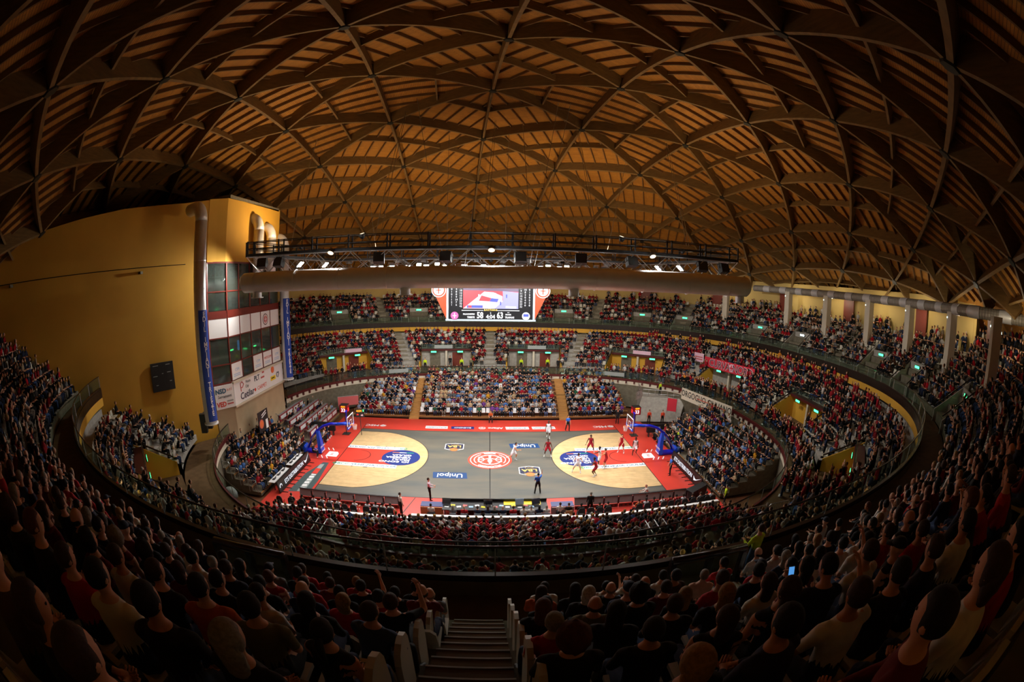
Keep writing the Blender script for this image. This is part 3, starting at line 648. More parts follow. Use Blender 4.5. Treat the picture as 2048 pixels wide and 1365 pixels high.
def barrier(x0, y0, x1, y1, z, lab, h=1.05, grp='steel crowd barriers'):
    p0, p1 = Vector((x0, y0, 0)), Vector((x1, y1, 0)); L = (p1-p0).length; ang = math.atan2(y1-y0, x1-x0)
    b = empty('barrier', (x0, y0, z), ang, label=lab, cat='barrier', group=grp)
    MB().tube([(0, 0, 0), (0, 0, h-.1), (.1, 0, h), (L-.1, 0, h), (L, 0, h-.1), (L, 0, 0)], .028, 6).build('frame', 'steel', b)
    n = max(2, int(L/.16))
    m = MB()
    for i in range(1, n): m.tube([(L*i/n, 0, .08), (L*i/n, 0, h)], .011, 4)
    m.build('bars', 'steel', b)
for r in range(6):
    z = .3+.4*r; barrier(18.2+.82*r, 4.8, 19.0+.82*r, 4.8, z, f'steel step barrier on the {ordw(r+1)} row of the far end of the hoop-side stand')
    if r < 5: barrier(18.2+.82*r, -2.2, 19.0+.82*r, -2.2, z, f'steel step barrier on the {ordw(r+1)} row in the middle of the hoop-side stand')
    z = .3+.42*r; barrier(-18.1-.8*r, -9.9, -18.9-.8*r, -9.9, z, f'steel step barrier on the {ordw(r+1)} row at the near edge of the sponsor-board stand')
for r in range(5): barrier(-18.3-1.15*r, 2.1, -19.4-1.15*r, 2.1, .35+.5*r, f'steel step barrier beside the {ordw(r+1)} press desk')
for i in range(3):
    barrier(-14.6+1.75*i, -19.3, -13.0+1.75*i, -19.3, 3.35, f'steel barrier {["first","second","third"][i]} from the near-left corner behind the low stand')
    barrier(12.0+1.8*i, -18.9, 13.6+1.8*i, -18.9, 3.35, f'steel barrier {["first","second","third"][i]} past the near stand end, hoop side')
for s, x in ((-1, -8.4), (1, 7.9)):
    for i in range(3): barrier(x+s*.5*i, -18.2, x+s*.5*i, -19.6, 3.2, f'steel stair railing {["one","two","three"][i]} at the {"bench" if s < 0 else "steward"} side gap of the near stand')
# press desks
for r in range(5):
    x = -18.35-1.15*r; z = .35+.5*r
    d = empty('press_desk', (x, 6.8, z), label=f'long red press desk with white panels, {["lowest","second","third","fourth","topmost"][r]} of the tiers', cat='desk', group='press desks')
    MB().box(0, 0, .38, .05, 8.6, .72).build('front_panel', 'press_red', d); MB().box(-.16, 0, .75, .32, 8.6, .04).build('desk_top', 'grey_panel', d)
    for i in range(5): MB().box(.03, -3.4+1.7*i, .42, .02, 1.35, .4).build('white_panel', 'print_white', d)
# far corner clutter: ramp, landing, red screens, fence
rp = empty('access_ramp', (18.5, 13.0, 0), label='white concrete ramp with grey railings rising to the gallery', cat='ramp')
MB().prism([(0, -.5), (5.2, -2.4), (6.2, 2.6), (.6, 3.4)], 0, 2.3).build('landing', 'concrete', rp)
MB().plate([(-1.6, -2.9, 0), (3.8, -3.9, 0), (5.2, -2.4, 2.3), (0, -.5, 2.3)], .1, (0, 0, 1)).build('ramp_plate', 'concrete', rp)
for a, b in (((0, -.5), (5.2, -2.4)), ((0, -.5), (.6, 3.4)), ((-1.2, -1.7), (0, -.5))):
    m = MB()
    for i in range(8):
        t = i/7; x, y = a[0]+(b[0]-a[0])*t, a[1]+(b[1]-a[1])*t; m.tube([(x, y, 2.3), (x, y, 3.3)], .025, 4)
    m.tube([(*a, 3.3), (*b, 3.3)], .03, 6); m.tube([(*a, 2.8), (*b, 2.8)], .02, 6); m.build('railing', 'steel', rp)
for x, y, w_, h_, m_, lab in ((20.6, 7.9, 1.1, 1.5, 'banner_red', 'red screen panel at the top of the hoop-side stand'), (-21.0, 15.2, 2.4, 2.6, 'banner_red', 'tall red sponsor panel with white squares by the yellow entrance'), (-17.2, 12.4, 2.6, 1.1, 'rosy', 'low rosy railing screen beside the press desks')):
    p = empty('screen_panel', (x, y, .0 if x < -20 else (.9 if x < 0 else 1.6)), .5 if x < 0 else -.6, label=lab, cat='panel')
    MB().box(0, 0, h_/2+.2, w_, .06, h_).build('panel_face', m_, p)
    m = MB(); m.tube([(-w_/2, 0, 0), (-w_/2, 0, h_+.25), (w_/2, 0, h_+.25), (w_/2, 0, 0)], .03, 6); m.build('panel_frame', 'steel', p)
    if x < -20:
        for i in range(4): MB().box(-.8+.53*i, -.05, 1.35, .4, .02, .9).build('white_square', 'print_white', p)
pv = empty('wall_graphic', (-23.2, 10.8, 1.0), 1.1, label='purple printed panel behind the press stand', cat='panel'); MB().box(0, 0, 1.2, 4.2, .08, 2.2).build('panel_face', 'purple_print', pv)
MB().tube([(-1.6, -.06, .4), (-.4, -.06, 1.2), (.2, -.06, .7), (1.3, -.06, 1.8)], .05, 5).build('panel_print', 'banner_pink', pv)

# ------------------------------------------------------------------ banners
def hang_banner(pa, pb, z0, z1, m, name, lab, thick=.03):
    a, b = Vector((*pa, 0)), Vector((*pb, 0)); d = (b-a); L = d.length; ang = math.atan2(d.y, d.x)
    e = empty(name, (a.x, a.y, z0), ang, label=lab, cat='banner'); MB().box(L/2, 0, (z1-z0)/2, L, thick, z1-z0).build('cloth', m, e); return e, L
pa, pb = (27.3, 13.2), (29.6, 4.6)
e, L = hang_banner(pa, pb, 6.0, 7.25, 'banner_red', 'fan_banner', 'red fan banner reading CURVA NORD hung over the end gallery')
fm = frame_mtx((1, 0, 0), (0, 0, 1))
text('CURVA', 1.25, (L*.32, -.03, .6), 'banner_pink', e, mtx=fm, sx=.95, bold=.05); text('CURVA', 1.2, (L*.32, -.05, .6), 'maroon', e, mtx=fm, sx=.97, bold=.0)
text('NORD', 1.25, (L*.78, -.03, .6), 'banner_pink', e, mtx=fm, sx=.95, bold=.05); text('NORD', 1.2, (L*.78, -.05, .6), 'maroon', e, mtx=fm, sx=.97, bold=.0)
MB().tube([(L*.565, -.05, .62), (L*.565, -.02, .62)], .48, 20).build('crest', 'banner_pink', e); MB().box(L*.565, -.06, .62, .14, .02, .7).box(L*.565, -.06, .62, .6, .02, .14).build('crest_cross', 'banner_red', e)
e2, L2 = hang_banner((26.6, 15.0), (27.2, 13.4), 6.35, 7.5, 'banner_pink', 'fan_banner', 'small pale pink banner next to the red fan banner'); [MB().box(L2/2, -.03, .35+.3*q, L2*.8, .01, .12).build('faded_print', 'rosy', e2) for q in range(2)]
e3, L3 = hang_banner((22.35, 9.2), (24.35, .6), 2.9, 4.25, 'cloth_cream', 'fan_banner', 'cream hand-painted banner reading ORGOGLIO GIULIANO draped over the gallery edge')
text('ORGOGLIO GIULIANO', 1.0, (L3*.5, -.03, .75), 'black', e3, mtx=fm, sx=.86, bold=.01); MB().box(L3*.62, -.035, .72, L3*.55, .02, .06).build('red_stroke', 'red_print', e3)
# printed banners on the far gallery glass
for k, (x, y, o, z, m_) in enumerate(((-17, 18.5, 4.75, 6.45, 'banner_pink'), (-6, 22.2, 4.7, 6.5, 'grey_print'), (6, 22.2, 4.7, 6.5, 'grey_print'), (19.1, 18.5, 4.7, 6.5, 'banner_pink'), (-11, 17, .0, 4.2, 'grey_print'), (15, 16, .0, 4.2, 'grey_print'))):
    P, t, n = local(x, y, o); e = empty('parapet_cloth', (P.x-n.x*.08, P.y-n.y*.08, z), math.atan2(-t.y, -t.x), label=['pale pink cloth on the glass above the yellow entrance by the tower', 'grey cloth above the first grey-backed entrance', 'grey cloth above the second grey-backed entrance', 'pale pink cloth above the entrance by the ramp', 'grey printed cloth on the lower glass, tower side', 'grey printed cloth on the lower glass, ramp side'][k], cat='banner', group='cloths on the gallery glass')
    MB().box(0, 0, 0, 2.6, .02, .5).build('cloth', m_, e)
    for q in range(5): MB().box(-1+.5*q, .02, .02*(-1)**q, .3, .01, .16).build('cloth_print', 'maroon' if 'pink' in m_ else 'sky_print', e)

# ------------------------------------------------------------------ columns and striped duct on the far right of the upper gallery
for k, (x, y) in enumerate(((33.6, 19.2), (37.5, 8.8), (38, 1.5), (37.8, -5.9), (36.8, -12.5), (34.1, -19.3), (28.5, -26.2))):
    n = normal_at(x, y, 13); c = empty('column', (x, y, 9.5), math.atan2(n[1], n[0]), kind='structure', label='pale column '+['by the far corner', 'first past the duct joint', 'second past the duct joint', 'third past the duct joint', 'fourth past the duct joint', 'fifth past the duct joint', 'widest one near the frame edge'][k]+' under the striped duct')
    MB().box(0, 0, 3.4, .75, .8, 6.8).build('shaft', 'fascia', c); MB().box(-.4, .3, 6.2, .05, .05, .1).build('wall_lamp', 'exit_white', c); MB().box(.42, -.1, 5.9, .1, .2, .14).build('wall_lamp', 'exit_white', c)
    pl_ = bpy.data.lights.new('wall_fill_light', 'POINT'); pl_.energy = WALL_FILL_W; pl_.color = (1, .86, .62); pl_.shadow_soft_size = .12; po = bpy.data.objects.new('wall_fill_light', pl_); COL.objects.link(po); po.location = (x+n[0]*.75, y+n[1]*.75, 15.7)  # added point light behind each column to brighten the wall
A, L = ring_curve(15.75, 60)
for i, (x, y) in enumerate(A):
    if x > 20 and y > -26 and i % 3 == 0:
        n = normal_at(x, y, 15.75); MB().obox((x-n[0]*.1, y-n[1]*.1, 14.6), (-n[1]*.9, n[0]*.9, 0), (n[0]*.06, n[1]*.06, 0), (0, 0, 1.7)).build('door_panel', 'dark_red_wood', wall_ring)
duct = empty('striped_duct', (36, 15, 16.4), label='long round duct with pale and ribbed bands above the upper gallery', cat='duct')
A, L = ring_curve(13.0, 3000); A = [(x, y) for x, y in A if x > 14 and -22.5 < y < 15.2]
A.sort(key=lambda p: -math.atan2(p[1], p[0])); A += [(A[-1][0]+(33.6-A[-1][0])*t, A[-1][1]+(-37-A[-1][1])*t) for t in np.linspace(.003, 1, 260)]; d = 0; seg = [A[0]]; k = 0
for p, q in zip(A[:-1], A[1:]):
    d += math.dist(p, q); seg.append(q)
    if d > (1.15 if k % 2 else 1.9):
        st = seg[::max(1, len(seg)//4)]
        if st[-1] != seg[-1]: st.append(seg[-1])
        if k % 2: MB().tube([(x-36, y-15, .0) for x, y in st], .45, 16, caps=False).build('pale_band', 'duct', duct, smooth=True)
        else:
            m = MB(); xs = np.linspace(0, len(seg)-1, 15).astype(int)
            pts = [(seg[i][0]-36, seg[i][1]-15, 0) for i in xs]; m.tube(pts, [.44 if i % 2 else .40 for i in range(15)], 14, caps=False); m.build('ribbed_band', 'duct_ribbed', duct)
        seg = [q]; d = 0; k += 1

# warm lamps added under the upper gallery edge to brighten the rows below
for k, (x, y) in enumerate(((-16, -28), (-10, -28.2), (-4, -28.3), (4, -28.3), (10, -28.2), (16, -27.8))):
    X, Y = on_ring(x, y, 8.45); n = normal_at(X, Y, 8.45); e = empty('added_soffit_lamp', (X, Y, 8.36), math.atan2(n[1], n[0]), label=f'added warm fill lamp under the upper gallery edge, {ordw(k+1)} round from the tower side', cat='lamp', group='added lamps under the gallery edge')
    MB().box(0, 0, -.03, .16, .7, .06).build('housing', 'steel_dark', e); MB().box(0, 0, -.065, .12, .62, .012).build('tube_lens', 'lamp_dim', e)
    spot('soffit_fill', (X, Y, 8.25), (X-n[0]*5, Y-n[1]*5, 4.2), SOFFIT_FILL_W, 150, .8, (1, .86, .55), .15)
# ================================================================== CONTROL TOWER AND YELLOW WALL
wall_yellow = empty('wall_yellow', kind='structure', label='tall yellow wall rising into the dome beside the control tower')
def wall_pt(s): return Vector((WALL_A[0]+(WALL_B[0]-WALL_A[0])*s, WALL_A[1]+(WALL_B[1]-WALL_A[1])*s, 0))
tops = [(0, 23.4), (.17, 22.8), (.40, 22.3), (.55, 21.7), (.70, 21.0), (.82, 19.9), (.92, 18.4), (1.0, 16.4)]
pts = [wall_pt(0)+Vector((0, 0, 18.05))]+[wall_pt(s)+Vector((0, 0, z)) for s, z in tops]+[wall_pt(1)+Vector((0, 0, 8)), wall_pt(.08)+Vector((0, 0, 2.9)), wall_pt(.08)+Vector((0, 0, 18.05))]
wn = Vector((WALL_B[1]-WALL_A[1], -(WALL_B[0]-WALL_A[0]), 0)).normalized()
if wn.x > 0: wn = -wn
MB().plate(pts, .4, wn).build('wall_face', 'yellow_wall', wall_yellow)
MB().tube([wall_pt(.16)-wn*.04+Vector((0, 0, 17.95)), wall_pt(.97)-wn*.04+Vector((0, 0, 17.6))], .035, 5).build('cable_tray', 'rail_dark', wall_yellow)
for s in (.33, .82): MB().box(*(wall_pt(s)-wn*.1+Vector((0, 0, 17.5))), .3, .3, .2).build('wall_fitting', 'concrete_dark', wall_yellow)
MB().plate([(-22, -5.6, 18.05), (-22, 4.5, 18.05), (-22, 4.5, 23.6), (-22, -5.6, 23.4)], .4, (-1, 0, 0)).build('tower_head', 'yellow_wall', wall_yellow)
MB().plate([(-22.2, 4.9, 3.0), (-34.5, 25, 8), (-34.5, 25, 18), (-22.2, 4.9, 23.6)], .4, (-1, -.5, 0)).build('wall_face', 'yellow_wall', wall_yellow)
MB().box(-27, -.5, 23.6, 10, 9.6, .3).build('tower_roof', 'concrete_dark', wall_yellow)
MB().plate([(-22.05, -5.6, 1.0), (-22.05, 4.6, 1.0), (-22.05, 4.6, 6.2), (-22.05, -5.6, 6.2)], .3, (-1, 0, 0)).build('lower_wall', 'beige_wall', wall_yellow)
P0, P1 = Vector((-23.0, -7.15, 0)), Vector((-22.0, -5.5, 0))
bay = P1-P0; bn = Vector((bay.y, -bay.x, 0)).normalized()
MB().plate([P0+Vector((0, 0, 1)), P1+Vector((0, 0, 1)), P1+Vector((0, 0, 6.2)), P0+Vector((0, 0, 6.2))], .2, -bn).build('lower_wall', 'beige_wall', wall_yellow)
MB().plate([P0+bn*.1+Vector((0, 0, 18.05)), P1+Vector((0, 0, 18.05)), P1+Vector((0, 0, 23.4)), P0+bn*.1+Vector((0, 0, 23.2))], .3, -bn).build('tower_head', 'yellow_wall', wall_yellow)
# glazed control room front
front = empty('window_1', (-22, 0, 0), kind='structure', label='glazed control room front in red frames on the tower')
Y0, Y1 = -5.5, 4.4; NB = 5; ys = [Y0+(Y1-Y0)*i/NB for i in range(NB+1)]
def bays():
    yield (P0-Vector((-22, 0, 0)), P1-Vector((-22, 0, 0)), bn)
    for a, b in zip(ys[:-1], ys[1:]): yield (Vector((0, a, 0)), Vector((0, b, 0)), Vector((1, 0, 0)))
for k, (a, b, n) in enumerate(bays()):
    d = (b-a).normalized()
    def pane(z0, z1, m, nm, off=0.0, inset=.05, th=.02):
        p, q = a+d*inset, b-d*inset
        return MB().plate([p+n*off+Vector((0, 0, z0)), q+n*off+Vector((0, 0, z0)), q+n*off+Vector((0, 0, z1)), p+n*off+Vector((0, 0, z1))], th, n).build(nm, m, front)
    pane(14.05, 15.6, 'window_glass', 'pane'); pane(15.65, 17.95, 'window_glass', 'pane'); pane(8.05, 9.55, 'window_glass', 'pane'); pane(9.6, 11.75, 'window_glass', 'pane')
    pane(11.85, 13.4, 'grey_print' if 0 else 'print_white', 'white_panel', .03)
    for z, h in ((18.0, .14), (15.62, .1), (13.72, .62), (11.8, .1), (9.57, .1), (8.0, .12)):
        MB().beam(a+Vector((0, 0, z)), b+Vector((0, 0, z)), .14, h).build('transom', 'red_frame', front)
    MB().beam(a+Vector((0, 0, 8)), a+Vector((0, 0, 13.5)), .14, .12).build('mullion', 'red_frame', front); MB().beam(a+Vector((0, 0, 13.9)), a+Vector((0, 0, 18)), .14, .16).build('mullion', 'red_frame', front)
    if k in (1, 3, 4, 5):
        pane(8.1, 9.5, 'print_white', 'sponsor_pane', .04, .12); c = (a+b)/2
        text('WETCOM' if k == 4 else 'CTM', .34, c+n*.08+Vector((0, 0, 8.9)), 'red_print' if k == 4 else 'sky_print', front, mtx=frame_mtx(d, (0, 0, 1)))
        for q in range(2): MB().plate([c+n*.065-d*.6+Vector((0, 0, 8.35+.15*q)), c+n*.065+d*.5+Vector((0, 0, 8.35+.15*q)), c+n*.065+d*.5+Vector((0, 0, 8.41+.15*q)), c+n*.065-d*.6+Vector((0, 0, 8.41+.15*q))], .004, n).build('print_line', 'sky_print', front)
    # what the room behind the glass shows
    inn = -n*1.2
    MB().plate([a-n*2.6+Vector((0, 0, 8)), b-n*2.6+Vector((0, 0, 8)), b-n*2.6+Vector((0, 0, 11.7)), a-n*2.6+Vector((0, 0, 11.7))], .1, -n).build('room_back', 'room_glow', front)
    MB().plate([a-n*2.6+Vector((0, 0, 14)), b-n*2.6+Vector((0, 0, 14)), b-n*2.6+Vector((0, 0, 18)), a-n*2.6+Vector((0, 0, 18))], .1, -n).build('room_back', 'concrete_dark', front)
    MB().plate([a-n*1.3+Vector((0, 0, 16.2)), a*.3+b*.7-n*1.3+Vector((0, 0, 16.2)), a*.3+b*.7-n*1.3+Vector((0, 0, 17.8)), a-n*1.3+Vector((0, 0, 17.8))], .05, -n).build('blind', 'grey_print', front)
    if k in (1, 2, 3): MB().box(*((a+b)/2-n*.5+Vector((0, 0, 14.65))), .5, .45, .9).build('chair_back', 'grey_plastic', front)
    MB().plate([a-n*.05+Vector((0, 0, 13.9)), b-n*.05+Vector((0, 0, 13.9)), b-n*2.6+Vector((0, 0, 13.9)), a-n*2.6+Vector((0, 0, 13.9))], .1, (0, 0, 1)).build('room_floor', 'red_frame', front)
    MB().plate([a-n*.05+Vector((0, 0, 7.9)), b-n*.05+Vector((0, 0, 7.9)), b-n*2.6+Vector((0, 0, 7.9)), a-n*2.6+Vector((0, 0, 7.9))], .1, (0, 0, 1)).build('room_floor', 'red_frame', front)
for y, z in ((-3.0, 10.3), (1.4, 10.0)): MB().box(-1.4, y, z, .05, .5, .12).build('exit_lamp', 'exit_green', front)
MB().box(-1.2, -2.0, 10.6, .05, .45, .9).build('monitor', 'phone_screen', front)
c = Vector((.06, ys[3]+.98, 12.62)); MB().tube([c-Vector((.02, 0, 0)), c], .55, 24).build('crest', 'maroon', front); MB().tube([c, c+Vector((.01, 0, 0))], .46, 24).build('crest_ring', 'print_white', front); MB().tube([c+Vector((.01, 0, 0)), c+Vector((.02, 0, 0))], .36, 20).build('crest_core', 'rosy', front); MB().box(c.x+.03, c.y, c.z, .01, .08, .6).box(c.x+.03, c.y, c.z, .01, .45, .07).build('crest_cross', 'print_white', front)
# sponsor board
sb = empty('sponsor_board', (-21.86, 0, 5.9), label='long white sponsor board below the control room windows', cat='sign')
MB().box(-.05, -.55, 1.0, .1, 9.9, 1.95).build('board_face', 'print_white', sb); MB().box(0, -.55, 2.03, .22, 10.1, .18).build('board_frame', 'fascia', sb); MB().box(0, -.55, -.06, .22, 10.1, .16).build('board_frame', 'fascia', sb)
pl = MB().plate([P0-Vector((-21.86, 0, 0))+bn*.06, P1-Vector((-21.86, 0, 0))+bn*.06, P1-Vector((-21.86, 0, 0))+bn*.06+Vector((0, 0, 2)), P0-Vector((-21.86, 0, 0))+bn*.06+Vector((0, 0, 2))], .1, bn).build('board_face', 'print_white', sb)
fy = frame_mtx((0, 1, 0), (0, 0, 1))
def bt(s, size, y, z, m, sx=1.0, bold=.0): return text(s, size, (.015, y, z), m, sb, mtx=fy, sx=sx, bold=bold)
bd_ = bay.normalized(); bo = P0-Vector((-21.86, 0, 0))+bn*.175; fb_ = frame_mtx(bd_, (0, 0, 1))
def bb(s, size, u, z, m, sx=1.0, bold=.0): return text(s, size, bo+bd_*u+Vector((0, 0, z)), m, sb, mtx=fb_, sx=sx, bold=bold)
bb('NSD', .56, .62, 1.5, 'nsd', 1, .02); bb('s.r.l', .36, 1.5, 1.6, 'red_print'); bb('Serramenti', .36, .98, 1.05, 'black', .88); bb('VED', .58, .58, .38, 'red_print', .9, .02)
for q in range(2): MB().plate([bo+bd_*1.15+Vector((0, 0, .3+.25*q)), bo+bd_*1.8+Vector((0, 0, .3+.25*q)), bo+bd_*1.8+Vector((0, 0, .42+.25*q)), bo+bd_*1.15+Vector((0, 0, .42+.25*q))], .006, bn).build('small_print', 'rosy' if q == 0 else 'grey_print', sb)
bt('Pineta', .36, -2.95, 1.62, 'black'); bt('City', .36, -3.2, 1.22, 'black'); bt('Cetilar', .86, -3.25, .52, 'lba_navy', 1.08, .012); bt('PLT', .66, -1.25, 1.5, 'lba_navy', 1, .015); bt('CARMET', .52, -.35, .52, 'red_print', .95)
MB().box(.01, -.1, 1.35, .02, .7, .16).build('small_print', 'rosy', sb)
MB().ring(0, 0, .0, .01, 0, n=3)
for y, z, r, m_ in ((-1.75, .52, .15, 'red_print'), (2.1, 1.62, .34, 'orange_print')): MB().tube([(.0, y, z), (.02, y, z)], r, 18).build('ball_mark', m_, sb)
q = MB(); q.tube([(.02, y-2.2, z) for y, z in ((-2.15, 1.0), (-2.15, 1.7), (-1.85, 1.8), (-1.6, 1.55), (-1.85, 1.3), (-2.1, 1.3))], .05, 4); q.build('pin_mark', 'rosy', sb)
MB().box(.01, 2.1, .78, .02, 1.1, .42).build('yellow_panel', 'yellow_print', sb); MB().box(.025, 2.05, .8, .01, .7, .1).build('small_print', 'black', sb); q = MB(); q.tube([(.02, y-1.0, z) for y, z in ((3.95, .7), (3.85, 1.05), (4.05, 1.2), (4.2, 1.05), (4.35, 1.2), (4.4, .95), (4.15, .62))], .04, 4); q.build('heart_mark', 'lba_navy', sb)
MB().box(.02, .05, 1.8, .02, .4, .16, rz=0).build('bird_mark', 'rosy', sb)
# small free-standing ad panel below, loudspeakers and display board
ad = empty('advert_panel', (-20.6, -3.0, 2.95), PI/2, label='black advertising panel with orange ball and white figure', cat='sign'); MB().box(0, 0, .95, 1.9, .06, 1.9).build('panel_face', 'black', ad); MB().tube([(-.45, -.05, .75), (-.45, -.03, .75)], .42, 20).build('ring_print', 'rosy', ad); MB().tube([(-.45, -.06, .75), (-.45, -.05, .75)], .34, 20).build('ball_print', 'orange_print', ad); [MB().plate([(-.3, -.05, 1.25+.22*q), (.6, -.05, 1.5+.22*q), (.58, -.05, 1.6+.22*q), (-.32, -.05, 1.35+.22*q)], .01, (0, -1, 0)).build('slogan_print', 'print_white', ad) for q in range(2)]; MB().prism([(.35, -.05), (.8, -.05), (.7, -.04), (.4, -.04)], .1, .95).build('figure_print', 'print_white', ad)
db = empty('display_board', tuple(wall_pt(.27)-wn*.12+Vector((0, 0, 8.45))), math.atan2(WALL_A[1]-WALL_B[1], WALL_A[0]-WALL_B[0]), label='dark switched-off display board on the yellow wall', cat='display')
MB().box(0, 0, 1.1, 2.1, .12, 2.2).build('board_face', 'black', db)
for i, (x, z, w_) in enumerate(((-.6, 2.0, .5), (.55, 2.0, .4), (-.7, 1.2, .4), (.6, 1.4, .35), (0, 1.35, .14), (-.6, .5, .2), (.7, .7, .2))): MB().box(x, -.065, z, w_, .01, .05).build('board_mark', 'grey_print', db)
for k in range(2):
    lsp = empty('loudspeaker', (-21.9-.1*k, -10.6+.75*k, 5.2), .4, label=['slim black loudspeaker standing by the duct foot', 'wide black loudspeaker standing by the duct foot'][k], cat='speaker'); MB().box(0, 0, .75, .5+.2*k, .4, 1.5-.2*k).build('cabinet', 'black', lsp); MB().box(.27+.1*k, 0, .75, .02, .34, 1.2-.2*k).build('grille', 'steel_dark', lsp)
# vertical ducts with blue banners
def vduct(x, y, z0, z1, elbow, lab, nm='vertical_duct', r=.5):
    e = empty(nm, (x, y, z0), label=lab, cat='duct'); H = z1-z0
    MB().tube([(0, 0, 0), (0, 0, H)], r, 24).build('shaft', 'duct', e, smooth=True)
    for i in range(1, int(H/2)): MB().tube([(0, 0, i*2-.03), (0, 0, i*2+.03)], r+.012, 24).build('seam', 'duct', e)
    if elbow:
        pts = [(elbow[0]*(1-math.cos(a)), elbow[1]*(1-math.cos(a)), H+1.1*math.sin(a)) for a in np.linspace(0, PI/2, 7)]
        pts.append((elbow[0]*2.2, elbow[1]*2.2, H+1.1)); MB().tube(pts, r, 24).build('elbow', 'duct', e, smooth=True)
    MB().tube([(0, 0, -.04), (0, 0, .06)], r+.1, 24).build('foot_ring', 'white', e); return e
for k, (x, y, top) in enumerate(((-21.1, -10.5, 20.9), (-21.35, 4.75, 19.6))):
    d = vduct(x, y, 6.0, top, (-.9, .4) if k == 0 else (-.8, 0), ['tall beige duct in front of the yellow wall', 'tall beige duct at the far edge of the control room'][k])
    bn_ = empty('duct_banner', (x, y, 6.25), label=['blue vertical banner EDIL IMPIANTI TRIESTE on the duct by the yellow wall', 'blue vertical banner EDIL IMPIANTI TRIESTE on the far duct'][k], cat='banner', group='blue duct banners')
    tc = Vector((CAM.x-x, CAM.y-y, 0)).normalized(); ang0 = math.atan2(tc.y, tc.x)+.62
    arc = [(.53*math.cos(ang0+t), .53*math.sin(ang0+t)) for t in np.linspace(-.95, .95, 9)]
    m = MB(); vs = [(a, b, 0) for a, b in arc]+[(a, b, 8.2) for a, b in arc]+[(a*1.04, b*1.04, 0) for a, b in arc]+[(a*1.04, b*1.04, 8.2) for a, b in arc]
    m.add(vs, [(i, i+1, 10+i, 9+i) for i in range(8)]+[(18+i, 27+i, 28+i, 19+i) for i in range(8)]); m.build('cloth', 'banner_blue', bn_)
    fd = Vector((math.cos(ang0-.1), math.sin(ang0-.1), 0)); td = Vector((-fd.y, fd.x, 0))
    s = 'EDIL IMPIANTI TRIESTE'
    for i, ch in enumerate(s):
        if ch != ' ': text(ch, .5, fd*.575+Vector((0, 0, 7.9-i*.365)), 'print_white', bn_, mtx=frame_mtx((0, 0, -1) if 0 else td, (0, 0, 1)) if 1 else None, sx=.9, bold=.008)
for k, (y, z1) in enumerate(((-1.0, 21.0), (1.6, 20.4))): vduct(-21.3, y, 16.3, z1, (-.7, 0), ['short elbow duct on the tower head, nearer the camera', 'short elbow duct on the tower head, farther along'][k])

# ================================================================== HANGING DUCT, TRUSS, SCOREBOARD
td_ = empty('hanging_duct', (0, -10, 16.18), label='thick round beige duct hanging across the hall above the court', cat='duct')
MB().tube([(-17.15, 0, -.03), (-17.05, 0, 0), (17.7, 0, .12), (17.85, 0, .12)], [.55, .68, .70, .58], 28).build('pipe', 'duct', td_, smooth=True)
for i in range(-5, 6): MB().tube([(i*3.2-.02, 0, .05), (i*3.2+.02, 0, .05)], .705, 28).build('seam', 'duct', td_)
for x in (-16.0, -5.3, 5.1, 17.2):
    o = MB(); o.tube([(x, 0, -.55), (x, 0, -1.0)], .33, 18); o.tube([(x, 0, -1.0), (x, 0, -1.05)], .46, 18); o.build('outlet', 'duct', td_, smooth=False)
truss = empty('lighting_truss', (0, 0, 16.9), label='steel lighting truss ring with catwalk railing hung from the dome', cat='truss')
TX, TYN, TYF = 18.2, -7.4, 8.0
def trun(a, b, n):
    a, b = Vector((*a, 0)), Vector((*b, 0)); d = (b-a)/n; t = Vector((-d.y, d.x, 0)).normalized()*.45
    for s, z in ((-1, 0), (1, 0), (-1, 1.25), (1, 1.25)): MB().tube([a+t*s+Vector((0, 0, z)), b+t*s+Vector((0, 0, z))], .05, 6).build('chord', 'truss_metal', truss)
    MB().beam(a+Vector((0, 0, 1.3)), b+Vector((0, 0, 1.3)), .85, .05).build('catwalk', 'steel_dark', truss)
    for s in (-1, 1): MB().beam(a+t*s*1.05+Vector((0, 0, 1.32)), b+t*s*1.05+Vector((0, 0, 1.32)), .08, .2).build('edge_beam', 'black', truss)
    for s in (-1, 1):
        for z in (1.8, 2.3): MB().tube([a+t*s+Vector((0, 0, z)), b+t*s+Vector((0, 0, z))], .038, 5).build('hand_rail', 'black', truss)
    for i in range(n):
        p, q = a+d*i, a+d*(i+1)
        for s in (-1, 1):
            z0, z1 = (0, 1.25) if i % 2 else (1.25, 0)
            MB().tube([p+t*s+Vector((0, 0, z0)), q+t*s+Vector((0, 0, z1))], .03, 5).build('brace', 'truss_metal', truss)
        if i % 2 == 0:
            for s in (-1, 1): MB().beam(p+t*s+Vector((0, 0, 1.25)), p+t*s+Vector((0, 0, 2.36)), .1, .1).build('rail_post', 'black', truss)
        MB().tube([p+t+Vector((0, 0, 0)), p-t+Vector((0, 0, 0))], .03, 5).build('cross_bar', 'truss_metal', truss)
trun((-TX, TYN), (TX, TYN), 26); trun((-16.5, TYF), (16.5, TYF), 18); trun((-TX, TYN), (-16.5, TYF), 8); trun((TX, TYN), (16.5, TYF), 8)
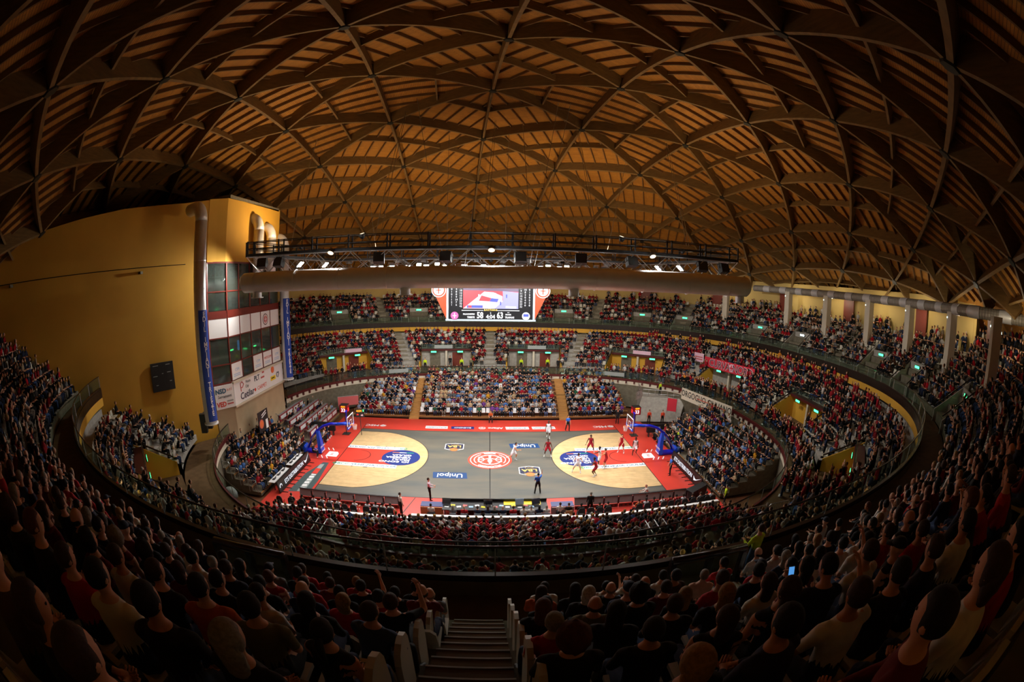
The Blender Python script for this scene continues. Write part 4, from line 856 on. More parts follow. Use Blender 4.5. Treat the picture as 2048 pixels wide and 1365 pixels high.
def flood(x, y, z, aim, m, lab, power, size=.42, cone=120):
    p = Vector((x, y, z)); q = (Vector(aim)-p).to_track_quat('-Z', 'Y'); e = empty('floodlight', p, label=lab, cat='floodlight', group='floodlights on the truss'); e.rotation_mode = 'QUATERNION'; e.rotation_quaternion = q
    b = MB(); b.loft([[(sx*w_, sy*h_, zz) for sx, sy in ((-1, -1), (1, -1), (1, 1), (-1, 1))] for w_, h_, zz in ((.2, .14, .26), (size*.85, size*.62, .1), (size, size*.72, -.06))], caps=True); b.build('housing', 'steel', e)
    MB().box(0, 0, -.075, size*1.8, size*1.25, .02).build('lens', m, e)
    MB().tube([(-size-.04, 0, -.02), (-size-.04, 0, .5), (size+.04, 0, .5), (size+.04, 0, -.02)], .025, 5).build('yoke', 'steel', e)
    if power:
        l = spot('flood_lamp', p+(Vector(aim)-p).normalized()*.15, aim, power, cone, .9); l.parent = None
    return e
def ord_(k): return ['first', 'second', 'third', 'fourth', 'fifth', 'sixth', 'seventh', 'eighth', 'ninth', 'tenth', 'eleventh', 'twelfth', 'thirteenth', 'fourteenth', 'fifteenth', 'sixteenth', 'seventeenth', 'eighteenth'][k]
LX = [-12.6, -11.0, -9.2, -5.9, -3.9, -2.5, -.6, 1.0, 2.6, 5.6, 7.2, 8.3, 11.2, 12.9]
far_l = [(740, 533), (757, 533), (780, 533), (813, 533), (836, 529), (851, 532), (873, 528), (889, 532), (926, 532), (965, 532), (1002, 533), (1040, 533), (1078, 533), (1093, 530), (1116, 533), (1131, 530), (1153, 533), (1190, 534), (1207, 534)]
for k, (px, py) in enumerate(far_l):
    x = (px-980)/876*44.6; z = 17.5+(533-py)*.05
    warm = 'lamp_warm' if px in (873, 1131) else ('lamp_green' if px in (836, 1093) else 'lamp')
    flood(x, TYF-.55, z-.1, (x*.35, -6.5, 0), warm, f'lit floodlight above the big duct, {ordw(k+1)} from the tower end', FLOOD_W if k % 2 == 0 else 0, .25)
for k, (x, y, a) in enumerate(((-16.3, -2.0, (2, -1, 0)), (-15.3, 1.5, (3, 2, 0)), (16.0, -2.0, (-2, -1, 0)), (15.2, 1.2, (-3, 2, 0)))):
    flood(x, y, 17.6, a, 'lamp', ['slanting lit floodlight at the tower end of the truss', 'second slanting lit floodlight at the tower end', 'slanting lit floodlight at the open end of the truss', 'second slanting lit floodlight at the open end'][k], FLOOD_W, .42)
for k in range(8): flood(-14+4*k, TYN+.5, 16.75, ((-14+4*k)*.5, 7.5, 0), 'lamp', f'floodlight on the near truss aimed across the court, {ord_(k)} from the tower end', FLOOD_W*.9, .36)
for k, x in enumerate((-16.9, -15.4, -7.6, -3.0, 1.9, 6.0, 9.6, 15.2, 17.1)):
    s = empty('loudspeaker', (x, TYN-.3, 17.55), .0, label=f'black loudspeaker box on the near truss, {ord_(k)} from the tower end', cat='speaker', group='loudspeakers on the truss'); s.rotation_euler = (-.35, 0, .15*(-1)**k)
    MB().box(0, 0, 0, .75, .5, .65).build('cabinet', 'black', s); MB().box(0, -.26, 0, .66, .02, .56).build('grille', 'steel_dark', s); MB().tube([(-.4, 0, 0), (-.4, 0, .45), (.4, 0, .45), (.4, 0, 0)], .02, 5).build('bracket', 'steel_dark', s)
for k in range(12):
    x = -15+2.7*k; s = empty('spotlight', (x, TYF-.2, 17.9), 0, label=f'unlit spotlight with pale bracket on the far truss, {ord_(k)} from the tower end', cat='spotlight', group='unlit spotlights on the truss')
    MB().loft([[(math.cos(a)*r, math.sin(a)*r*.8, z) for a in np.linspace(0, 2*PI, 9)[:-1]] for r, z in ((.2, .3), (.32, .05), (.34, -.1))]).build('housing', 'steel', s); MB().tube([(-.4, 0, 0), (-.4, 0, .55), (.4, 0, .55), (.4, 0, 0)], .03, 5).build('yoke', 'steel', s)
def fill_lamp(name, p, aim, w, cone, lab, col=(1, .95, .88)):  # added fixture with a spot, used to brighten stands and dome
    q = (Vector(aim)-Vector(p)).to_track_quat('-Z', 'Y'); e = empty(name, p, label=lab, cat='lamp', group='added fill lamps on the truss'); e.rotation_mode = 'QUATERNION'; e.rotation_quaternion = q
    MB().loft([[(math.cos(a)*r, math.sin(a)*r, z) for a in np.linspace(0, 2*PI, 11)[:-1]] for r, z in ((.12, .35), (.2, .2), (.24, 0))]).build('housing', 'steel_dark', e); MB().tube([(0, 0, -.012), (0, 0, .0)], .21, 12).build('lens', 'lamp_dim', e)
    spot('fill_spot', Vector(p)+(Vector(aim)-Vector(p)).normalized()*.1, aim, w, cone, .9, col, .2)
for k, (p, aim, f, cone, lab) in enumerate((((-9, 8.7, 18.0), (-14, 25, 3), 1.0, 84, 'added fill lamp aimed at the far gallery, tower end'), ((0, 8.7, 18.0), (0, 26, 3), 1.0, 84, 'added fill lamp aimed at the far gallery, middle'), ((9, 8.7, 18.0), (15, 25, 3), 1.0, 84, 'added fill lamp aimed at the far gallery, open end'), ((17.6, 4, 18.0), (33, 12, 6), 1.0, 110, 'added fill lamp aimed at the fan end'), ((18.9, -4, 18.0), (33, -10, 5), .7, 110, 'added fill lamp aimed at the dark curve'), ((-18.9, -4, 18.0), (-27, -14, 10), .7, 115, 'added fill lamp aimed at the yellow wall'), ((0, -8.2, 18.0), (0, -19, 2), .8, 105, 'added fill lamp aimed at the near stand, middle'), ((-11, -8.2, 18.0), (-12, -19, 2), .7, 105, 'added fill lamp aimed at the near stand, tower end'), ((11, -8.2, 18.0), (12, -19, 2), .7, 105, 'added fill lamp aimed at the near stand, fan end'))):
    fill_lamp('stand_fill_lamp', p, aim, STAND_FILL_W*f, cone, lab)  # lamps added on the truss so the stands come out brighter
for k, (x, y, f) in enumerate(((-12, 8, 1.15), (0, 8, 1.15), (12, 8, 1.15), (-17.2, 0, .75), (17.2, 0, .75), (-9, -7.4, .5), (9, -7.4, .5))):
    fill_lamp('added_uplight', (x, y, 19.3), (x*1.3, (28 if y > 4 else y*1.35), 29), DOME_FILL_W*f, 165, f'added warm fill lamp on the truss catwalk, {ordw(k+1)} round from the far tower corner', (1, .72, .42))  # lamps added on the truss to lift the dome with warm light
cab = [(-8.0, -7.4, 19.0, (-8.7, 4.0)), (-7.6, -7.4, 19.0, (-8.6, 4.0)), (-3.9, 0, 17.2, (-7.2, 1.5)), (-2.2, 0, 17.2, (-.3, 2.0)), (-.6, -7.4, 19.0, (0.1, 8)), (-.3, -7.4, 19.0, (.2, 8)), (2.6, -7.4, 19.0, (3.0, 8)), (3.6, 0, 17.2, (7.1, 2.0)), (3.2, 0, 17.2, (6.0, 2.4)), (7.0, -7.4, 19.0, (8.3, 6)), (7.2, -7.4, 19.0, (8.4, 6)), (14.2, -7.4, 19, (17.5, 4)), (14.0, -7.4, 19, (17.3, 4)), (12, 8, 19, (15.5, 12)), (-14.5, -7.4, 19, (-18, 4)), (-12, 8, 19, (-15, 12)), (1.4, 8, 19, (1.7, 11)), (-4.5, 8, 19, (-5, 11))]
for k, (x, y, z, (X, Y)) in enumerate(cab):
    r = math.hypot(X+.2, Y-1)/11.4; lp = None
    px_, py_ = (X+.2), (Y-1.0); lx, ly = (px_*DC+py_*DS), (-px_*DS+py_*DC); rr = math.hypot(px_, py_)
    lo, hi = 0, 5
    for _ in range(30):
        mid = (lo+hi)/2
        if herm(RHO, mid, False) < rr: lo = mid
        else: hi = mid
    q = dome((lx/rr*lo, ly/rr*lo))
    MB().tube([(0, 0, 0), Vector(q)-Vector((x, y, z))], .024, 5).build('hanging_cable', 'steel', loc=(x, y, z), label=f'thin steel cable from the dome, {ord_(k)} of the suspension lines', cat='cable', group='suspension cables')
# scoreboard cube
sbd = empty('video_scoreboard', (0, 0, 12.9), label='hanging video scoreboard cube with orange corner wings', cat='scoreboard')
MB().box(0, 0, 1.7, 6.6, 6.6, 3.4).build('frame', 'grey_plastic', sbd)
MB().box(0, -3.33, 1.68, 6.5, .06, 3.3).build('screen_face', 'screen_dark', sbd)
MB().box(0, -3.32, .06, 6.9, .12, .14).build('bottom_trim', 'grey_plastic', sbd)
for s in (-1, 1):
    MB().box(s*3.3, -3.34, 1.7, .16, .1, 3.4).build('side_trim', 'grey_plastic', sbd)
    MB().plate([(s*3.38, -3.3, .1), (s*3.38, -3.3, 3.4), (s*4.95, -3.3, 3.4)], .1, (0, 1, 0)).build('corner_wing', 'scoreboard_orange', sbd)
    c = MB(); c.tube([(s*3.98, -3.36, 2.35), (s*3.98, -3.33, 2.35)], .56, 24); c.build('crest', 'screen_white', sbd); MB().tube([(s*3.98, -3.38, 2.35), (s*3.98, -3.36, 2.35)], .5, 24).build('crest_disc', 'scoreboard_orange', sbd); MB().tube([(s*3.98, -3.4, 2.35), (s*3.98, -3.38, 2.35)], .40, 24).build('crest_core', 'screen_white', sbd); MB().box(s*3.98, -3.42, 2.35, .08, .02, .55).box(s*3.98, -3.42, 2.35, .4, .02, .07).build('crest_cross', 'scoreboard_orange', sbd)
fz = frame_mtx((1, 0, 0), (0, 0, 1)); Yp = -3.38
def scr(poly, m, dy=0.0): return MB().plate([(x, Yp-dy, z) for x, z in poly], .01, (0, -1, 0)).build('picture', m, sbd)
scr([(-2.1, .95), (2.1, .95), (2.1, 3.2), (-2.1, 3.2)], 'screen_red'); scr([(-2.1, 2.35), (2.1, 2.25), (2.1, 3.2), (-2.1, 3.2)], 'screen_crowd', .01)
scr([(-.6, 2.75), (.8, 2.7), (.8, 3.05), (-.6, 3.1)], 'screen_white', .02); scr([(1.05, 2.6), (2.1, 2.55), (2.1, 3.1), (1.05, 3.15)], 'screen_white', .02); scr([(-1.8, 2.7), (-1.1, 2.7), (-1.0, 3.15), (-1.8, 3.15)], 'screen_navy', .02)
scr([(.2, .95), (2.1, .95), (2.1, 2.2), (.9, 2.3), (.95, 1.6)], 'screen_blue', .02); scr([(-2.1, .95), (.3, .95), (.9, 1.5), (.9, 1.9), (.2, 2.2), (-.5, 2.25), (-1.3, 1.6)], 'screen_pink', .025); scr([(-.9, 1.55), (.1, 1.5), (.05, 1.75), (-.7, 1.95)], 'screen_red', .03); scr([(-.1, 1.5), (.5, 1.45), (.6, 1.7), (.05, 1.75)], 'screen_navy', .035)
scr([(-1.8, 1.0), (-.6, 1.0), (-.6, 1.2), (-1.8, 1.2)], 'screen_navy', .04); scr([(-1.7, 1.02), (-1.45, 1.02), (-1.45, 1.18), (-1.7, 1.18)], 'screen_red', .05); scr([(1.15, 1.0), (1.95, .98), (1.95, 1.12), (1.15, 1.16)], 'screen_white', .04)
for x, z in ((.35, 2.0), (.75, 1.35), (-.9, 1.9), (1.2, 1.9), (-.35, 1.25)): scr([(x-.04, z-.12), (x+.04, z-.12), (x+.05, z+.14), (x-.05, z+.14)], 'screen_white' if x < .5 else 'screen_navy', .05)
scr([(-2.2, .78), (-.55, .8), (-.55, .83), (-2.2, .83)], 'screen_white', .02); scr([(.5, .8), (2.2, .78), (2.2, .83), (.5, .83)], 'screen_white', .02)
def st(s, size, x, z, m='screen_white', sx=1.0, al='CENTER', b=.0): return text(s, size, (x, Yp-.05, z), m, sbd, mtx=fz, sx=sx, align=al, bold=b)
st('58', .66, -.8, .42, sx=.75, b=.02); st('63', .66, .72, .42, sx=.75, b=.02); st('4:04', .42, .0, .32, sx=.95, b=.01); st('3', .2, 0, .6); st('BASTIANI', .2, 0, .84, 'gold', 1.2)
st('PALLACANESTRO', .15, -1.65, .52, sx=.75, b=.006); st('TRIESTE', .18, -1.5, .28, sx=.9, b=.008); st('**', .2, 1.35, .62); st('SHARK', .14, 1.35, .5, b=.005); st('TRAPANI', .19, 1.45, .28, sx=.9, b=.008)
for x, m_ in ((-2.75, 'badge_pink'), (2.7, 'screen_white')): MB().tube([(x, Yp-.03, .4), (x, Yp, .4)], .3, 22).build('team_badge', m_, sbd)
MB().box(-2.75, Yp-.05, .4, .05, .02, .4).box(-2.75, Yp-.05, .4, .3, .02, .05).build('badge_cross', 'screen_white', sbd); MB().prism([(2.5, Yp-.05), (2.9, Yp-.05), (2.85, Yp-.04), (2.55, Yp-.04)], .36, .56).build('badge_fish', 'screen_navy', sbd)
cols = ((-2.98, ['1', '0', '0', '1', '0', '1', '1', '2', '1']), (-2.62, ['10', '6', '4', '8', '0', '9', '14', '7', '6']), (-2.28, ['4', '8', '9', '10', '12', '13', '22', '23', '32', '42']), (2.3, ['5', '6', '7', '9', '11', '15', '16', '22', '23', '32']), (2.62, ['10', '8', '10', '8', '2', '0', '4', '0', '0']), (2.95, ['2', '1', '0', '1', '2', '0', '0', '2', '0']))
for x, L_ in cols: text('\n'.join(L_), .20, (x, Yp-.03, 2.02), 'screen_white', sbd, mtx=fz, sx=1.0)

# ================================================================== HOOPS
def hoop(sx, lab):
    e = empty('basketball_hoop', (sx*12.425, 0, 0), 0 if sx > 0 else PI, label=lab, cat='hoop')     # +x points away from the court
    MB().tube([(.2286*math.cos(a), .2286*math.sin(a), 3.05) for a in np.linspace(0, 2*PI, 25)[:-1]], .014, 6, closed=True).build('rim', 'rim_orange', e); MB().box(.3, 0, 3.02, .16, .2, .08).build('rim_bracket', 'rim_orange', e)
    nt = MB()
    for k in range(12):
        for s in (0, 1):
            pts = []
            for i in range(6):
                r = .22*(1-.42*i/5)+(.02 if i == 5 else 0); a = 2*PI*(k+(i*.5 if s else -i*.5))/12; pts.append((r*math.cos(a), r*math.sin(a), 3.04-.09*i))
            nt.tube(pts, .009, 4, caps=False)
    nt.build('net', 'net', e)
    MB().box(.375+.02, 0, 3.42, .03, 1.8, 1.05).build('backboard', 'backboard_glass', e)
    f = MB()
    for z in (2.9, 3.945): f.box(.39, 0, z, .05, 1.84, .06)
    for y in (-.9, .9): f.box(.39, y, 3.42, .05, .06, 1.08)
    f.build('backboard_frame', 'white', e)
    f = MB(); f.box(.37, 0, 3.05, .01, .59, .04); f.box(.37, 0, 3.5, .01, .59, .04); f.box(.37, -.295, 3.27, .01, .04, .45); f.box(.37, .295, 3.27, .01, .04, .45); f.build('shooter_square', 'white', e)
    f = MB(); f.box(.4, 0, 2.86, .1, 1.84, .1); f.box(.4, -.93, 2.98, .1, .08, .3); f.box(.4, .93, 2.98, .1, .08, .3); f.build('edge_pad', 'blue_pad', e)
    MB().tube([(.42, 0, 3.1), (1.1, 0, 3.08), (1.9, 0, 3.0)], .15, 10).build('arm_pad', 'blue_pad', e, smooth=True)
    MB().tube([(1.6, 0, 3.04), (2.4, 0, 3.0), (3.2, 0, 2.75), (4.0, 0, 2.2), (4.6, 0, 1.5), (5.1, 0, .4)], [.14, .14, .13, .12, .1, .09], 8).build('arm', 'blue_steel', e, smooth=True)
    MB().loft([[(3.55, -.45, .1), (3.95, -.45, .1), (3.95, .45, .1), (3.55, .45, .1)], [(3.6, -.3, 1.2), (3.95, -.3, 1.2), (3.95, .3, 1.2), (3.6, .3, 1.2)], [(3.75, -.18, 2.2), (4.0, -.18, 2.2), (4.0, .18, 2.2), (3.75, .18, 2.2)]]).build('front_pad', 'blue_pad', e)
    text('SPALDING', .26, (3.53, 0, .7), 'print_white', e, mtx=frame_mtx((0, -1, 0), (0.05, 0, 1))); MB().box(3.53, 0, .2, .02, .8, .12).build('pad_stripe', 'banner_pink', e)
    MB().box(4.5, 0, .16, 1.7, .8, .2).build('base_frame', 'blue_steel', e); MB().loft([[(5.2, -.5, .1), (6.2, -.5, .1), (6.2, .5, .1), (5.2, .5, .1)], [(5.2, -.5, .55), (6.2, -.5, .7), (6.2, .5, .7), (5.2, .5, .55)], [(5.35, -.45, .72), (6.05, -.45, .85), (6.05, .45, .85), (5.35, .45, .72)]]).build('counterweight', 'blue_pad', e)
    m = MB(); m.tube([(4.2, -.25, 1.9), (5.4, -.3, .3)], .03, 6); m.tube([(4.2, .25, 1.9), (5.4, .3, .3)], .03, 6); m.tube([(3.9, 0, 1.3), (4.5, 0, 1.5)], .025, 6); m.build('tie_rods', 'steel', e)
    MB().box(.75, 0, 3.75, .08, .12, 1.15).build('upright', 'blue_steel', e)
    MB().box(.75, 0, 4.3, .1, .5, .08).build('stay', 'blue_steel', e)
    for s in (-1, 1): MB().beam((.75, s*.6, 3.2), (1.5, 0, 3.1), .05, .05).build('stay', 'blue_steel', e)
    # shot clock cube above the board
    q = empty('shot_clock', (sx*15.3, 5.5, 2.45), 0, label='red shot clock cube showing 33, '+('tower side' if sx < 0 else 'ramp side'), cat='clock', group='shot clock cubes')
    MB().box(0, 0, .42, .84, .84, .84).build('case', 'black', q); MB().box(0, -.425, .42, .76, .01, .76).build('front_face', 'cube_face', q); MB().box(-sx*.425, 0, .42, .01, .76, .76).build('side_face', 'cube_face', q)
    text('33', .52, (0, -.44, .3), 'led_white', q, mtx=fz, sx=.95, bold=.012); text('4:04', .26, (0, -.44, .68), 'led_amber', q, mtx=fz, sx=1.05, bold=.01)
    text('33', .45, (-sx*.44, 0, .3), 'led_red', q, mtx=frame_mtx((0, -sx*-1 if sx < 0 else -1, 0) if 0 else (0, (1 if sx < 0 else -1), 0), (0, 0, 1)), sx=.9, bold=.01)
    MB().tube([(0, 0, -2.45), (0, 0, 0)], .05, 8).build('stand', 'steel_dark', q); MB().box(0, 0, -2.42, .8, .8, .06).build('stand_base', 'steel_dark', q)
    return e
hoop(-1, 'blue padded hoop stand on the sponsor board side'); hoop(1, 'blue padded hoop stand where the players are grouped')
tm = empty('timer_panel', (-13.55, 5.4, 2.0), .2, label='small timer panel with amber and red digits beside the backboard', cat='clock'); MB().box(0, 0, .45, .95, .12, .9).build('case', 'black', tm); text('4:04', .34, (-.08, -.07, .68), 'led_amber', tm, mtx=fz, bold=.01); MB().box(.38, -.065, .72, .1, .01, .22).build('green_bar', 'led_green', tm); text('63', .24, (.22, -.07, .22), 'led_white', tm, mtx=fz); text('58', .2, (-.25, -.07, .3), 'led_red', tm, mtx=fz); MB().tube([(0, 0, -2.0), (0, 0, 0)], .04, 6).build('stand', 'steel_dark', tm)
for k, x in enumerate((-17.6, 17.8)):
    t_ = empty('monitor_desk', (x, 4.9, 0), 0, label=['black monitor cabinet behind the tower-side hoop', 'black monitor cabinet behind the ramp-side hoop'][k], cat='cabinet'); MB().box(0, 0, .95, 2.5, .3, .9).build('cabinet', 'black', t_); MB().box(0, -.16, 1.05, .5, .01, .16).build('badge', 'grey_print', t_)
    for s in (-1, 1): MB().box(s*1.0, 0, .25, .1, .3, .5).build('leg', 'steel_dark', t_)

# ================================================================== COURTSIDE BOARDS, BENCHES, TABLE
def led_board(x0, y0, x1, y1, lab, side):
    p = Vector((x0, y0, 0)); d = Vector((x1-x0, y1-y0, 0)); L = d.length; e = empty('led_board', p, math.atan2(d.y, d.x), label=lab, cat='sign')
    MB().plate([(0, 0, .05), (L, 0, .05), (L, .18, .95), (0, .18, .95)], .12, (0, 1, 0)).build('display', 'led_board', e)
    fm_ = frame_mtx((1, 0, 0), (0, .18, .9)); text('ETS DISTRIBUTION', .5, (L*(.47 if side < 0 else .42), -.0+.06, .48), 'board_white', e, mtx=fm_, sx=.95)
    cx = L*(.88 if side < 0 else .86)
    P = [(-.55, .12), (-.35, -.2), (.0, -.1), (.75, .35), (.0, -.02), (-.3, .0)]
    MB().plate([(cx+x, .08+(z)*.2-.0, .5+z) for x, z in P], .008, (0, -1, .2)).build('tick_mark', 'board_white', e)
    if side < 0: MB().tube([(L*.06, .07, .48), (L*.06, .09, .48)], .22, 18).build('ring_mark', 'board_white', e); MB().tube([(L*.06, .055, .48), (L*.06, .07, .48)], .15, 18).build('ring_core', 'led_board', e)
    for i in range(9): MB().box(L*(i+.5)/9, -.25, .03, .05, .5, .04).build('foot', 'steel_dark', e)
    return e
led_board(-16.45, -9.0, -16.45, -2.2, 'black sloped advertising board on the sponsor-board baseline', -1).scale = (1, -1, 1) if 0 else (1, 1, 1)
b2 = led_board(16.75, -1.6, 16.75, -8.0, 'black sloped advertising board on the players baseline', 1)
cb = empty('equipment_case', (15.9, -9.15, 0), .35, label='black padded block at the corner of the near boards', cat='case'); MB().loft([[(-.9, -.4, 0), (.9, -.4, 0), (.9, .4, 0), (-.9, .4, 0)], [(-.9, -.4, .8), (.9, -.3, 1.0), (.9, .3, 1.0), (-.9, .4, .8)]]).build('case_body', 'black', cb); MB().box(-.2, -.42, .5, .05, .03, .7).build('strap', 'steel_dark', cb)
def near_boards(x0, x1, n, lab0):
    w_ = (x1-x0)/n
    for i in range(n):
        e = empty('court_board', (x0+w_*(i+.5), -9.35, 0), 0, label=f'grey back of courtside board {lab0}, {ord_(i)} from the corner', cat='board', group='courtside boards seen from behind')
        MB().plate([(-w_/2+.02, -.05, .35), (w_/2-.02, -.05, .35), (w_/2-.02, .12, .9), (-w_/2+.02, .12, .9)], .06, (0, 1, 0)).build('board_back', 'grey_panel', e); MB().box(0, .15, .9, w_, .12, .04).build('top_edge', 'black', e); MB().box(w_/2-.03, -.08, .6, .12, .05, .55, m=0).build('bracket', 'black', e); MB().box(0, -.1, .18, w_-.05, .05, .3).build('lower_panel', 'red_frame', e)
        for s in (-.3, 0, .3): MB().box(s*w_, -.13, .2, .16, .03, .16).build('vent_slot', 'black', e)
near_boards(-14.5, -6.5, 7, 'before the white team bench'); near_boards(6.0, 14.9, 8, 'before the red team bench')
tb = empty('scorers_table', (.35, -9.5, 0), label='long black scorer table covered with papers and devices', cat='table')
MB().box(0, -.35, .73, 7.3, 1.3, .05).build('table_top', 'black', tb); MB().box(0, .3, .45, 7.3, .08, .9).build('front_board', 'black', tb); MB().box(0, .32, .93, 7.3, .1, .06).build('top_edge', 'black', tb)
for x in (-3.5, -1.2, 1.2, 3.5): MB().box(x, -.6, .36, .08, .08, .72).build('leg', 'steel_dark', tb)
MB().box(1.9, .0, .765, 2.6, .5, .02).build('cover_sheet', 'yellow_print', tb)
for k in range(16):
    x = -3.0+.42*k; m_ = ['print_white', 'yellow_print', 'print_white', 'rosy', 'sky_print'][k % 5]
    MB().box(0, 0, .01, .3, .22, .02, rz=.2*(k % 3-1)).build('paper_sheet', m_, loc=(x, -9.95+.2*(k % 2)-.1, .757), label=f'{["white", "yellow", "white", "pink", "pale blue"][k % 5]} sheet on the scorer table, {ord_(k)} from the white team end', cat='paper', group='papers on the scorer table')
for k, (x, col) in enumerate(((-3.05, 'dark_window'), (-.15, 'dark_window'), (2.05, 'sky_print'), (3.2, 'lba_navy'))):
    e = empty('laptop', (x, -9.75, .757), .1*(k-1), label=['open laptop at the white team end of the scorer table', 'black laptop in the middle of the scorer table', 'pale blue screened laptop on the scorer table', 'dark navy monitor at the red team end of the table'][k], cat='laptop')
    MB().box(0, -.15, .012, .42, .28, .024).build('keyboard_base', 'steel_dark', e); MB().plate([(-.3, .0, .03), (.3, .0, .03), (.3, .1, .45), (-.3, .1, .45)], .02, (0, 1, 0)).build('screen', col, e)
for k, x in enumerate((-4.05, 5.05)):
    e = empty('blue_table', (x, -9.85, 0), label=['small table with blue top beside the white team bench', 'small table with blue top beside the red team bench'][k], cat='table'); MB().box(0, .1, .74, 1.6, .7, .04).build('table_top', 'blue_print', e); MB().box(0, -.3, .36, 1.6, .06, .7).build('modesty_panel', 'tan_wood' if k == 0 else 'grey_panel', e)
    for s in (-.7, .7): MB().box(s, .35, .36, .06, .06, .72).build('leg', 'steel_dark', e)
# chairs
def chair(name, x, y, lab, grp, col, rz=0, arch=False):
    e = empty(name, (x, y, 0), rz, label=lab, cat='chair', group=grp)
    MB().box(0, 0, .45, .46, .44, .05).build('seat', col, e)
    if arch:
        m = MB(); m.loft([[(w_*s, -.24+dy, z) for s, dy in ((-1, 0), (1, 0), (1, .05), (-1, .05))] for w_, z in ((.24, .45), (.25, .8), (.22, .98), (.12, 1.08))]); m.build('backrest', col, e)
        MB().box(0, -.25, .62, .3, .012, .1).build('back_print', 'grey_print', e); MB().box(.26, -.02, .6, .05, .38, .2).build('arm_pad', 'red_print', e)
    else:
        m = MB(); m.loft([[(w_*s, -.22+dy, z) for s, dy in ((-1, 0), (1, 0), (1, .03), (-1, .03))] for w_, z in ((.22, .58), (.24, .78), (.22, .86))]); m.build('backrest', col, e)
    for sx in (-1, 1):
        for sy in (-1, 1): MB().beam((sx*.2, sy*.19, 0), (sx*.2, sy*.19, .46 if sy > 0 else .7), .035, .035).build('leg', 'steel_dark' if arch else col, e)
    return e
BENCH_L = [-15.4, -14.4, -13.5, -12.6, -11.95, -11.3, -10.7, -10.1, -9.45, -8.5, -7.9, -7.35, -6.8]
BENCH_R = [6.2, 6.85, 7.5, 8.1, 10.4, 11.0, 11.65, 12.3, 12.85, 13.4, 14.0, 14.7, 15.4, 15.9, 16.4]
for k, x in enumerate(BENCH_L): chair('bench_chair', x, -11.0, f'black arched bench chair of the white team, {ord_(k)} from the corner', 'white team bench chairs', 'bag_black', 0, True)
for k, x in enumerate(BENCH_R): chair('bench_chair', x, -10.85, f'black arched bench chair of the red team, {ord_(k)} from the table', 'red team bench chairs', 'bag_black', 0, True)
TABLE_P = [-2.5, -1.75, -.85, -.15, .3, .85, 1.55, 2.25, 2.75, 3.3, 3.8]
for k, x in enumerate(TABLE_P): chair('table_chair', x, -10.95, f'grey plastic chair at the scorer table, {ord_(k)} from the white team end', 'grey chairs at the scorer table', 'grey_plastic')
chair('folding_chair', 5.35, -10.75, 'tan chair under the official in black beside the blue table', 'side chairs', 'tan_wood'); chair('stool', -4.0, -10.9, 'dark stool behind the small blue table', 'side chairs', 'steel_dark')
mc = empty('floor_cleaner', (-20.2, -11.0, 0), .3, label='grey floor cleaning machine parked behind the low stand', cat='machine'); MB().loft([[(math.cos(a)*r, math.sin(a)*r*.7, z) for a in np.linspace(0, 2*PI, 13)[:-1]] for r, z in ((.6, .1), (.62, .5), (.45, .8), (.3, .95))]).build('body', 'grey_panel', mc, smooth=True); MB().tube([(-.3, 0, .8), (-.7, 0, 1.2)], .03, 6).build('handle', 'black', mc)

for k, (x, y, L_) in enumerate(((-17.35, -7.2, 3.0), (-17.35, -3.8, 2.6))):
    e = empty('courtside_desk', (x, y, 0), label=['white desk with laptops behind the sloped board, nearer the corner', 'white desk with laptops behind the sloped board, nearer the hoop'][k], cat='desk'); MB().box(0, 0, .74, .6, L_, .04).build('desk_top', 'white', e)
    for s in (-1, 1): MB().box(.15, s*L_*.45, .36, .06, .06, .72).build('leg', 'steel_dark', e)
    for q in range(3):
        lp = empty('laptop', (x+.05, y-L_*.3+L_*.3*q, .76), PI/2, label=f'black laptop on the desk behind the sloped board, {ordw(k*3+q+1)} from the corner', cat='laptop', group='laptops on the courtside desks'); MB().box(0, .1, .012, .34, .24, .024).build('keyboard_base', 'steel_dark', lp); MB().plate([(-.17, -.02, .02), (.17, -.02, .02), (.17, -.08, .25), (-.17, -.08, .25)], .015, (0, -1, 0)).build('screen', 'black', lp)
# ================================================================== PEOPLE
from mathutils.kdtree import KDTree
def hexc(h): return tuple(((int(h[i:i+2], 16)/255)**2.2) for i in (0, 2, 4))
SKIN = [mat('skin_'+n, hexc(c), .6, noise=.05, nscale=20) for n, c in (('light', 'd9a184'), ('mid', 'c08560'), ('dark', '5a3524'), ('deep', '3a2118'))]
HAIRM = {n: mat('hair_'+n, hexc(c), .75, noise=.3, nscale=40, bump=.3) for n, c in (('black', '17110e'), ('brown', '3a2416'), ('auburn', '5a2c14'), ('blond', '9a7440'), ('grey', '8a8378'), ('white', 'b9b4aa'), ('cap', '161c33'))}
CLO = {n: mat('cloth_'+n, hexc(c), .85, noise=.12, nscale=9, bump=.15) for n, c in (('red', 'b01622'), ('darkred', '6a1016'), ('black', '141416'), ('navy', '1b2440'), ('white', 'd9d6cf'), ('cream', 'c9b79a'), ('pink', 'c98a90'), ('palepink', 'dcc0d0'), ('orange', 'b8521c'), ('olive', '6d6a4e'), ('grey', '6e6f72'), ('denim', '3a4f72'), ('blue', '2b5fae'), ('peach', 'd8a890'), ('brown', '4a3122'), ('hivis', 'c4e01e'), ('green', '2f8a4a'), ('jersey_white', 'e8e6f0'), ('jersey_red', '9c1626'), ('ref_blue', '2a63c8'), ('orangesuit', 'e0492a'))}
SHOE = mat('shoe_white', hexc('d8d8d8'), .6); SHOEB = mat('shoe_black', hexc('18181a'), .5); FACE = mat('face_detail', hexc('2a1512'), .5)
def ddir(fw, ab, s): return Vector((s*math.sin(ab), math.sin(fw)*math.cos(ab), -math.cos(fw)*math.cos(ab)))
R = math.radians
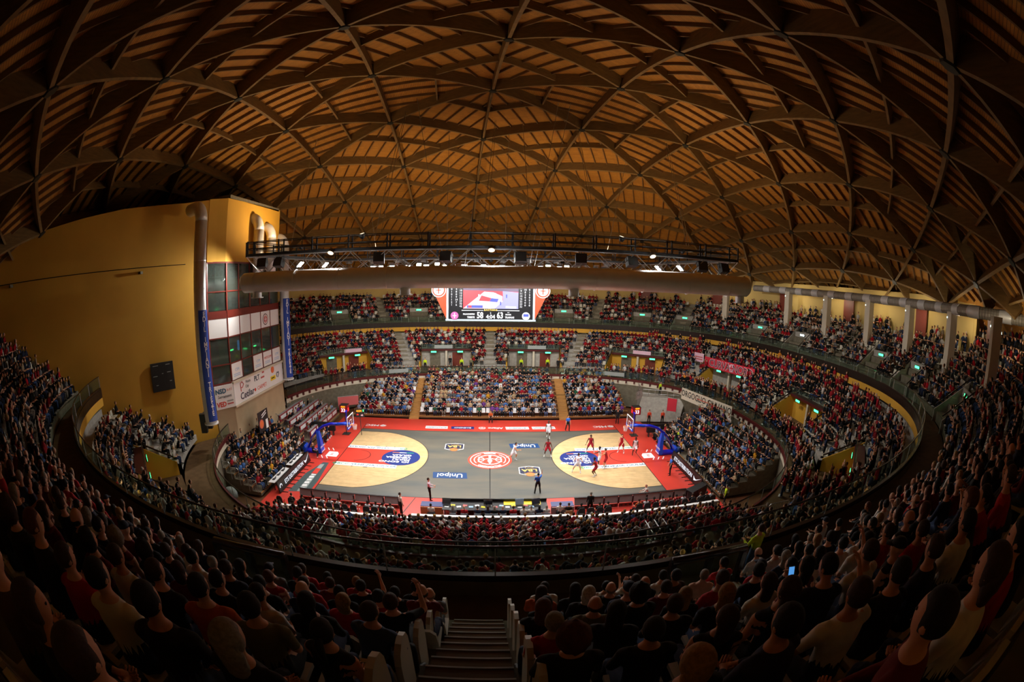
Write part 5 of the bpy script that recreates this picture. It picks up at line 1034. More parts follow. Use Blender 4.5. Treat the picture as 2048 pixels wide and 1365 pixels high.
def joints(P):
    J = {}; tf, ts = R(P.get('lean', 0)), R(P.get('side', 0)); tw = P.get('twist', 0)
    up = Vector((math.sin(ts), math.sin(tf)*math.cos(ts), math.cos(tf)*math.cos(ts)))
    J['pel'] = Vector((0, 0, P['hip'])); J['up'] = up; rt = Vector((math.cos(R(tw)), math.sin(R(tw)), 0)); rt = (rt-up*rt.dot(up)).normalized(); J['rt'] = rt
    J['bel'] = J['pel']+up*.2; J['che'] = J['pel']+up*.38; J['neck'] = J['pel']+up*.52
    hl = R(P.get('hlean', P.get('lean', 0)*.4)); J['hup'] = Vector((math.sin(ts)*.5, math.sin(hl), math.cos(hl))); J['head'] = J['neck']+up*.025+J['hup']*.155
    for s, n in ((-1, 'L'), (1, 'R')):
        J['sh'+n] = J['neck']-up*.055+rt*s*.175
        a, f = P.get('arm'+n, (10, 8)), P.get('fore'+n, (25, 4))
        J['el'+n] = J['sh'+n]+ddir(R(a[0]), R(a[1]), s)*.29; J['ha'+n] = J['el'+n]+ddir(R(f[0]), R(f[1]), s)*.25; J['hd'+n] = ddir(R(f[0]), R(f[1]), s)
        t, h = P.get('th'+n, (0, 4)), P.get('shin'+n, (0, 2))
        J['hip'+n] = J['pel']+Vector((s*.095, 0, -.03)); J['kn'+n] = J['hip'+n]+ddir(R(t[0]), R(t[1]), s)*.43; J['an'+n] = J['kn'+n]+ddir(R(h[0]), R(h[1]), s)*.42
    return J
def ell(c, ax, ay, rx, ry, n): return [c+ax*rx*math.cos(2*PI*k/n)+ay*ry*math.sin(2*PI*k/n) for k in range(n)]
def sphere_pts(n, m):
    return [[(math.sin(PI*i/m)*math.cos(2*PI*k/n), math.sin(PI*i/m)*math.sin(2*PI*k/n), math.cos(PI*i/m)) for k in range(n)] for i in range(m+1)]
def add_sphere(mb, c, M3, rad, n=12, m=8, mi=0, fn=None):
    vs = []; fs = []
    for i in range(1, m):
        for k in range(n):
            d = Vector((math.sin(PI*i/m)*math.cos(2*PI*k/n), math.sin(PI*i/m)*math.sin(2*PI*k/n), math.cos(PI*i/m)))
            p = Vector((d.x*rad[0], d.y*rad[1], d.z*rad[2]))
            if fn: p = fn(d, p)
            vs.append(c+M3 @ p)
    for i in range(m-2):
        for k in range(n): fs.append((i*n+k, (i+1)*n+k, (i+1)*n+(k+1) % n, i*n+(k+1) % n))
    fs += [tuple(range(n)), tuple(range((m-2)*n, (m-1)*n))[::-1]]
    mb.add(vs, fs, mi)
def head_fn(d, p):
    if d.y > 0:
        if abs(d.x) < .22 and -.42 < d.z < .12: p.y += .022*(1-abs(d.x)/.22)*(1-abs(d.z+.18)/.32)      # nose
        if abs(abs(d.x)-.38) < .2 and abs(d.z-.08) < .14: p.y -= .008                                     # eye sockets
        if d.z < -.55: p.y += .012; 
    if d.z < -.2: p.x *= 1+.22*(d.z+.2)
    if d.y < -.3 and d.z < -.4: p.y *= .9
    return p
def make_body(name, P, kit, voxel=.015, ratio=.45, fat=1.0, hands=True):
    """one continuous body: limbs, trunk and head fused, then coloured by region (skin, top, legwear, shoes)."""
    J = joints(P); mb = MB(); lab = []
    def seg(rings, regs):
        k0 = len(mb.v); mb.loft(rings); n = len(rings[0])
        for i in range(len(rings)): lab.extend([regs[i]]*n)
    up, rt = J['up'], J['rt']; fw = up.cross(rt); fw = -fw if fw.y < 0 else fw
    n = 14; f = fat
    seg([ell(J['pel']-up*.09, rt, fw, .12*f, .10*f, n), ell(J['pel'], rt, fw, .165*f, .125*f, n), ell(J['pel']+up*.12, rt, fw, .15*f, .115*f, n), ell(J['bel']+up*.03, rt, fw, .15*f, .112*f, n), ell(J['che'], rt, fw, .175, .118, n), ell(J['che']+up*.07, rt, fw, .18, .105, n), ell(J['neck']-up*.02, rt, fw, .12, .08, n), ell(J['neck']+up*.03, rt, fw, .06, .06, n)],
        [2, 2, 2 if not P.get('long') else 1, 1, 1, 1, 1, 0])
    hup = J['hup']; hx = rt; hf = hx.cross(hup)*-1; hf = hf if hf.dot(fw) > 0 else -hf; hx = hf.cross(hup).normalized()
    yaw = R(P.get('look', 0)); hf2 = (hf*math.cos(yaw)+hx*math.sin(yaw)); hx = hf2.cross(hup).normalized(); hf = hup.cross(hx).normalized()
    H3 = Matrix((hx, hf, hup)).transposed()
    seg([ell(J['neck']-up*.01, rt, fw, .058, .06, 10), ell(J['neck']+up*.06, rt, fw, .052, .055, 10), ell(J['head']-hup*.04, hx, hf, .05, .055, 10)], [0, 0, 0])
    k0 = len(mb.v); add_sphere(mb, J['head'], H3, (.077, .097, .118), 18, 14, 0, head_fn); lab.extend([0]*(len(mb.v)-k0))
    for s in (-1, 1):
        k0 = len(mb.v); add_sphere(mb, J['head']+H3 @ Vector((s*.079, -.008, -.012)), H3, (.012, .022, .034), 8, 6); lab.extend([0]*(len(mb.v)-k0))
    sl = kit.get('sleeve', 'short')
    for s, nme in ((-1, 'L'), (1, 'R')):
        a, b, c = J['sh'+nme], J['el'+nme], J['ha'+nme]
        d = (b-a).normalized(); e = (c-b).normalized(); x = d.cross(Vector((.3, .2, 1)) if abs(d.z) < .9 else Vector((1, 0, 0))).normalized(); y = x.cross(d)
        x2 = e.cross(Vector((.3, .2, 1)) if abs(e.z) < .9 else Vector((1, 0, 0))).normalized(); y2 = x2.cross(e)
        r1 = {'none': 0, 'short': 1, 'long': 1}[sl]; r2 = {'none': 0, 'short': 0, 'long': 1}[sl]; r0 = 1
        q = 1.12 if sl != 'none' else 1
        seg([ell(a-d*.03-rt*s*.05, x, y, .055, .06, 10), ell(a+d*.02, x, y, .062*q, .062*q, 10), ell(a.lerp(b, .45), x, y, .05*q, .05*q, 10), ell(a.lerp(b, .62), x, y, .047*(1.1 if r1 else 1), .047*(1.1 if r1 else 1), 10), ell(b, x, y, .04*(1.15 if r2 else 1), .04*(1.15 if r2 else 1), 10)], [1, r0 if sl != 'none' else 0, r1, r1, r2])
        seg([ell(b-e*.02, x2, y2, .04, .04, 10), ell(b+e*.07, x2, y2, .042*(1.12 if r2 else 1), .04*(1.12 if r2 else 1), 10), ell(b.lerp(c, .8), x2, y2, .028*(1.3 if r2 else 1), .026*(1.3 if r2 else 1), 10), ell(c+e*.02, x2, y2, .027, .02, 10)], [r2, r2, r2, 0])
        if hands or True:   # palm
            seg([ell(c, x2, y2, .026, .019, 8), ell(c+e*.045, x2, y2, .042, .017, 8), ell(c+e*.09, x2, y2, .04, .015, 8)], [0, 0, 0])
        a, b, c = J['hip'+nme], J['kn'+nme], J['an'+nme]; d = (b-a).normalized(); e = (c-b).normalized(); ff = Vector((0, 1, 0))
        x = Vector((1, 0, 0)); x = (x-d*x.dot(d)).normalized(); y = x.cross(d); x2 = Vector((1, 0, 0)); x2 = (x2-e*x2.dot(e)).normalized(); y2 = x2.cross(e)
        shorts = kit.get('shorts', False); lr = 0 if shorts else 2; g = 1.34 if shorts else 1.05
        seg([ell(a-d*.03, x, y, .085*f, .09*f, 10), ell(a+d*.1, x, y, .09*g*f, .095*g*f, 10), ell(a.lerp(b, .6), x, y, .078*g, .08*g, 10), ell(a.lerp(b, .78), x, y, .07*(g if shorts else 1), .072*(g if shorts else 1), 10), ell(a.lerp(b, .82), x, y, .06, .062, 10), ell(b, x, y, .057, .06, 10)], [2, 2, 2, 2, lr, lr])
        seg([ell(b-e*.02, x2, y2, .056, .058, 10), ell(b.lerp(c, .3), x2, y2, .055 if shorts else .065, .06 if shorts else .068, 10), ell(b.lerp(c, .7), x2, y2, .042 if shorts else .06, .045 if shorts else .06, 10), ell(c, x2, y2, .036 if shorts else .052, .04 if shorts else .052, 10)], [lr, lr, 3 if shorts else 2, 3 if shorts else 2])
        toe = Vector((s*.15, 1, 0)).normalized(); fz_ = Vector((0, 0, 1)); fx = toe.cross(fz_)
        seg([ell(c-toe*.06-fz_*.035, fx, fz_, .032, .035, 8), ell(c+toe*.03-fz_*.03, fx, fz_, .042, .045, 8), ell(c+toe*.12-fz_*.05, fx, fz_, .046, .03, 8), ell(c+toe*.2-fz_*.06, fx, fz_, .03, .018, 8)], [3, 3, 3, 3])
    src = bpy.data.meshes.new('tmp'); src.from_pydata([tuple(v) for v in mb.v], [], mb.f); src.update()
    o = bpy.data.objects.new('tmp', src); COL.objects.link(o)
    m = o.modifiers.new('r', 'REMESH'); m.mode = 'VOXEL'; m.voxel_size = voxel; m.use_smooth_shade = True
    s_ = o.modifiers.new('s', 'SMOOTH'); s_.factor = .5; s_.iterations = 2
    dm = o.modifiers.new('d', 'DECIMATE'); dm.ratio = ratio
    dg = bpy.context.evaluated_depsgraph_get(); me = bpy.data.meshes.new_from_object(o.evaluated_get(dg)); bpy.data.objects.remove(o); bpy.data.meshes.remove(src)
    bm = bmesh.new(); bm.from_mesh(me)
    cuts = [(J['neck']+up*.004, up, .15, 1, 0)]
    for nme in 'LR':
        a, b, c = J['sh'+nme], J['el'+nme], J['ha'+nme]
        if sl == 'short': cuts.append((a.lerp(b, .81), b-a, .09, 1, 0))
        if sl == 'none': cuts.append((a-(b-a).normalized()*.0, b-a, .085, 1, 0))
        if sl == 'long': cuts.append((b.lerp(c, .94), c-b, .06, 1, 0))
        if kit.get('shorts'): a, b = J['hip'+nme], J['kn'+nme]; cuts.append((a.lerp(b, .80), b-a, .13, 2, 0))
    for co_, no_, rad_, _, _ in cuts:
        fs_ = [f_ for f_ in bm.faces if (f_.calc_center_median()-co_).length < rad_]
        g_ = list({v for f_ in fs_ for v in f_.verts})+list({x for f_ in fs_ for x in f_.edges})+fs_
        bmesh.ops.bisect_plane(bm, geom=g_, plane_co=co_, plane_no=no_, dist=.0005)
    bm.to_mesh(me); bm.free()
    me.name = name; kd = KDTree(len(mb.v))
    for i, v in enumerate(mb.v): kd.insert(v, i)
    kd.balance()
    nv = len(me.vertices); co = np.zeros(nv*3); me.vertices.foreach_get('co', co); V = co.reshape(-1, 3)
    faces = [tuple(p.vertices) for p in me.polygons]; reg = [lab[kd.find(p.center)[1]] for p in me.polygons]
    for co_, no_, rad_, ra, rb in cuts:
        for p in me.polygons:
            if reg[p.index] in (ra, rb) and (p.center-co_).length < rad_: reg[p.index] = rb if (p.center-co_).dot(no_) > 0 else ra
    out = MB(); out.add([tuple(v) for v in V], faces, 0); out.m = reg
    # eyes, mouth and fingers
    Hc = J['head']
    for s in (-1, 1): add_sphere(out, Hc+H3 @ Vector((s*.031, .083, .012)), H3, (.013, .01, .008), 6, 4, 4)
    add_sphere(out, Hc+H3 @ Vector((0, .089, -.058)), H3, (.024, .008, .006), 6, 4, 4)
    for s, nme in ((-1, 'L'), (1, 'R')):
        c, e = J['ha'+nme], J['hd'+nme]; x2 = e.cross(Vector((.3, .2, 1)) if abs(e.z) < .9 else Vector((1, 0, 0))).normalized(); y2 = x2.cross(e)
        cy = -1 if y2.y > 0 else 1; cy = P.get('curl', 1)*cy
        for k in range(4):
            b0 = c+e*.082+x2*(.031-.0205*k); L_ = (.062, .072, .068, .052)[k]
            out.tube([b0, b0+e*L_*.5-y2*cy*.006, b0+e*L_*.9-y2*cy*.03, b0+e*L_-y2*cy*.045], [.0095, .009, .008, .006], 6, 0)
        b0 = c+e*.03+x2*.036; out.tube([b0, b0+x2*.025+e*.025-y2*cy*.008, b0+x2*.03+e*.055-y2*cy*.02], [.011, .01, .007], 6, 0)
    res = out.mesh(name, [SKIN[0], CLO['grey'], CLO['black'], SHOEB, FACE], True); bpy.data.meshes.remove(me)
    return dict(mesh=res, head=Matrix.Translation(J['head']) @ H3.to_4x4(), J=J)
def make_hair(kind):
    mb = MB(); I = Matrix.Identity(3)
    def cap(d, p):
        if d.y > .35 and d.z < .45: p.y = min(p.y, .05); p.x *= .96
        return p
    if kind == 'short': add_sphere(mb, Vector((0, -.012, .018)), I, (.088, .100, .118), 16, 12, 0, lambda d, p: Vector((p.x, min(p.y, .045 if d.z < .5 else .08), max(p.z, -.075))))
    elif kind == 'bald': add_sphere(mb, Vector((0, -.03, -.02)), I, (.083, .075, .05), 14, 8, 0, lambda d, p: Vector((p.x, min(p.y, .03), p.z)))
    elif kind == 'curly': add_sphere(mb, Vector((0, -.025, .02)), I, (.125, .125, .145), 18, 14, 0, lambda d, p: Vector((p.x, min(p.y, .06), p.z))*(1+.08*math.sin(9*d.x+5*d.z)*math.sin(8*d.y+3*d.z)))
    elif kind in ('long', 'bob'):
        L_ = -.42 if kind == 'long' else -.17
        add_sphere(mb, Vector((0, -.015, .018)), I, (.093, .104, .12), 16, 12, 0, lambda d, p: Vector((p.x, min(p.y, .05 if d.z < .5 else .08), p.z)))
        mb.loft([ell(Vector((0, -.045, z)), Vector((1, 0, 0)), Vector((0, 1, 0)), rx, ry, 12) for z, rx, ry in ((.03, .086, .07), (-.08, .088, .062), (L_*.6, .085, .048), (L_*.9, .068, .038), (L_, .04, .024))])
    elif kind == 'tail':
        add_sphere(mb, Vector((0, -.012, .018)), I, (.087, .100, .117), 16, 12, 0, lambda d, p: Vector((p.x, min(p.y, .045 if d.z < .5 else .08), max(p.z, -.07))))
        mb.tube([(0, -.1, .03), (0, -.14, .0), (0, -.145, -.1), (0, -.12, -.24)], [.028, .035, .032, .012], 8)
    elif kind == 'cap':
        add_sphere(mb, Vector((0, -.005, .03)), I, (.09, .106, .1), 16, 12, 0, lambda d, p: Vector((p.x, p.y, max(p.z, -.005))))
        mb.loft([[(-.07, .07, .028), (.07, .07, .028), (.07, .07, .04), (-.07, .07, .04)], [(-.05, .17, .018), (.05, .17, .018), (.05, .17, .026), (-.05, .17, .026)]])
    return mb.mesh('hair', [HAIRM['brown']], True)
HAIR = {k: make_hair(k) for k in ('short', 'bald', 'curly', 'long', 'bob', 'tail', 'cap')}
def put_person(T, loc, face, label, cat='person', group=None, skin=0, top='grey', legs='black', shoe=None, hair=('short', 'brown'), scale=1.0):
    rz = math.atan2(face[1], face[0])-PI/2
    o = link('person', T['mesh'], None, loc, rz, (scale,)*3, label=label, cat=cat, group=group)
    ms = [SKIN[skin], CLO[top], CLO[legs], shoe or SHOEB, FACE]
    for i, m in enumerate(ms): o.material_slots[i].link = 'OBJECT'; o.material_slots[i].material = m
    if hair:
        h = bpy.data.objects.new('hair', HAIR[hair[0]]); COL.objects.link(h); h.parent = o; h.matrix_local = T['head']
        h.material_slots[0].link = 'OBJECT'; h.material_slots[0].material = HAIRM[hair[1]]
    return o
# ---- seated poses (origin on the row floor, facing +y)
LEGS = dict(thL=(82, 8), shinL=(-4, 2), thR=(82, 8), shinR=(-4, 2)); SIT = dict(hip=.50, **LEGS)
SP = {
 'lap': make_body('seated_body', dict(SIT, lean=4, armL=(14, 9), foreL=(52, -34), armR=(14, 9), foreR=(50, -36)), dict(sleeve='short')),
 'long': make_body('seated_body', dict(SIT, lean=8, armL=(18, 12), foreL=(62, -46), armR=(18, 12), foreR=(60, -44), look=12), dict(sleeve='long'), fat=1.08),
 'fwd': make_body('seated_body', dict(SIT, lean=28, hlean=2, armL=(34, 10), foreL=(60, -32), armR=(34, 10), foreR=(60, -32), look=-14), dict(sleeve='long')),
 'raise': make_body('seated_body', dict(SIT, lean=6, armL=(20, 12), foreL=(70, -15), armR=(70, 35), foreR=(150, -10), look=10), dict(sleeve='short')),
 'clap': make_body('seated_body', dict(SIT, lean=0, armL=(35, 12), foreL=(125, -30), armR=(35, 12), foreR=(125, -30)), dict(sleeve='short')),
 'slim': make_body('seated_body', dict(SIT, lean=2, armL=(10, 6), foreL=(48, -26), armR=(10, 6), foreR=(48, -26), look=-20), dict(sleeve='none'), fat=.9),
 'phone': make_body('seated_body', dict(SIT, lean=10, hlean=22, look=-22, armL=(38, 10), foreL=(110, -14), armR=(25, 8), foreR=(85, -28)), dict(sleeve='short')),
}
ST_UP = make_body('standing_body', dict(hip=.92, armL=(25, 12), foreL=(95, -30), armR=(22, 12), foreR=(90, -30), look=6), dict(sleeve='long'))
ST_REST = make_body('standing_body', dict(hip=.92, lean=2, armL=(5, 9), foreL=(14, 4), armR=(5, 9), foreR=(14, 4)), dict(sleeve='long'))

# ------------------------------------------------------------------ seats on the terraces
def row_seats(tier, rows, pitch):
    out = []
    for r, (o, z) in enumerate(rows):
        A, L = ring_curve(o+.42, 6000); n = int(L/pitch); idx = (np.arange(n)*6000/n+r*3).astype(int) % 6000
        for i in idx:
            x, y = A[i]
            if behind_wall(x, y) or blocked(tier, x, y) or in_aisle(tier, x, y) or (tier == 'upp' and r > 5 and y > NEAR_Y): continue
            nx, ny = normal_at(x, y, o); out.append((r, x, y, z, -nx, -ny))
    return out
S_MID = [s for s in row_seats('mid', MID[:8], .53) if s[0] < 7 or s[2] > -8]; S_UPP = row_seats('upp', UPP, .56)
def visible(S, mg=40, h=1.2):
    if not S: return []
    P = np.array([(x, y, z+h) for (_, x, y, z, _, _) in S]); q = project(P)
    ok = (q[:, 0] > -mg) & (q[:, 0] < 2048+mg) & (q[:, 1] > 300) & (q[:, 1] < 1365+mg*3) & (q[:, 3] < 1.65)
    return [(s, q[i]) for i, s in enumerate(S) if ok[i]]
VM, VU = visible(S_MID), visible(S_UPP, 60)
cand = sorted([v for v in VU if v[0][2] < -18], key=lambda v: v[1][2])
cand = [v for v in cand if v[1][2] > 1.55 and not (abs(v[0][1]-CAM.x) < .9 and v[0][2] < -35.4)]
PX = [ # hand-picked spectators: head pixel, hair, hair colour, top, pose, skin
 (656, 1151, 'short', 'black', 'red', 'lap'), (738, 1146, 'short', 'blond', 'red', 'long'), (722, 1173, 'short', 'black', 'black', 'raise'), (687, 1196, 'bob', 'blond', 'red', 'lap'), (729, 1210, 'short', 'brown', 'denim', 'long'), (800, 1181, 'short', 'black', 'black', 'lap'), (799, 1214, 'short', 'brown', 'black', 'raise'), (866, 1180, 'bald', 'grey', 'grey', 'lap'), (857, 1198, 'bald', 'brown', 'darkred', 'fwd'), (881, 1167, 'short', 'black', 'black', 'lap'), (665, 1239, 'tail', 'black', 'black', 'slim'), (747, 1272, 'bob', 'grey', 'pink', 'lap'), (656, 1335, 'curly', 'auburn', 'black', 'lap'),
 (1031, 1172, 'bob', 'brown', 'black', 'lap'), (1053, 1180, 'long', 'brown', 'orange', 'long'), (1114, 1162, 'short', 'black', 'white', 'long'), (1098, 1182, 'long', 'black', 'black', 'lap'), (1123, 1193, 'long', 'black', 'black', 'long'), (1060, 1207, 'long', 'auburn', 'black', 'lap'), (1079, 1234, 'short', 'grey', 'red', 'lap'), (1146, 1216, 'bob', 'white', 'black', 'long'), (1177, 1222, 'bald', 'brown', 'olive', 'lap'), (1096, 1260, 'short', 'black', 'red', 'lap'), (1184, 1174, 'short', 'black', 'white', 'raise'), (1246, 1168, 'short', 'brown', 'cream', 'clap'), (1238, 1154, 'bald', 'grey', 'black', 'lap'), (1282, 1155, 'bald', 'brown', 'black', 'lap'), (1223, 1205, 'long', 'black', 'black', 'long'), (1269, 1247, 'curly', 'black', 'black', 'long'), (1330, 1157, 'short', 'black', 'white', 'lap'), (1321, 1176, 'short', 'brown', 'darkred', 'lap'), (1328, 1203, 'short', 'brown', 'black', 'long'), (1365, 1197, 'long', 'blond', 'black', 'lap'), (1376, 1168, 'short', 'black', 'brown', 'lap'), (1334, 1272, 'short', 'black', 'black', 'long'), (1134, 1320, 'curly', 'auburn', 'black', 'long'), (1407, 1285, 'bob', 'blond', 'black', 'lap'), (1376, 1353, 'bob', 'auburn', 'black', 'lap'),
 (380, 1123, 'short', 'black', 'white', 'lap'), (413, 1154, 'short', 'black', 'black', 'long'), (313, 1142, 'short', 'brown', 'black', 'long'), (466, 1166, 'short', 'brown', 'navy', 'long'), (478, 1142, 'long', 'black', 'black', 'long'), (530, 1145, 'cap', 'cap', 'grey', 'lap'), (611, 1135, 'short', 'brown', 'red', 'long'), (590, 1176, 'bald', 'grey', 'navy', 'long'), (635, 1180, 'short', 'brown', 'darkred', 'long'), (361, 1183, 'short', 'black', 'orange', 'long'), (435, 1204, 'bob', 'black', 'cream', 'lap'), (520, 1190, 'short', 'black', 'white', 'lap'), (566, 1211, 'long', 'black', 'black', 'long'), (516, 1242, 'short', 'black', 'olive', 'lap'), (409, 1254, 'curly', 'black', 'darkred', 'long'), (513, 1297, 'bob', 'brown', 'black', 'long'), (292, 1250, 'short', 'black', 'black', 'lap'), (210, 1180, 'short', 'black', 'cream', 'lap'), (240, 1110, 'short', 'brown', 'white', 'lap'), (270, 1200, 'tail', 'black', 'black', 'long'), (150, 1250, 'short', 'black', 'black', 'long'), (120, 1140, 'short', 'brown', 'red', 'long'), (60, 1230, 'bob', 'brown', 'black', 'long'),
 (1653, 1088, 'short', 'black', 'black', 'long'), (1691, 1086, 'short', 'black', 'white', 'lap'), (1714, 1108, 'short', 'black', 'white', 'lap'), (1746, 1093, 'short', 'brown', 'white', 'raise'), (1784, 1071, 'short', 'brown', 'red', 'lap'), (1418, 1151, 'short', 'grey', 'peach', 'lap'), (1542, 1162, 'long', 'brown', 'cream', 'lap'), (1436, 1210, 'long', 'blond', 'black', 'lap'), (1496, 1184, 'short', 'black', 'black', 'long'), (1643, 1184, 'short', 'black', 'navy', 'phone'), (1721, 1154, 'short', 'brown', 'white', 'raise'), (1711, 1197, 'bald', 'brown', 'black', 'long'), (1415, 1293, 'bob', 'blond', 'black', 'lap'), (1706, 1273, 'long', 'black', 'black', 'slim'), (1830, 1150, 'short', 'black', 'black', 'long'), (1880, 1060, 'short', 'brown', 'red', 'lap'), (1940, 1090, 'short', 'black', 'white', 'lap'), (1870, 1220, 'short', 'black', 'darkred', 'long'), (1960, 1200, 'bob', 'brown', 'white', 'lap')]
used = {}
for e_ in PX:
    best, bd = None, 55**2
    for i, (s, q) in enumerate(cand[:420]):
        d = (q[0]-e_[0])**2+(q[1]-e_[1])**2
        if d < bd and i not in used: best, bd = i, d
    if best is not None: used[best] = e_
TOPN = {'black': 'black', 'navy': 'navy', 'red': 'red', 'darkred': 'dark red', 'white': 'white', 'cream': 'cream', 'pink': 'pink', 'grey': 'grey', 'denim': 'denim blue', 'olive': 'olive', 'orange': 'orange', 'peach': 'peach', 'brown': 'brown', 'palepink': 'pale pink'}
HN = {'short': 'short-haired', 'bald': 'balding', 'curly': 'curly-haired', 'long': 'long-haired', 'bob': 'bob-haired', 'tail': 'pony-tailed', 'cap': 'capped'}
ORD = ['front', 'second', 'third', 'fourth', 'fifth', 'sixth', 'seventh', 'eighth', 'ninth', 'tenth']
NEAR = []; FREE = []
for i, (s, q) in enumerate(cand):
    if len(NEAR) >= 300: FREE.append((s, q)); continue
    if i in used: NEAR.append((s, q, used[i]))
    elif R_.random() < .84:
        hk = R_.choices(['short', 'long', 'bob', 'bald', 'curly', 'tail', 'cap'], [50, 16, 10, 8, 4, 7, 4])[0]
        hc = 'cap' if hk == 'cap' else R_.choices(['black', 'brown', 'auburn', 'blond', 'grey'], [42, 32, 6, 9, 9])[0]
        tp = R_.choices(['black', 'navy', 'red', 'darkred', 'white', 'cream', 'grey', 'olive', 'brown', 'denim'], [40, 11, 14, 12, 7, 3, 5, 3, 4, 3])[0]
        NEAR.append((s, q, (0, 0, hk, hc, tp, R_.choice(['lap', 'lap', 'lap', 'long', 'long', 'long', 'fwd', 'fwd', 'slim', 'long', 'lap', 'clap']))))
NEAR_KEYS = set()
cnt = {}
def seat_no(s):  # seats counted from the near aisle along the row
    same = [t for t in S_UPP if t[0] == s[0] and (t[1] > NA_X) == (s[1] > NA_X) and t[2] < 0]
    return same
order = {}
for r in range(len(UPP)):
    for side in (0, 1):
        same = [t for t in S_UPP if t[0] == r and ((t[1] > NA_X) == bool(side)) and t[2] < 0]
        same.sort(key=lambda t: abs(t[1]-NA_X) if t[2] < -18 else 99+t[2])
        for k, t in enumerate(same): order[(t[0], round(t[1], 4), round(t[2], 4))] = (side, k+1)
# chair on the terrace: shell seat with a back
sm = MB(); sm.box(0, .02, .43, .46, .42, .05); sm.loft([[(w_*s, y-t_, z) for s, t_ in ((-1, 0), (1, 0), (1, .05), (-1, .05))] for w_, y, z in ((.22, -.17, .42), (.235, -.24, .62), (.22, -.28, .84), (.15, -.29, .92))]); SEATM = sm.mesh('shell_seat', ['seat_cream'])
lm = MB().box(0, -.02, .2, .1, .2, .4).mesh('pedestal', ['steel_dark'])
seat_pos = []
for (s, q, d) in NEAR:
    r, x, y, z, fx, fy = s; NEAR_KEYS.add((r, round(x, 4), round(y, 4))); side, k = order[(r, round(x, 4), round(y, 4))]
    j = R_.uniform(-.28, .28); fx2, fy2 = fx*math.cos(j)-fy*math.sin(j), fx*math.sin(j)+fy*math.cos(j)
    where = f'{ORD[r]} row above rail, {ordw(k)} seat from steps, {"fan-end" if side else "tower"} side'
    hn = HN[d[2]] if d[2] in ('cap', 'bald') else f'{HN[d[2]]}'
    T = SP[d[5]]
    put_person(T, (x, y, z), (fx2, fy2), f'{hn} person in {TOPN.get(d[4], d[4])} top, {where}', group='spectators in the dark upper seats', skin=0 if R_.random() < .8 else 1, top=d[4], legs=R_.choice(['black', 'denim', 'navy', 'black']), hair=(d[2], d[3]), scale=R_.uniform(.95, 1.06))
    c = link('stadium_seat', None, None, (x, y, z), math.atan2(fy, fx)-PI/2, label=f'cream shell seat, {where}', cat='seat', group='cream seats of the near upper gallery'); link('seat_shell', SEATM, c); link('pedestal', lm, c)
    if d[5] == 'phone':
        hd = T['J']['haL']; ph = empty('smartphone', Matrix.Translation((x, y, z)) @ Matrix.Rotation(math.atan2(fy2, fx2)-PI/2, 4, 'Z') @ (hd+Vector((.02, .05, .09))), math.atan2(fy2, fx2)-PI/2, label='smartphone with glowing blue screen held by a seated spectator', cat='phone'); ph.rotation_euler[0] = -.5
        MB().box(0, 0, 0, .072, .012, .145).build('case', 'black', ph); MB().box(0, -.008, 0, .062, .004, .13).build('screen', 'phone_screen', ph)
# standing near figures
stw = put_person(ST_UP, (6.35, -29.35, 9.0), (-.3, 1), 'steward in hi-vis yellow vest standing at the glass rail', skin=0, top='hivis', legs='denim', hair=('short', 'brown'), scale=1.02)
put_person(ST_UP, (8.35, -29.75, 9.0), (-.35, 1), 'person in dark cap and white long-sleeved top standing by the rail', top='white', legs='black', hair=('cap', 'cap'), scale=1.0)
cup = empty('plastic_cup', (4.05, -32.35, 11.85), label='clear plastic cup held up among the dark seats', cat='cup'); MB().tube([(0, 0, 0), (0, 0, .12)], [.03, .042], 12, caps=False).build('cup_wall', 'cup_plastic', cup); MB().tube([(.042*math.cos(a), .042*math.sin(a), .12) for a in np.linspace(0, 2*PI, 13)[:-1]], .003, 4, closed=True).build('cup_lip', 'white', cup)

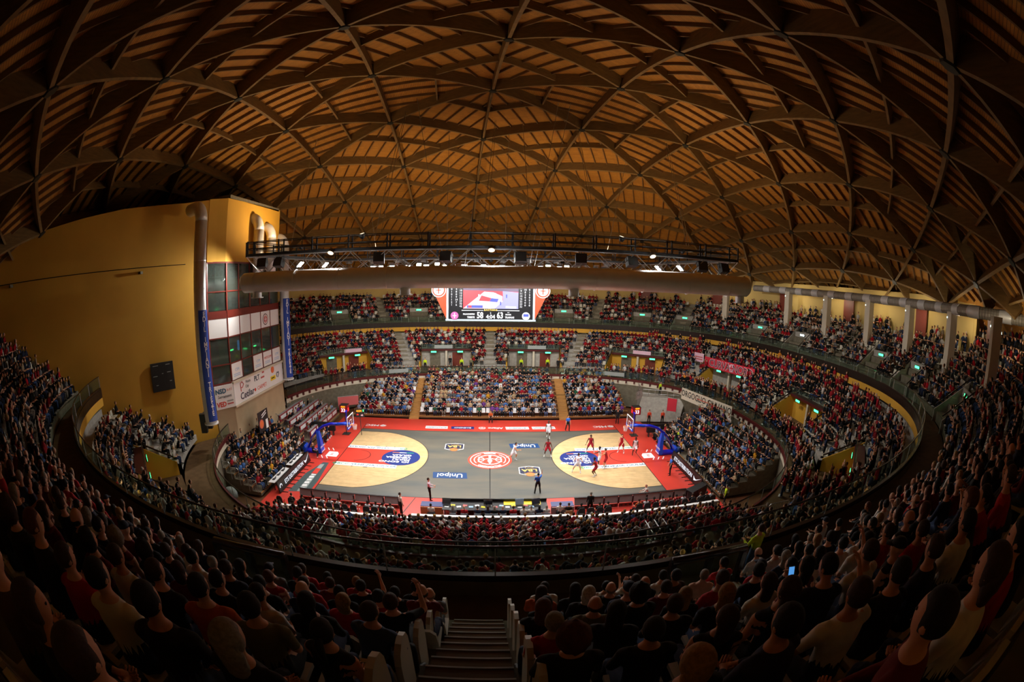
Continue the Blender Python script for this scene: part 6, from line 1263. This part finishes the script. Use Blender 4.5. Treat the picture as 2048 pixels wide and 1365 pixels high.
# ------------------------------------------------------------------ players and officials
def athlete(P, sleeve='none'): return make_body('player_body', P, dict(sleeve=sleeve, shorts=True), .022, .3)
def official(P, sleeve='short'): return make_body('official_body', P, dict(sleeve=sleeve), .022, .3)
W_, Rd = 'jersey_white', 'jersey_red'
pl = [
 (2.1, -.1, (1, -.35), dict(hip=.84, lean=22, thL=(38, 4), shinL=(-20, 2), thR=(-18, 4), shinR=(-72, 2), armL=(-30, 10), foreL=(50, 5), armR=(35, 8), foreR=(100, -5)), W_, W_, 1, 'player in white running off the centre crest'),
 (6.0, 5.5, (-.2, -1), dict(hip=.9, lean=6, thL=(16, 4), shinL=(-6, 2), thR=(-14, 4), shinR=(-28, 2), armL=(12, 14), foreL=(25, 8), armR=(8, 12), foreR=(20, 6)), W_, W_, 2, 'player in white walking near the far sideline'),
 (5.35, .75, (-.1, -1), dict(hip=.84, lean=16, thL=(24, 18), shinL=(-22, 8), thR=(24, 18), shinR=(-22, 8), armL=(14, 22), foreL=(25, 12), armR=(14, 22), foreR=(25, 12)), Rd, Rd, 2, 'player in red in guard stance outside the arc'),
 (9.55, 1.4, (-.35, -1), dict(hip=.86, lean=14, look=-40, thL=(18, 22), shinL=(-12, 14), thR=(18, 20), shinR=(-12, 14), armL=(10, 14), foreL=(25, 8), armR=(10, 24), foreR=(30, 14)), Rd, Rd, 2, 'player in red striding wide on the far lane strip'),
 (12.55, 1.0, (-.7, -1), dict(hip=.87, lean=8, look=-30, thL=(14, 16), shinL=(-8, 10), thR=(12, 14), shinR=(-8, 8), armL=(20, 10), foreL=(60, -5), armR=(8, 12), foreR=(18, 8)), Rd, Rd, 0, 'player in red standing under the hoop near the baseline'),
 (13.6, .05, (-.2, -1), dict(hip=.88, lean=10, thL=(45, 4), shinL=(-50, 2), thR=(-6, 3), shinR=(-18, 2), armL=(-18, 10), foreL=(45, 4), armR=(25, 12), foreR=(60, 0)), W_, W_, 3, 'player in white jogging along the baseline'),
 (7.4, -3.2, (.35, 1), dict(hip=.84, lean=18, thL=(18, 26), shinL=(-10, 18), thR=(22, 14), shinR=(-26, 8), armL=(20, 18), foreL=(40, 10), armR=(20, 18), foreR=(40, 10)), W_, W_, 0, 'player in white seen from behind on the wooden area'),
 (8.85, -4.0, (-1, .35), dict(hip=.82, lean=20, thL=(40, 8), shinL=(-32, 4), thR=(28, 8), shinR=(-34, 4), armL=(35, 12), foreL=(75, 0), armR=(30, 12), foreR=(75, 0)), Rd, Rd, 2, 'player in red crouched beside the near lane strip'),
 (9.65, -1.95, (-1, .2), dict(hip=.88, lean=8, thL=(16, 10), shinL=(-10, 4), thR=(14, 12), shinR=(-14, 6), armL=(70, 10), foreL=(85, 0), armR=(20, 14), foreR=(60, 0)), W_, W_, 2, 'player in white with an arm stretched out in the key'),
 (10.15, -2.35, (-1, .5), dict(hip=.85, lean=14, thL=(22, 16), shinL=(-18, 8), thR=(20, 18), shinR=(-14, 10), armL=(50, 14), foreL=(85, 0), armR=(50, 14), foreR=(85, 0)), Rd, Rd, 1, 'player in red guarding closely inside the key')]
for (x, y, f, P, top, legs, sk, lab) in pl:
    T = athlete(P); J = T['J']; lo = min(J['anL'].z, J['anR'].z)-.075
    o = put_person(T, (x, y, .012-lo*1.1), f, lab, skin=sk, top=top, legs=legs, shoe=SHOE if sk != 3 else SHOEB, hair=('short', 'black' if sk else 'brown'), scale=1.1, group='players on court')
    if 'from behind' in lab: text('8', .26, (0, -.165+.0, 1.18), 'red_print', o, mtx=frame_mtx((1, 0, 0), (0, .3, 1)), name='shirt_number')
refs = [(8.4, 7.6, (.3, -1), dict(hip=.92, thL=(14, 6), shinL=(-8, 3), thR=(-14, 4), shinR=(-16, 2), armL=(6, 10), foreL=(15, 5), armR=(6, 10), foreR=(15, 5)), 'referee in blue and grey striding along the far sideline'),
        (3.65, -6.65, (-.1, 1), dict(hip=.92, thL=(4, 9), shinL=(2, 6), thR=(6, 9), shinR=(-4, 6), armL=(10, 12), foreL=(60, -10), armR=(120, 28), foreR=(172, 8)), 'referee with raised fist seen from behind'),
        (15.4, -4.7, (-1, .1), dict(hip=.92, thL=(4, 5), shinL=(-2, 3), thR=(-4, 5), shinR=(-4, 3), armL=(8, 8), foreL=(25, 4), armR=(8, 8), foreR=(25, 4)), 'referee waiting by the sloped advertising board')]
for (x, y, f, P, lab) in refs: put_person(official(P), (x, y, .012), f, lab, skin=0, top='ref_blue', legs='black', hair=('short', 'black'), scale=1.03, group='referees')
put_person(official(dict(hip=.92, lean=-2, thL=(2, 5), shinL=(0, 3), thR=(8, 5), shinR=(-2, 3), armL=(15, 10), foreL=(75, -5), armR=(15, 10), foreR=(85, -5)), 'long'), (-4.5, -7.75, .01), (1, .1), 'coach in pale pink shirt gesturing at the sideline', skin=0, top='palepink', legs='black', hair=('short', 'brown'), scale=1.06)
put_person(ST_REST, (-6.25, -10.15, .0), (1, .6), 'assistant in white shirt standing at the end of the white team bench', top='white', legs='black', hair=('short', 'brown'), scale=1.02)
put_person(ST_REST, (7.0, -10.1, .0), (.1, 1), 'coach in black suit standing at the red team bench', top='black', legs='black', hair=('short', 'grey'), scale=1.04)
SEAT_L = official(dict(SIT, lean=2, hip=.53, armL=(18, 10), foreL=(70, -18), armR=(18, 10), foreR=(70, -18)), 'short'); SEAT_P = make_body('player_body', dict(SIT, lean=14, hip=.53, armL=(28, 10), foreL=(75, -14), armR=(28, 10), foreR=(75, -14)), dict(sleeve='none', shorts=True), .022, .3)
put_person(official(dict(hip=.48, lean=25, thL=(80, 10), shinL=(-60, 4), thR=(10, 8), shinR=(-85, 2), armL=(40, 20), foreL=(80, 10), armR=(30, 15), foreR=(60, 5)), 'long'), (12.0, -8.55, .0), (-1, .4), 'person in white kneeling on the court side of the boards', top='white', legs='grey', hair=('bald', 'brown'))
Lt = [('white', None), ('black', 1), ('black', 1), (W_, 0), (W_, 0), (W_, 0), (W_, 0), (None, 0), (W_, 0), (W_, 0), (W_, 0), ('white', 1), ('white', 1)]
for k, (x, (c, off)) in enumerate(zip(BENCH_L, Lt)):
    if c and off is not None: put_person(SEAT_L if off else SEAT_P, (x, -10.98, 0), (R_.uniform(.1, .5), 1), f'person in {"black" if c == "black" else "white"} on the white team bench, {ord_(k)} chair from the corner', group='white team bench', top=c, legs='black' if off else W_, hair=('short', R_.choice(['black', 'brown'])), skin=R_.choice([0, 0, 1, 2]), shoe=SHOE)
Rt = ['black', None, 'black', 'black', 'orange', W_, Rd, W_, Rd, Rd, W_, 'black', 'grey', 'black', W_]
for k, (x, c) in enumerate(zip(BENCH_R, Rt)):
    if c: put_person(SEAT_P if c in (W_, Rd) else SEAT_L, (x, -10.83, 0), (R_.uniform(-.4, .1), 1), f'person in {"red" if c == Rd else "white" if c == W_ else c} on the red team bench, {ord_(k)} chair from the table', group='red team bench', top=c, legs=Rd if c in (W_, Rd) else 'black', hair=('short', R_.choice(['black', 'brown'])), skin=R_.choice([0, 0, 1, 2]), shoe=SHOE)
for k, (x, c) in enumerate(zip(TABLE_P, ['grey', 'red', 'navy', 'navy', 'black', 'navy', 'red', 'white', 'white', 'navy', 'white'])):
    put_person(SEAT_L, (x, -10.93, 0), (R_.uniform(-.15, .15), 1), f'official in {c} at the scorer table, {ord_(k)} from the white team end', group='table officials', top=c, legs='black', hair=(R_.choice(['short', 'short', 'long', 'bald']), R_.choice(['black', 'brown', 'grey'])))
put_person(SEAT_L, (-4.0, -10.88, .06), (0, 1), 'person in white shirt at the small blue table by the white team', top='white', legs='black', hair=('short', 'black')); put_person(SEAT_L, (4.75, -10.7, .05), (.1, 1), 'person in white shirt at the small blue table by the red team', top='white', legs='black', hair=('short', 'brown')); put_person(SEAT_L, (5.35, -10.72, 0), (.1, 1), 'person in black jacket on the tan chair by the blue table', top='black', legs='black', hair=('short', 'brown'))
def steward(x, y, z, top, lab, f=(0, -1)): put_person(ST_REST, (x, y, z), f, lab, top=top, legs='black', hair=('short', 'black'), group='stewards')
steward(19.0, 1.8, .05, 'hivis', 'steward in hi-vis vest beside the hoop-side stand', (-1, -.3)); steward(18.3, 9.0, .0, 'orangesuit', 'marshal in orange suit near the shot clock, nearer the clock'); steward(19.9, 8.7, .0, 'orangesuit', 'marshal in orange suit near the shot clock, by the barrier')
steward(-18.6, 13.8, .0, 'hivis', 'steward in hi-vis vest beside the rosy screen'); steward(21.2, 13.2, 2.3, 'hivis', 'steward in hi-vis vest on the white ramp landing'); steward(-8.9, 21.8, 3.62, 'hivis', 'steward in hi-vis vest beside the far staircase top, tower end'); steward(-3.9, 22.4, 3.62, 'hivis', 'steward in hi-vis vest in the grey entrance by a pillar'); steward(-5.6, 23.6, 3.62, 'black', 'person in black standing in the first grey entrance'); steward(4.3, 22.6, 3.62, 'hivis', 'steward in hi-vis vest in the second grey entrance'); steward(8.0, 22.8, 3.62, 'hivis', 'steward in hi-vis vest at the inner end of the second grey entrance'); steward(9.4, 22.2, 3.62, 'black', 'person in black near the ramp-side far staircase top'); steward(17.6, -11.0, .0, 'hivis', 'steward in hi-vis vest at the near end of the hoop-side stand', (-1, .5)); steward(-2.6, 22.2, 3.62, 'olive', 'person in olive jacket in the first grey entrance')
put_person(ST_REST, (18.7, -.3, .02), (-1, -.2), 'person in dark suit standing behind the players hoop', top='navy', legs='black', hair=('short', 'brown')); put_person(ST_REST, (14.6, 9.6, .02), (-.5, -1), 'person in black at the far corner of the red floor', top='black', legs='black', hair=('short', 'black')); put_person(SEAT_L, (-16.6, -1.0, .02), (1, .1), 'person in black sitting at the end of the sloped board', top='black', legs='black', hair=('bald', 'grey')); put_person(SEAT_L, (.1, 10.9, .02), (0, -1), 'camera operator in orange crouched on the far red floor', top='orange', legs='black', hair=('short', 'black'))
# ================================================================== THE REST OF THE CROWD (thousands: one object per stand)
def lp_person(kind):
    mb = MB(); lab = []
    def L(rings, reg, caps=True):
        mb.loft(rings, caps=caps); lab.extend([reg]*(len(rings)*len(rings[0])))
    def e(c, rx, ry, n=7): c = Vector(c); return [c+Vector((rx*math.cos(2*PI*k/n), ry*math.sin(2*PI*k/n), 0)) for k in range(n)]
    st = kind.startswith('stand'); h = .92 if st else .48; ln = {'sit': .03, 'lean': .2, 'clap': .0, 'stand': .0, 'standup': 0}[kind]
    L([e((0, 0, h-.06), .17, .13), e((0, ln*.4, h+.22), .16, .12), e((0, ln, h+.44), .2, .115), e((0, ln*1.2, h+.55), .07, .06)], 1)
    hc = Vector((0, ln*1.5+.02, h+.70))
    L([[hc+Vector((r*.08*math.cos(2*PI*k/7), r*.1*math.sin(2*PI*k/7), z)) for k in range(7)] for r, z in ((.55, -.12), (1, -.04), (1, .04), (.5, .11))], 0)
    L([[hc+Vector((r*.092*math.cos(2*PI*k/7), r*.098*math.sin(2*PI*k/7)-.022, z)) for k in range(7)] for r, z in ((.75, -.07), (1.0, .02), (.95, .08), (.45, .135))], 3)
    def limb(pts, rs, regs):
        for (a, b), (r0, r1), g in zip(zip(pts[:-1], pts[1:]), zip(rs[:-1], rs[1:]), regs):
            a, b = Vector(a), Vector(b); d = (b-a).normalized(); x = d.cross(Vector((.2, .3, 1)) if abs(d.z) < .9 else Vector((1, 0, 0))).normalized(); y = x.cross(d)
            L([[a+(x*math.cos(k*PI/2)+y*math.sin(k*PI/2))*r0 for k in range(4)], [b+(x*math.cos(k*PI/2)+y*math.sin(k*PI/2))*r1 for k in range(4)]], g)
    for s in (-1, 1):
        sh = (s*.2, ln, h+.42)
        if kind == 'standup': limb([sh, (s*.32, .1, h+.62), (s*.26, .12, h+.88)], (.06, .048, .035), (1, 0))
        elif kind == 'clap': limb([sh, (s*.24, .18, h+.2), (s*.04, .34, h+.38)], (.06, .05, .04), (1, 0))
        elif kind == 'stand': limb([sh, (s*.26, .03, h+.12), (s*.14, .22, h+.1)], (.06, .05, .04), (1, 0))
        else: limb([sh, (s*.25, ln*.6+.06, h+.14), (s*.1, .3, h+.12)], (.06, .05, .038), (1, 0))
        if st: limb([(s*.09, 0, h-.02), (s*.1, .02, .48), (s*.1, 0, .04)], (.1, .07, .06), (2, 2)); limb([(s*.1, -.05, .05), (s*.11, .2, .04)], (.05, .04), (4,))
        else: limb([(s*.09, 0, h-.02), (s*.12, .43, h), (s*.12, .4, .06)], (.1, .07, .055), (2, 2)); limb([(s*.12, .36, .05), (s*.13, .6, .04)], (.05, .04), (4,))
    tris = []
    for f in mb.f:
        for i in range(1, len(f)-1): tris.append((f[0], f[i], f[i+1]))
    return np.array([tuple(v) for v in mb.v]), np.array(tris), np.array(lab)
LP = {k: lp_person(k) for k in ('sit', 'lean', 'clap', 'stand', 'standup')}
def pal(*a): return [hexc(c) for c, w in a], np.array([w for c, w in a], float)/sum(w for c, w in a)
PAL_RED = pal(('8f1722', 17), ('a3202c', 8), ('68121a', 17), ('17171a', 27), ('20242f', 10), ('b9b6b2', 7), ('6b6c70', 5), ('2b3a5e', 4), ('b79f80', 3), ('3b2a22', 3))
PAL_MIX = pal(('17171b', 33), ('1f2740', 13), ('c9c6c2', 10), ('5f6166', 9), ('98202c', 10), ('6c1a22', 6), ('4a6ea8', 6), ('8fa3c4', 4), ('b49a78', 7), ('2e5e46', 2), ('c98f2a', 2), ('6a3f86', 1))
PAL_CURVA = pal(('141417', 44), ('7a1620', 24), ('98202a', 11), ('b8b5b2', 6), ('2a3350', 6), ('5a5b60', 5), ('c77a2a', 1))
PAL_DARK = pal(('17171a', 34), ('7a1219', 14), ('9c1620', 10), ('232a3e', 10), ('b0aba4', 10), ('605f60', 8), ('8c7a62', 5), ('4a3022', 4))
HP = pal(('1a130f', 28), ('3a2616', 34), ('6b4a26', 15), ('93713f', 11), ('8a8378', 9), ('b9b4aa', 3)); KP = pal(('d3a084', 70), ('b98460', 20), ('8a5a3c', 6)); TP = pal(('15161a', 50), ('26304a', 25), ('3c5580', 15), ('6b6258', 8)); SHP = pal(('d0d0d0', 45), ('18181a', 55))
CROWD_MAT = attr_mat('crowd_clothes')
def crowd(name, lab, items, palette, kinds, weights):
    """items: (x, y, z, fx, fy). One mesh for a whole stand; every figure is modelled, nobody could count them."""
    n = len(items)
    if not n: return
    I = np.array(items, float); kk = NR.choice(len(kinds), n, p=np.array(weights)/sum(weights)); Vs = []; Fs = []; Cs = []; off = 0
    for ki, k in enumerate(kinds):
        J = I[kk == ki]; m = len(J)
        if not m: continue
        V, F, Lb = LP[k]; sc = NR.uniform(.92, 1.08, (m, 1)); fx, fy = J[:, 3:4], J[:, 4:5]; nr = np.hypot(fx, fy); fx, fy = fx/nr, fy/nr
        jit = NR.normal(0, .22, (m, 1)); c, s = np.cos(jit), np.sin(jit); fx, fy = fx*c-fy*s, fx*s+fy*c
        X = V[None, :, 0]*sc; Y = V[None, :, 1]*sc; Z = V[None, :, 2]*sc
        P = np.stack([J[:, 0:1]+X*fy+Y*fx, J[:, 1:2]-X*fx+Y*fy, J[:, 2:3]+Z], -1)
        Vs.append(P.reshape(-1, 3)); Fs.append((F[None]+(np.arange(m)*len(V))[:, None, None]+off).reshape(-1, 3)); off += m*len(V)
        col = np.zeros((m, 5, 3))
        for r, pp in ((0, KP), (1, palette), (2, TP), (3, HP), (4, SHP)): col[:, r] = np.array(pp[0])[NR.choice(len(pp[0]), m, p=pp[1])]*NR.uniform(.8, 1.15, (m, 1))
        Cs.append(col[:, Lb].reshape(-1, 3))
    V, F, C = np.concatenate(Vs), np.concatenate(Fs), np.concatenate(Cs)
    me = bpy.data.meshes.new(name); me.vertices.add(len(V)); me.vertices.foreach_set('co', V.ravel().astype(np.float32))
    me.loops.add(len(F)*3); me.loops.foreach_set('vertex_index', F.ravel().astype(np.int32)); me.polygons.add(len(F)); me.polygons.foreach_set('loop_start', np.arange(0, len(F)*3, 3, dtype=np.int32))
    a = me.color_attributes.new('Col', 'FLOAT_COLOR', 'POINT'); a.data.foreach_set('color', np.c_[C, np.ones(len(C))].ravel().astype(np.float32))
    me.materials.append(CROWD_MAT); me.update(calc_edges=True); me.polygons.foreach_set('use_smooth', np.ones(len(F), bool))
    return link(name, me, None, label=lab, cat='crowd', kind='stuff')
SV = np.array([(-.21, -.2, .42), (.21, -.2, .42), (.21, .2, .44), (-.21, .2, .44), (-.2, -.27, .84), (.2, -.27, .84), (-.21, -.2, .36), (.21, -.2, .36), (.21, .2, .38), (-.21, .2, .38)]); SF = np.array([(0, 1, 2), (0, 2, 3), (0, 4, 5), (0, 5, 1), (6, 8, 7), (6, 9, 8), (3, 2, 8), (3, 8, 9), (0, 3, 9), (0, 9, 6), (1, 7, 8), (1, 8, 2)])
def seats(name, lab, items, m):
    J = np.array(items, float)
    if not len(J): return
    fx, fy = J[:, 3:4], J[:, 4:5]; X, Y, Z = SV[None, :, 0], SV[None, :, 1], SV[None, :, 2]
    P = np.stack([J[:, 0:1]+X*fy+Y*fx, J[:, 1:2]-X*fx+Y*fy, J[:, 2:3]+Z+0*X], -1).reshape(-1, 3); F = (SF[None]+(np.arange(len(J))*len(SV))[:, None, None]).reshape(-1, 3)
    me = bpy.data.meshes.new(name); me.from_pydata(P.tolist(), [], F.tolist()); me.materials.append(M(m)); me.update(); return link(name, me, None, label=lab, cat='seating', kind='stuff')
def pick(V, p): return [(s[1], s[2], s[3], s[4], s[5]) for s, q in V if R_.random() < p]
def allp(V): return [(s[1], s[2], s[3], s[4], s[5]) for s, q in V]
mid_far = [v for v in VM if v[0][2] > 0 and v[0][1] < 23]; mid_cur = [v for v in VM if v[0][1] > 15 and v not in mid_far] if 0 else [v for v in VM if (v[0][1] >= 23 and v[0][2] > 0) or (v[0][1] > 17 and v[0][2] <= 0)]
mid_near = [v for v in VM if v[0][2] <= 0 and v[0][1] <= 17]
crowd('far_gallery_crowd', 'spectators packed in the far lower gallery, mostly in red', pick(mid_far, .93), PAL_RED, ['sit', 'lean', 'clap'], [6, 3, 1])
crowd('fan_end_crowd', 'standing fans with raised arms in the fan end gallery', pick(mid_cur, .96), PAL_CURVA, ['stand', 'standup', 'clap', 'sit'], [4, 2, 2, 3])
crowd('near_gallery_crowd', 'spectators of the near lower gallery seen from behind', pick(mid_near, .85), PAL_DARK, ['sit', 'lean', 'clap'], [6, 3, 1])
upp_rest = [v for v in VU if (v[0][0], round(v[0][1], 4), round(v[0][2], 4)) not in NEAR_KEYS and v[0][2] >= -18]+[v for v in FREE]
up_far = [v for v in upp_rest if v[0][2] > 0 and v[0][1] < 24]; up_right = [v for v in upp_rest if v not in up_far] if len(upp_rest) < 10 else [v for v in upp_rest if not (v[0][2] > 0 and v[0][1] < 24)]
crowd('upper_far_crowd', 'spectators in the dim far upper gallery', pick(up_far, .88), PAL_RED, ['sit', 'lean', 'clap'], [6, 3, 1])
crowd('upper_curve_crowd', 'spectators in the dark curve of the upper gallery', pick(up_right, .86), PAL_DARK, ['sit', 'lean', 'clap'], [6, 3, 1])
seats('seating_galleries', 'rows of cream shell seats in the galleries', allp(VM)+allp(upp_rest), 'seat_cream')
def flat_seats(d, pitch, gaps, skip=lambda x, y, r: False):
    o = Vector((*d['origin'], 0)); a = Vector((*d['along'], 0)).normalized(); u = Vector((*d['out'], 0)).normalized(); out = []
    for r in range(d['rows']):
        for k in range(int(d['length']/pitch)):
            t = (k+.5)*pitch; p = o+a*t+u*(d['depth']*(r+.55))
            if any(g0 < t < g1 for g0, g1 in gaps) or skip(p.x, p.y, r): continue
            out.append((p.x, p.y, d['z0']+d['rise']*r, -u.x, -u.y))
    return out
ff = flat_seats(FAR, .52, [(7.1, 8.4), (24.6, 25.9)], lambda x, y, r: abs(x) > 16.3-.2*r*0)
crowd('far_stand_crowd', 'brightly lit spectators in the far lower stand', [p for p in ff if R_.random() < (.8 if p[1] < 13.0 and abs(p[0]) < 8 else .97)], PAL_MIX, ['sit', 'lean', 'clap'], [6, 3, 1]); seats('seating_far_stand', 'white seats of the far lower stand', ff, 'white')
fr = flat_seats(RIGHT, .52, [(7.3, 8.4)]); crowd('hoop_stand_crowd', 'spectators in the end stand behind the players hoop', [p for p in fr if R_.random() < .95], PAL_MIX, ['sit', 'lean', 'clap'], [6, 3, 1])
fl = flat_seats(LEFT, .52, []); crowd('board_stand_crowd', 'spectators in the end stand below the sponsor board', [p for p in fl if R_.random() < .95], PAL_MIX, ['sit', 'lean', 'clap'], [6, 3, 1])
fp = flat_seats(PRESS, .8, []); crowd('press_crowd', 'press people seated behind the red desks', [(x-.35, y, z, a, b) for x, y, z, a, b in fp if R_.random() < .85], PAL_MIX, ['sit', 'lean'], [1, 2])
fn = flat_seats(NEARS, .52, [(7.2, 8.0), (23.5, 24.5)]); crowd('near_stand_crowd', 'spectators of the near stand seen from behind, many in red', [p for p in fn if R_.random() < .95], PAL_RED, ['sit', 'lean', 'clap'], [6, 3, 1])
# people standing on the gallery walkways and at the back wall
wk = []
for k in range(150):
    a = R_.uniform(-.9, .55); x, y = ring_xy(R_.uniform(.5, 1.9), a); wk.append((x, y, 3.62, -x, -y))
for k in range(60):
    s = R_.choice((-1, 1)); x, y = ring_xy(R_.uniform(.5, 1.9), PI/2+s*R_.uniform(.55, .95))
    if not behind_wall(x, y): wk.append((x, y, 3.62, -x, -y))
crowd('walkway_crowd', 'people standing along the gallery walkway', wk, PAL_CURVA, ['stand', 'standup'], [4, 1])
bk = []
for k in range(70):
    x, y = ring_xy(R_.uniform(15.2, 15.6), R_.uniform(-.5, 1.2)); bk.append((x, y, UPP[5][1]+.3, -x, -y))
crowd('back_wall_crowd', 'people standing against the yellow wall at the top', bk, PAL_DARK, ['stand'], [1])
fb = [(-17.2, 2.0+.55*i, .03, 1, 0) for i in range(5)]+[(17.6, 2.2+.5*i, .03, -1, 0) for i in range(5)]
crowd('baseline_crowd', 'photographers and helpers sitting along the baselines', fb, PAL_MIX, ['sit', 'lean'], [1, 2])
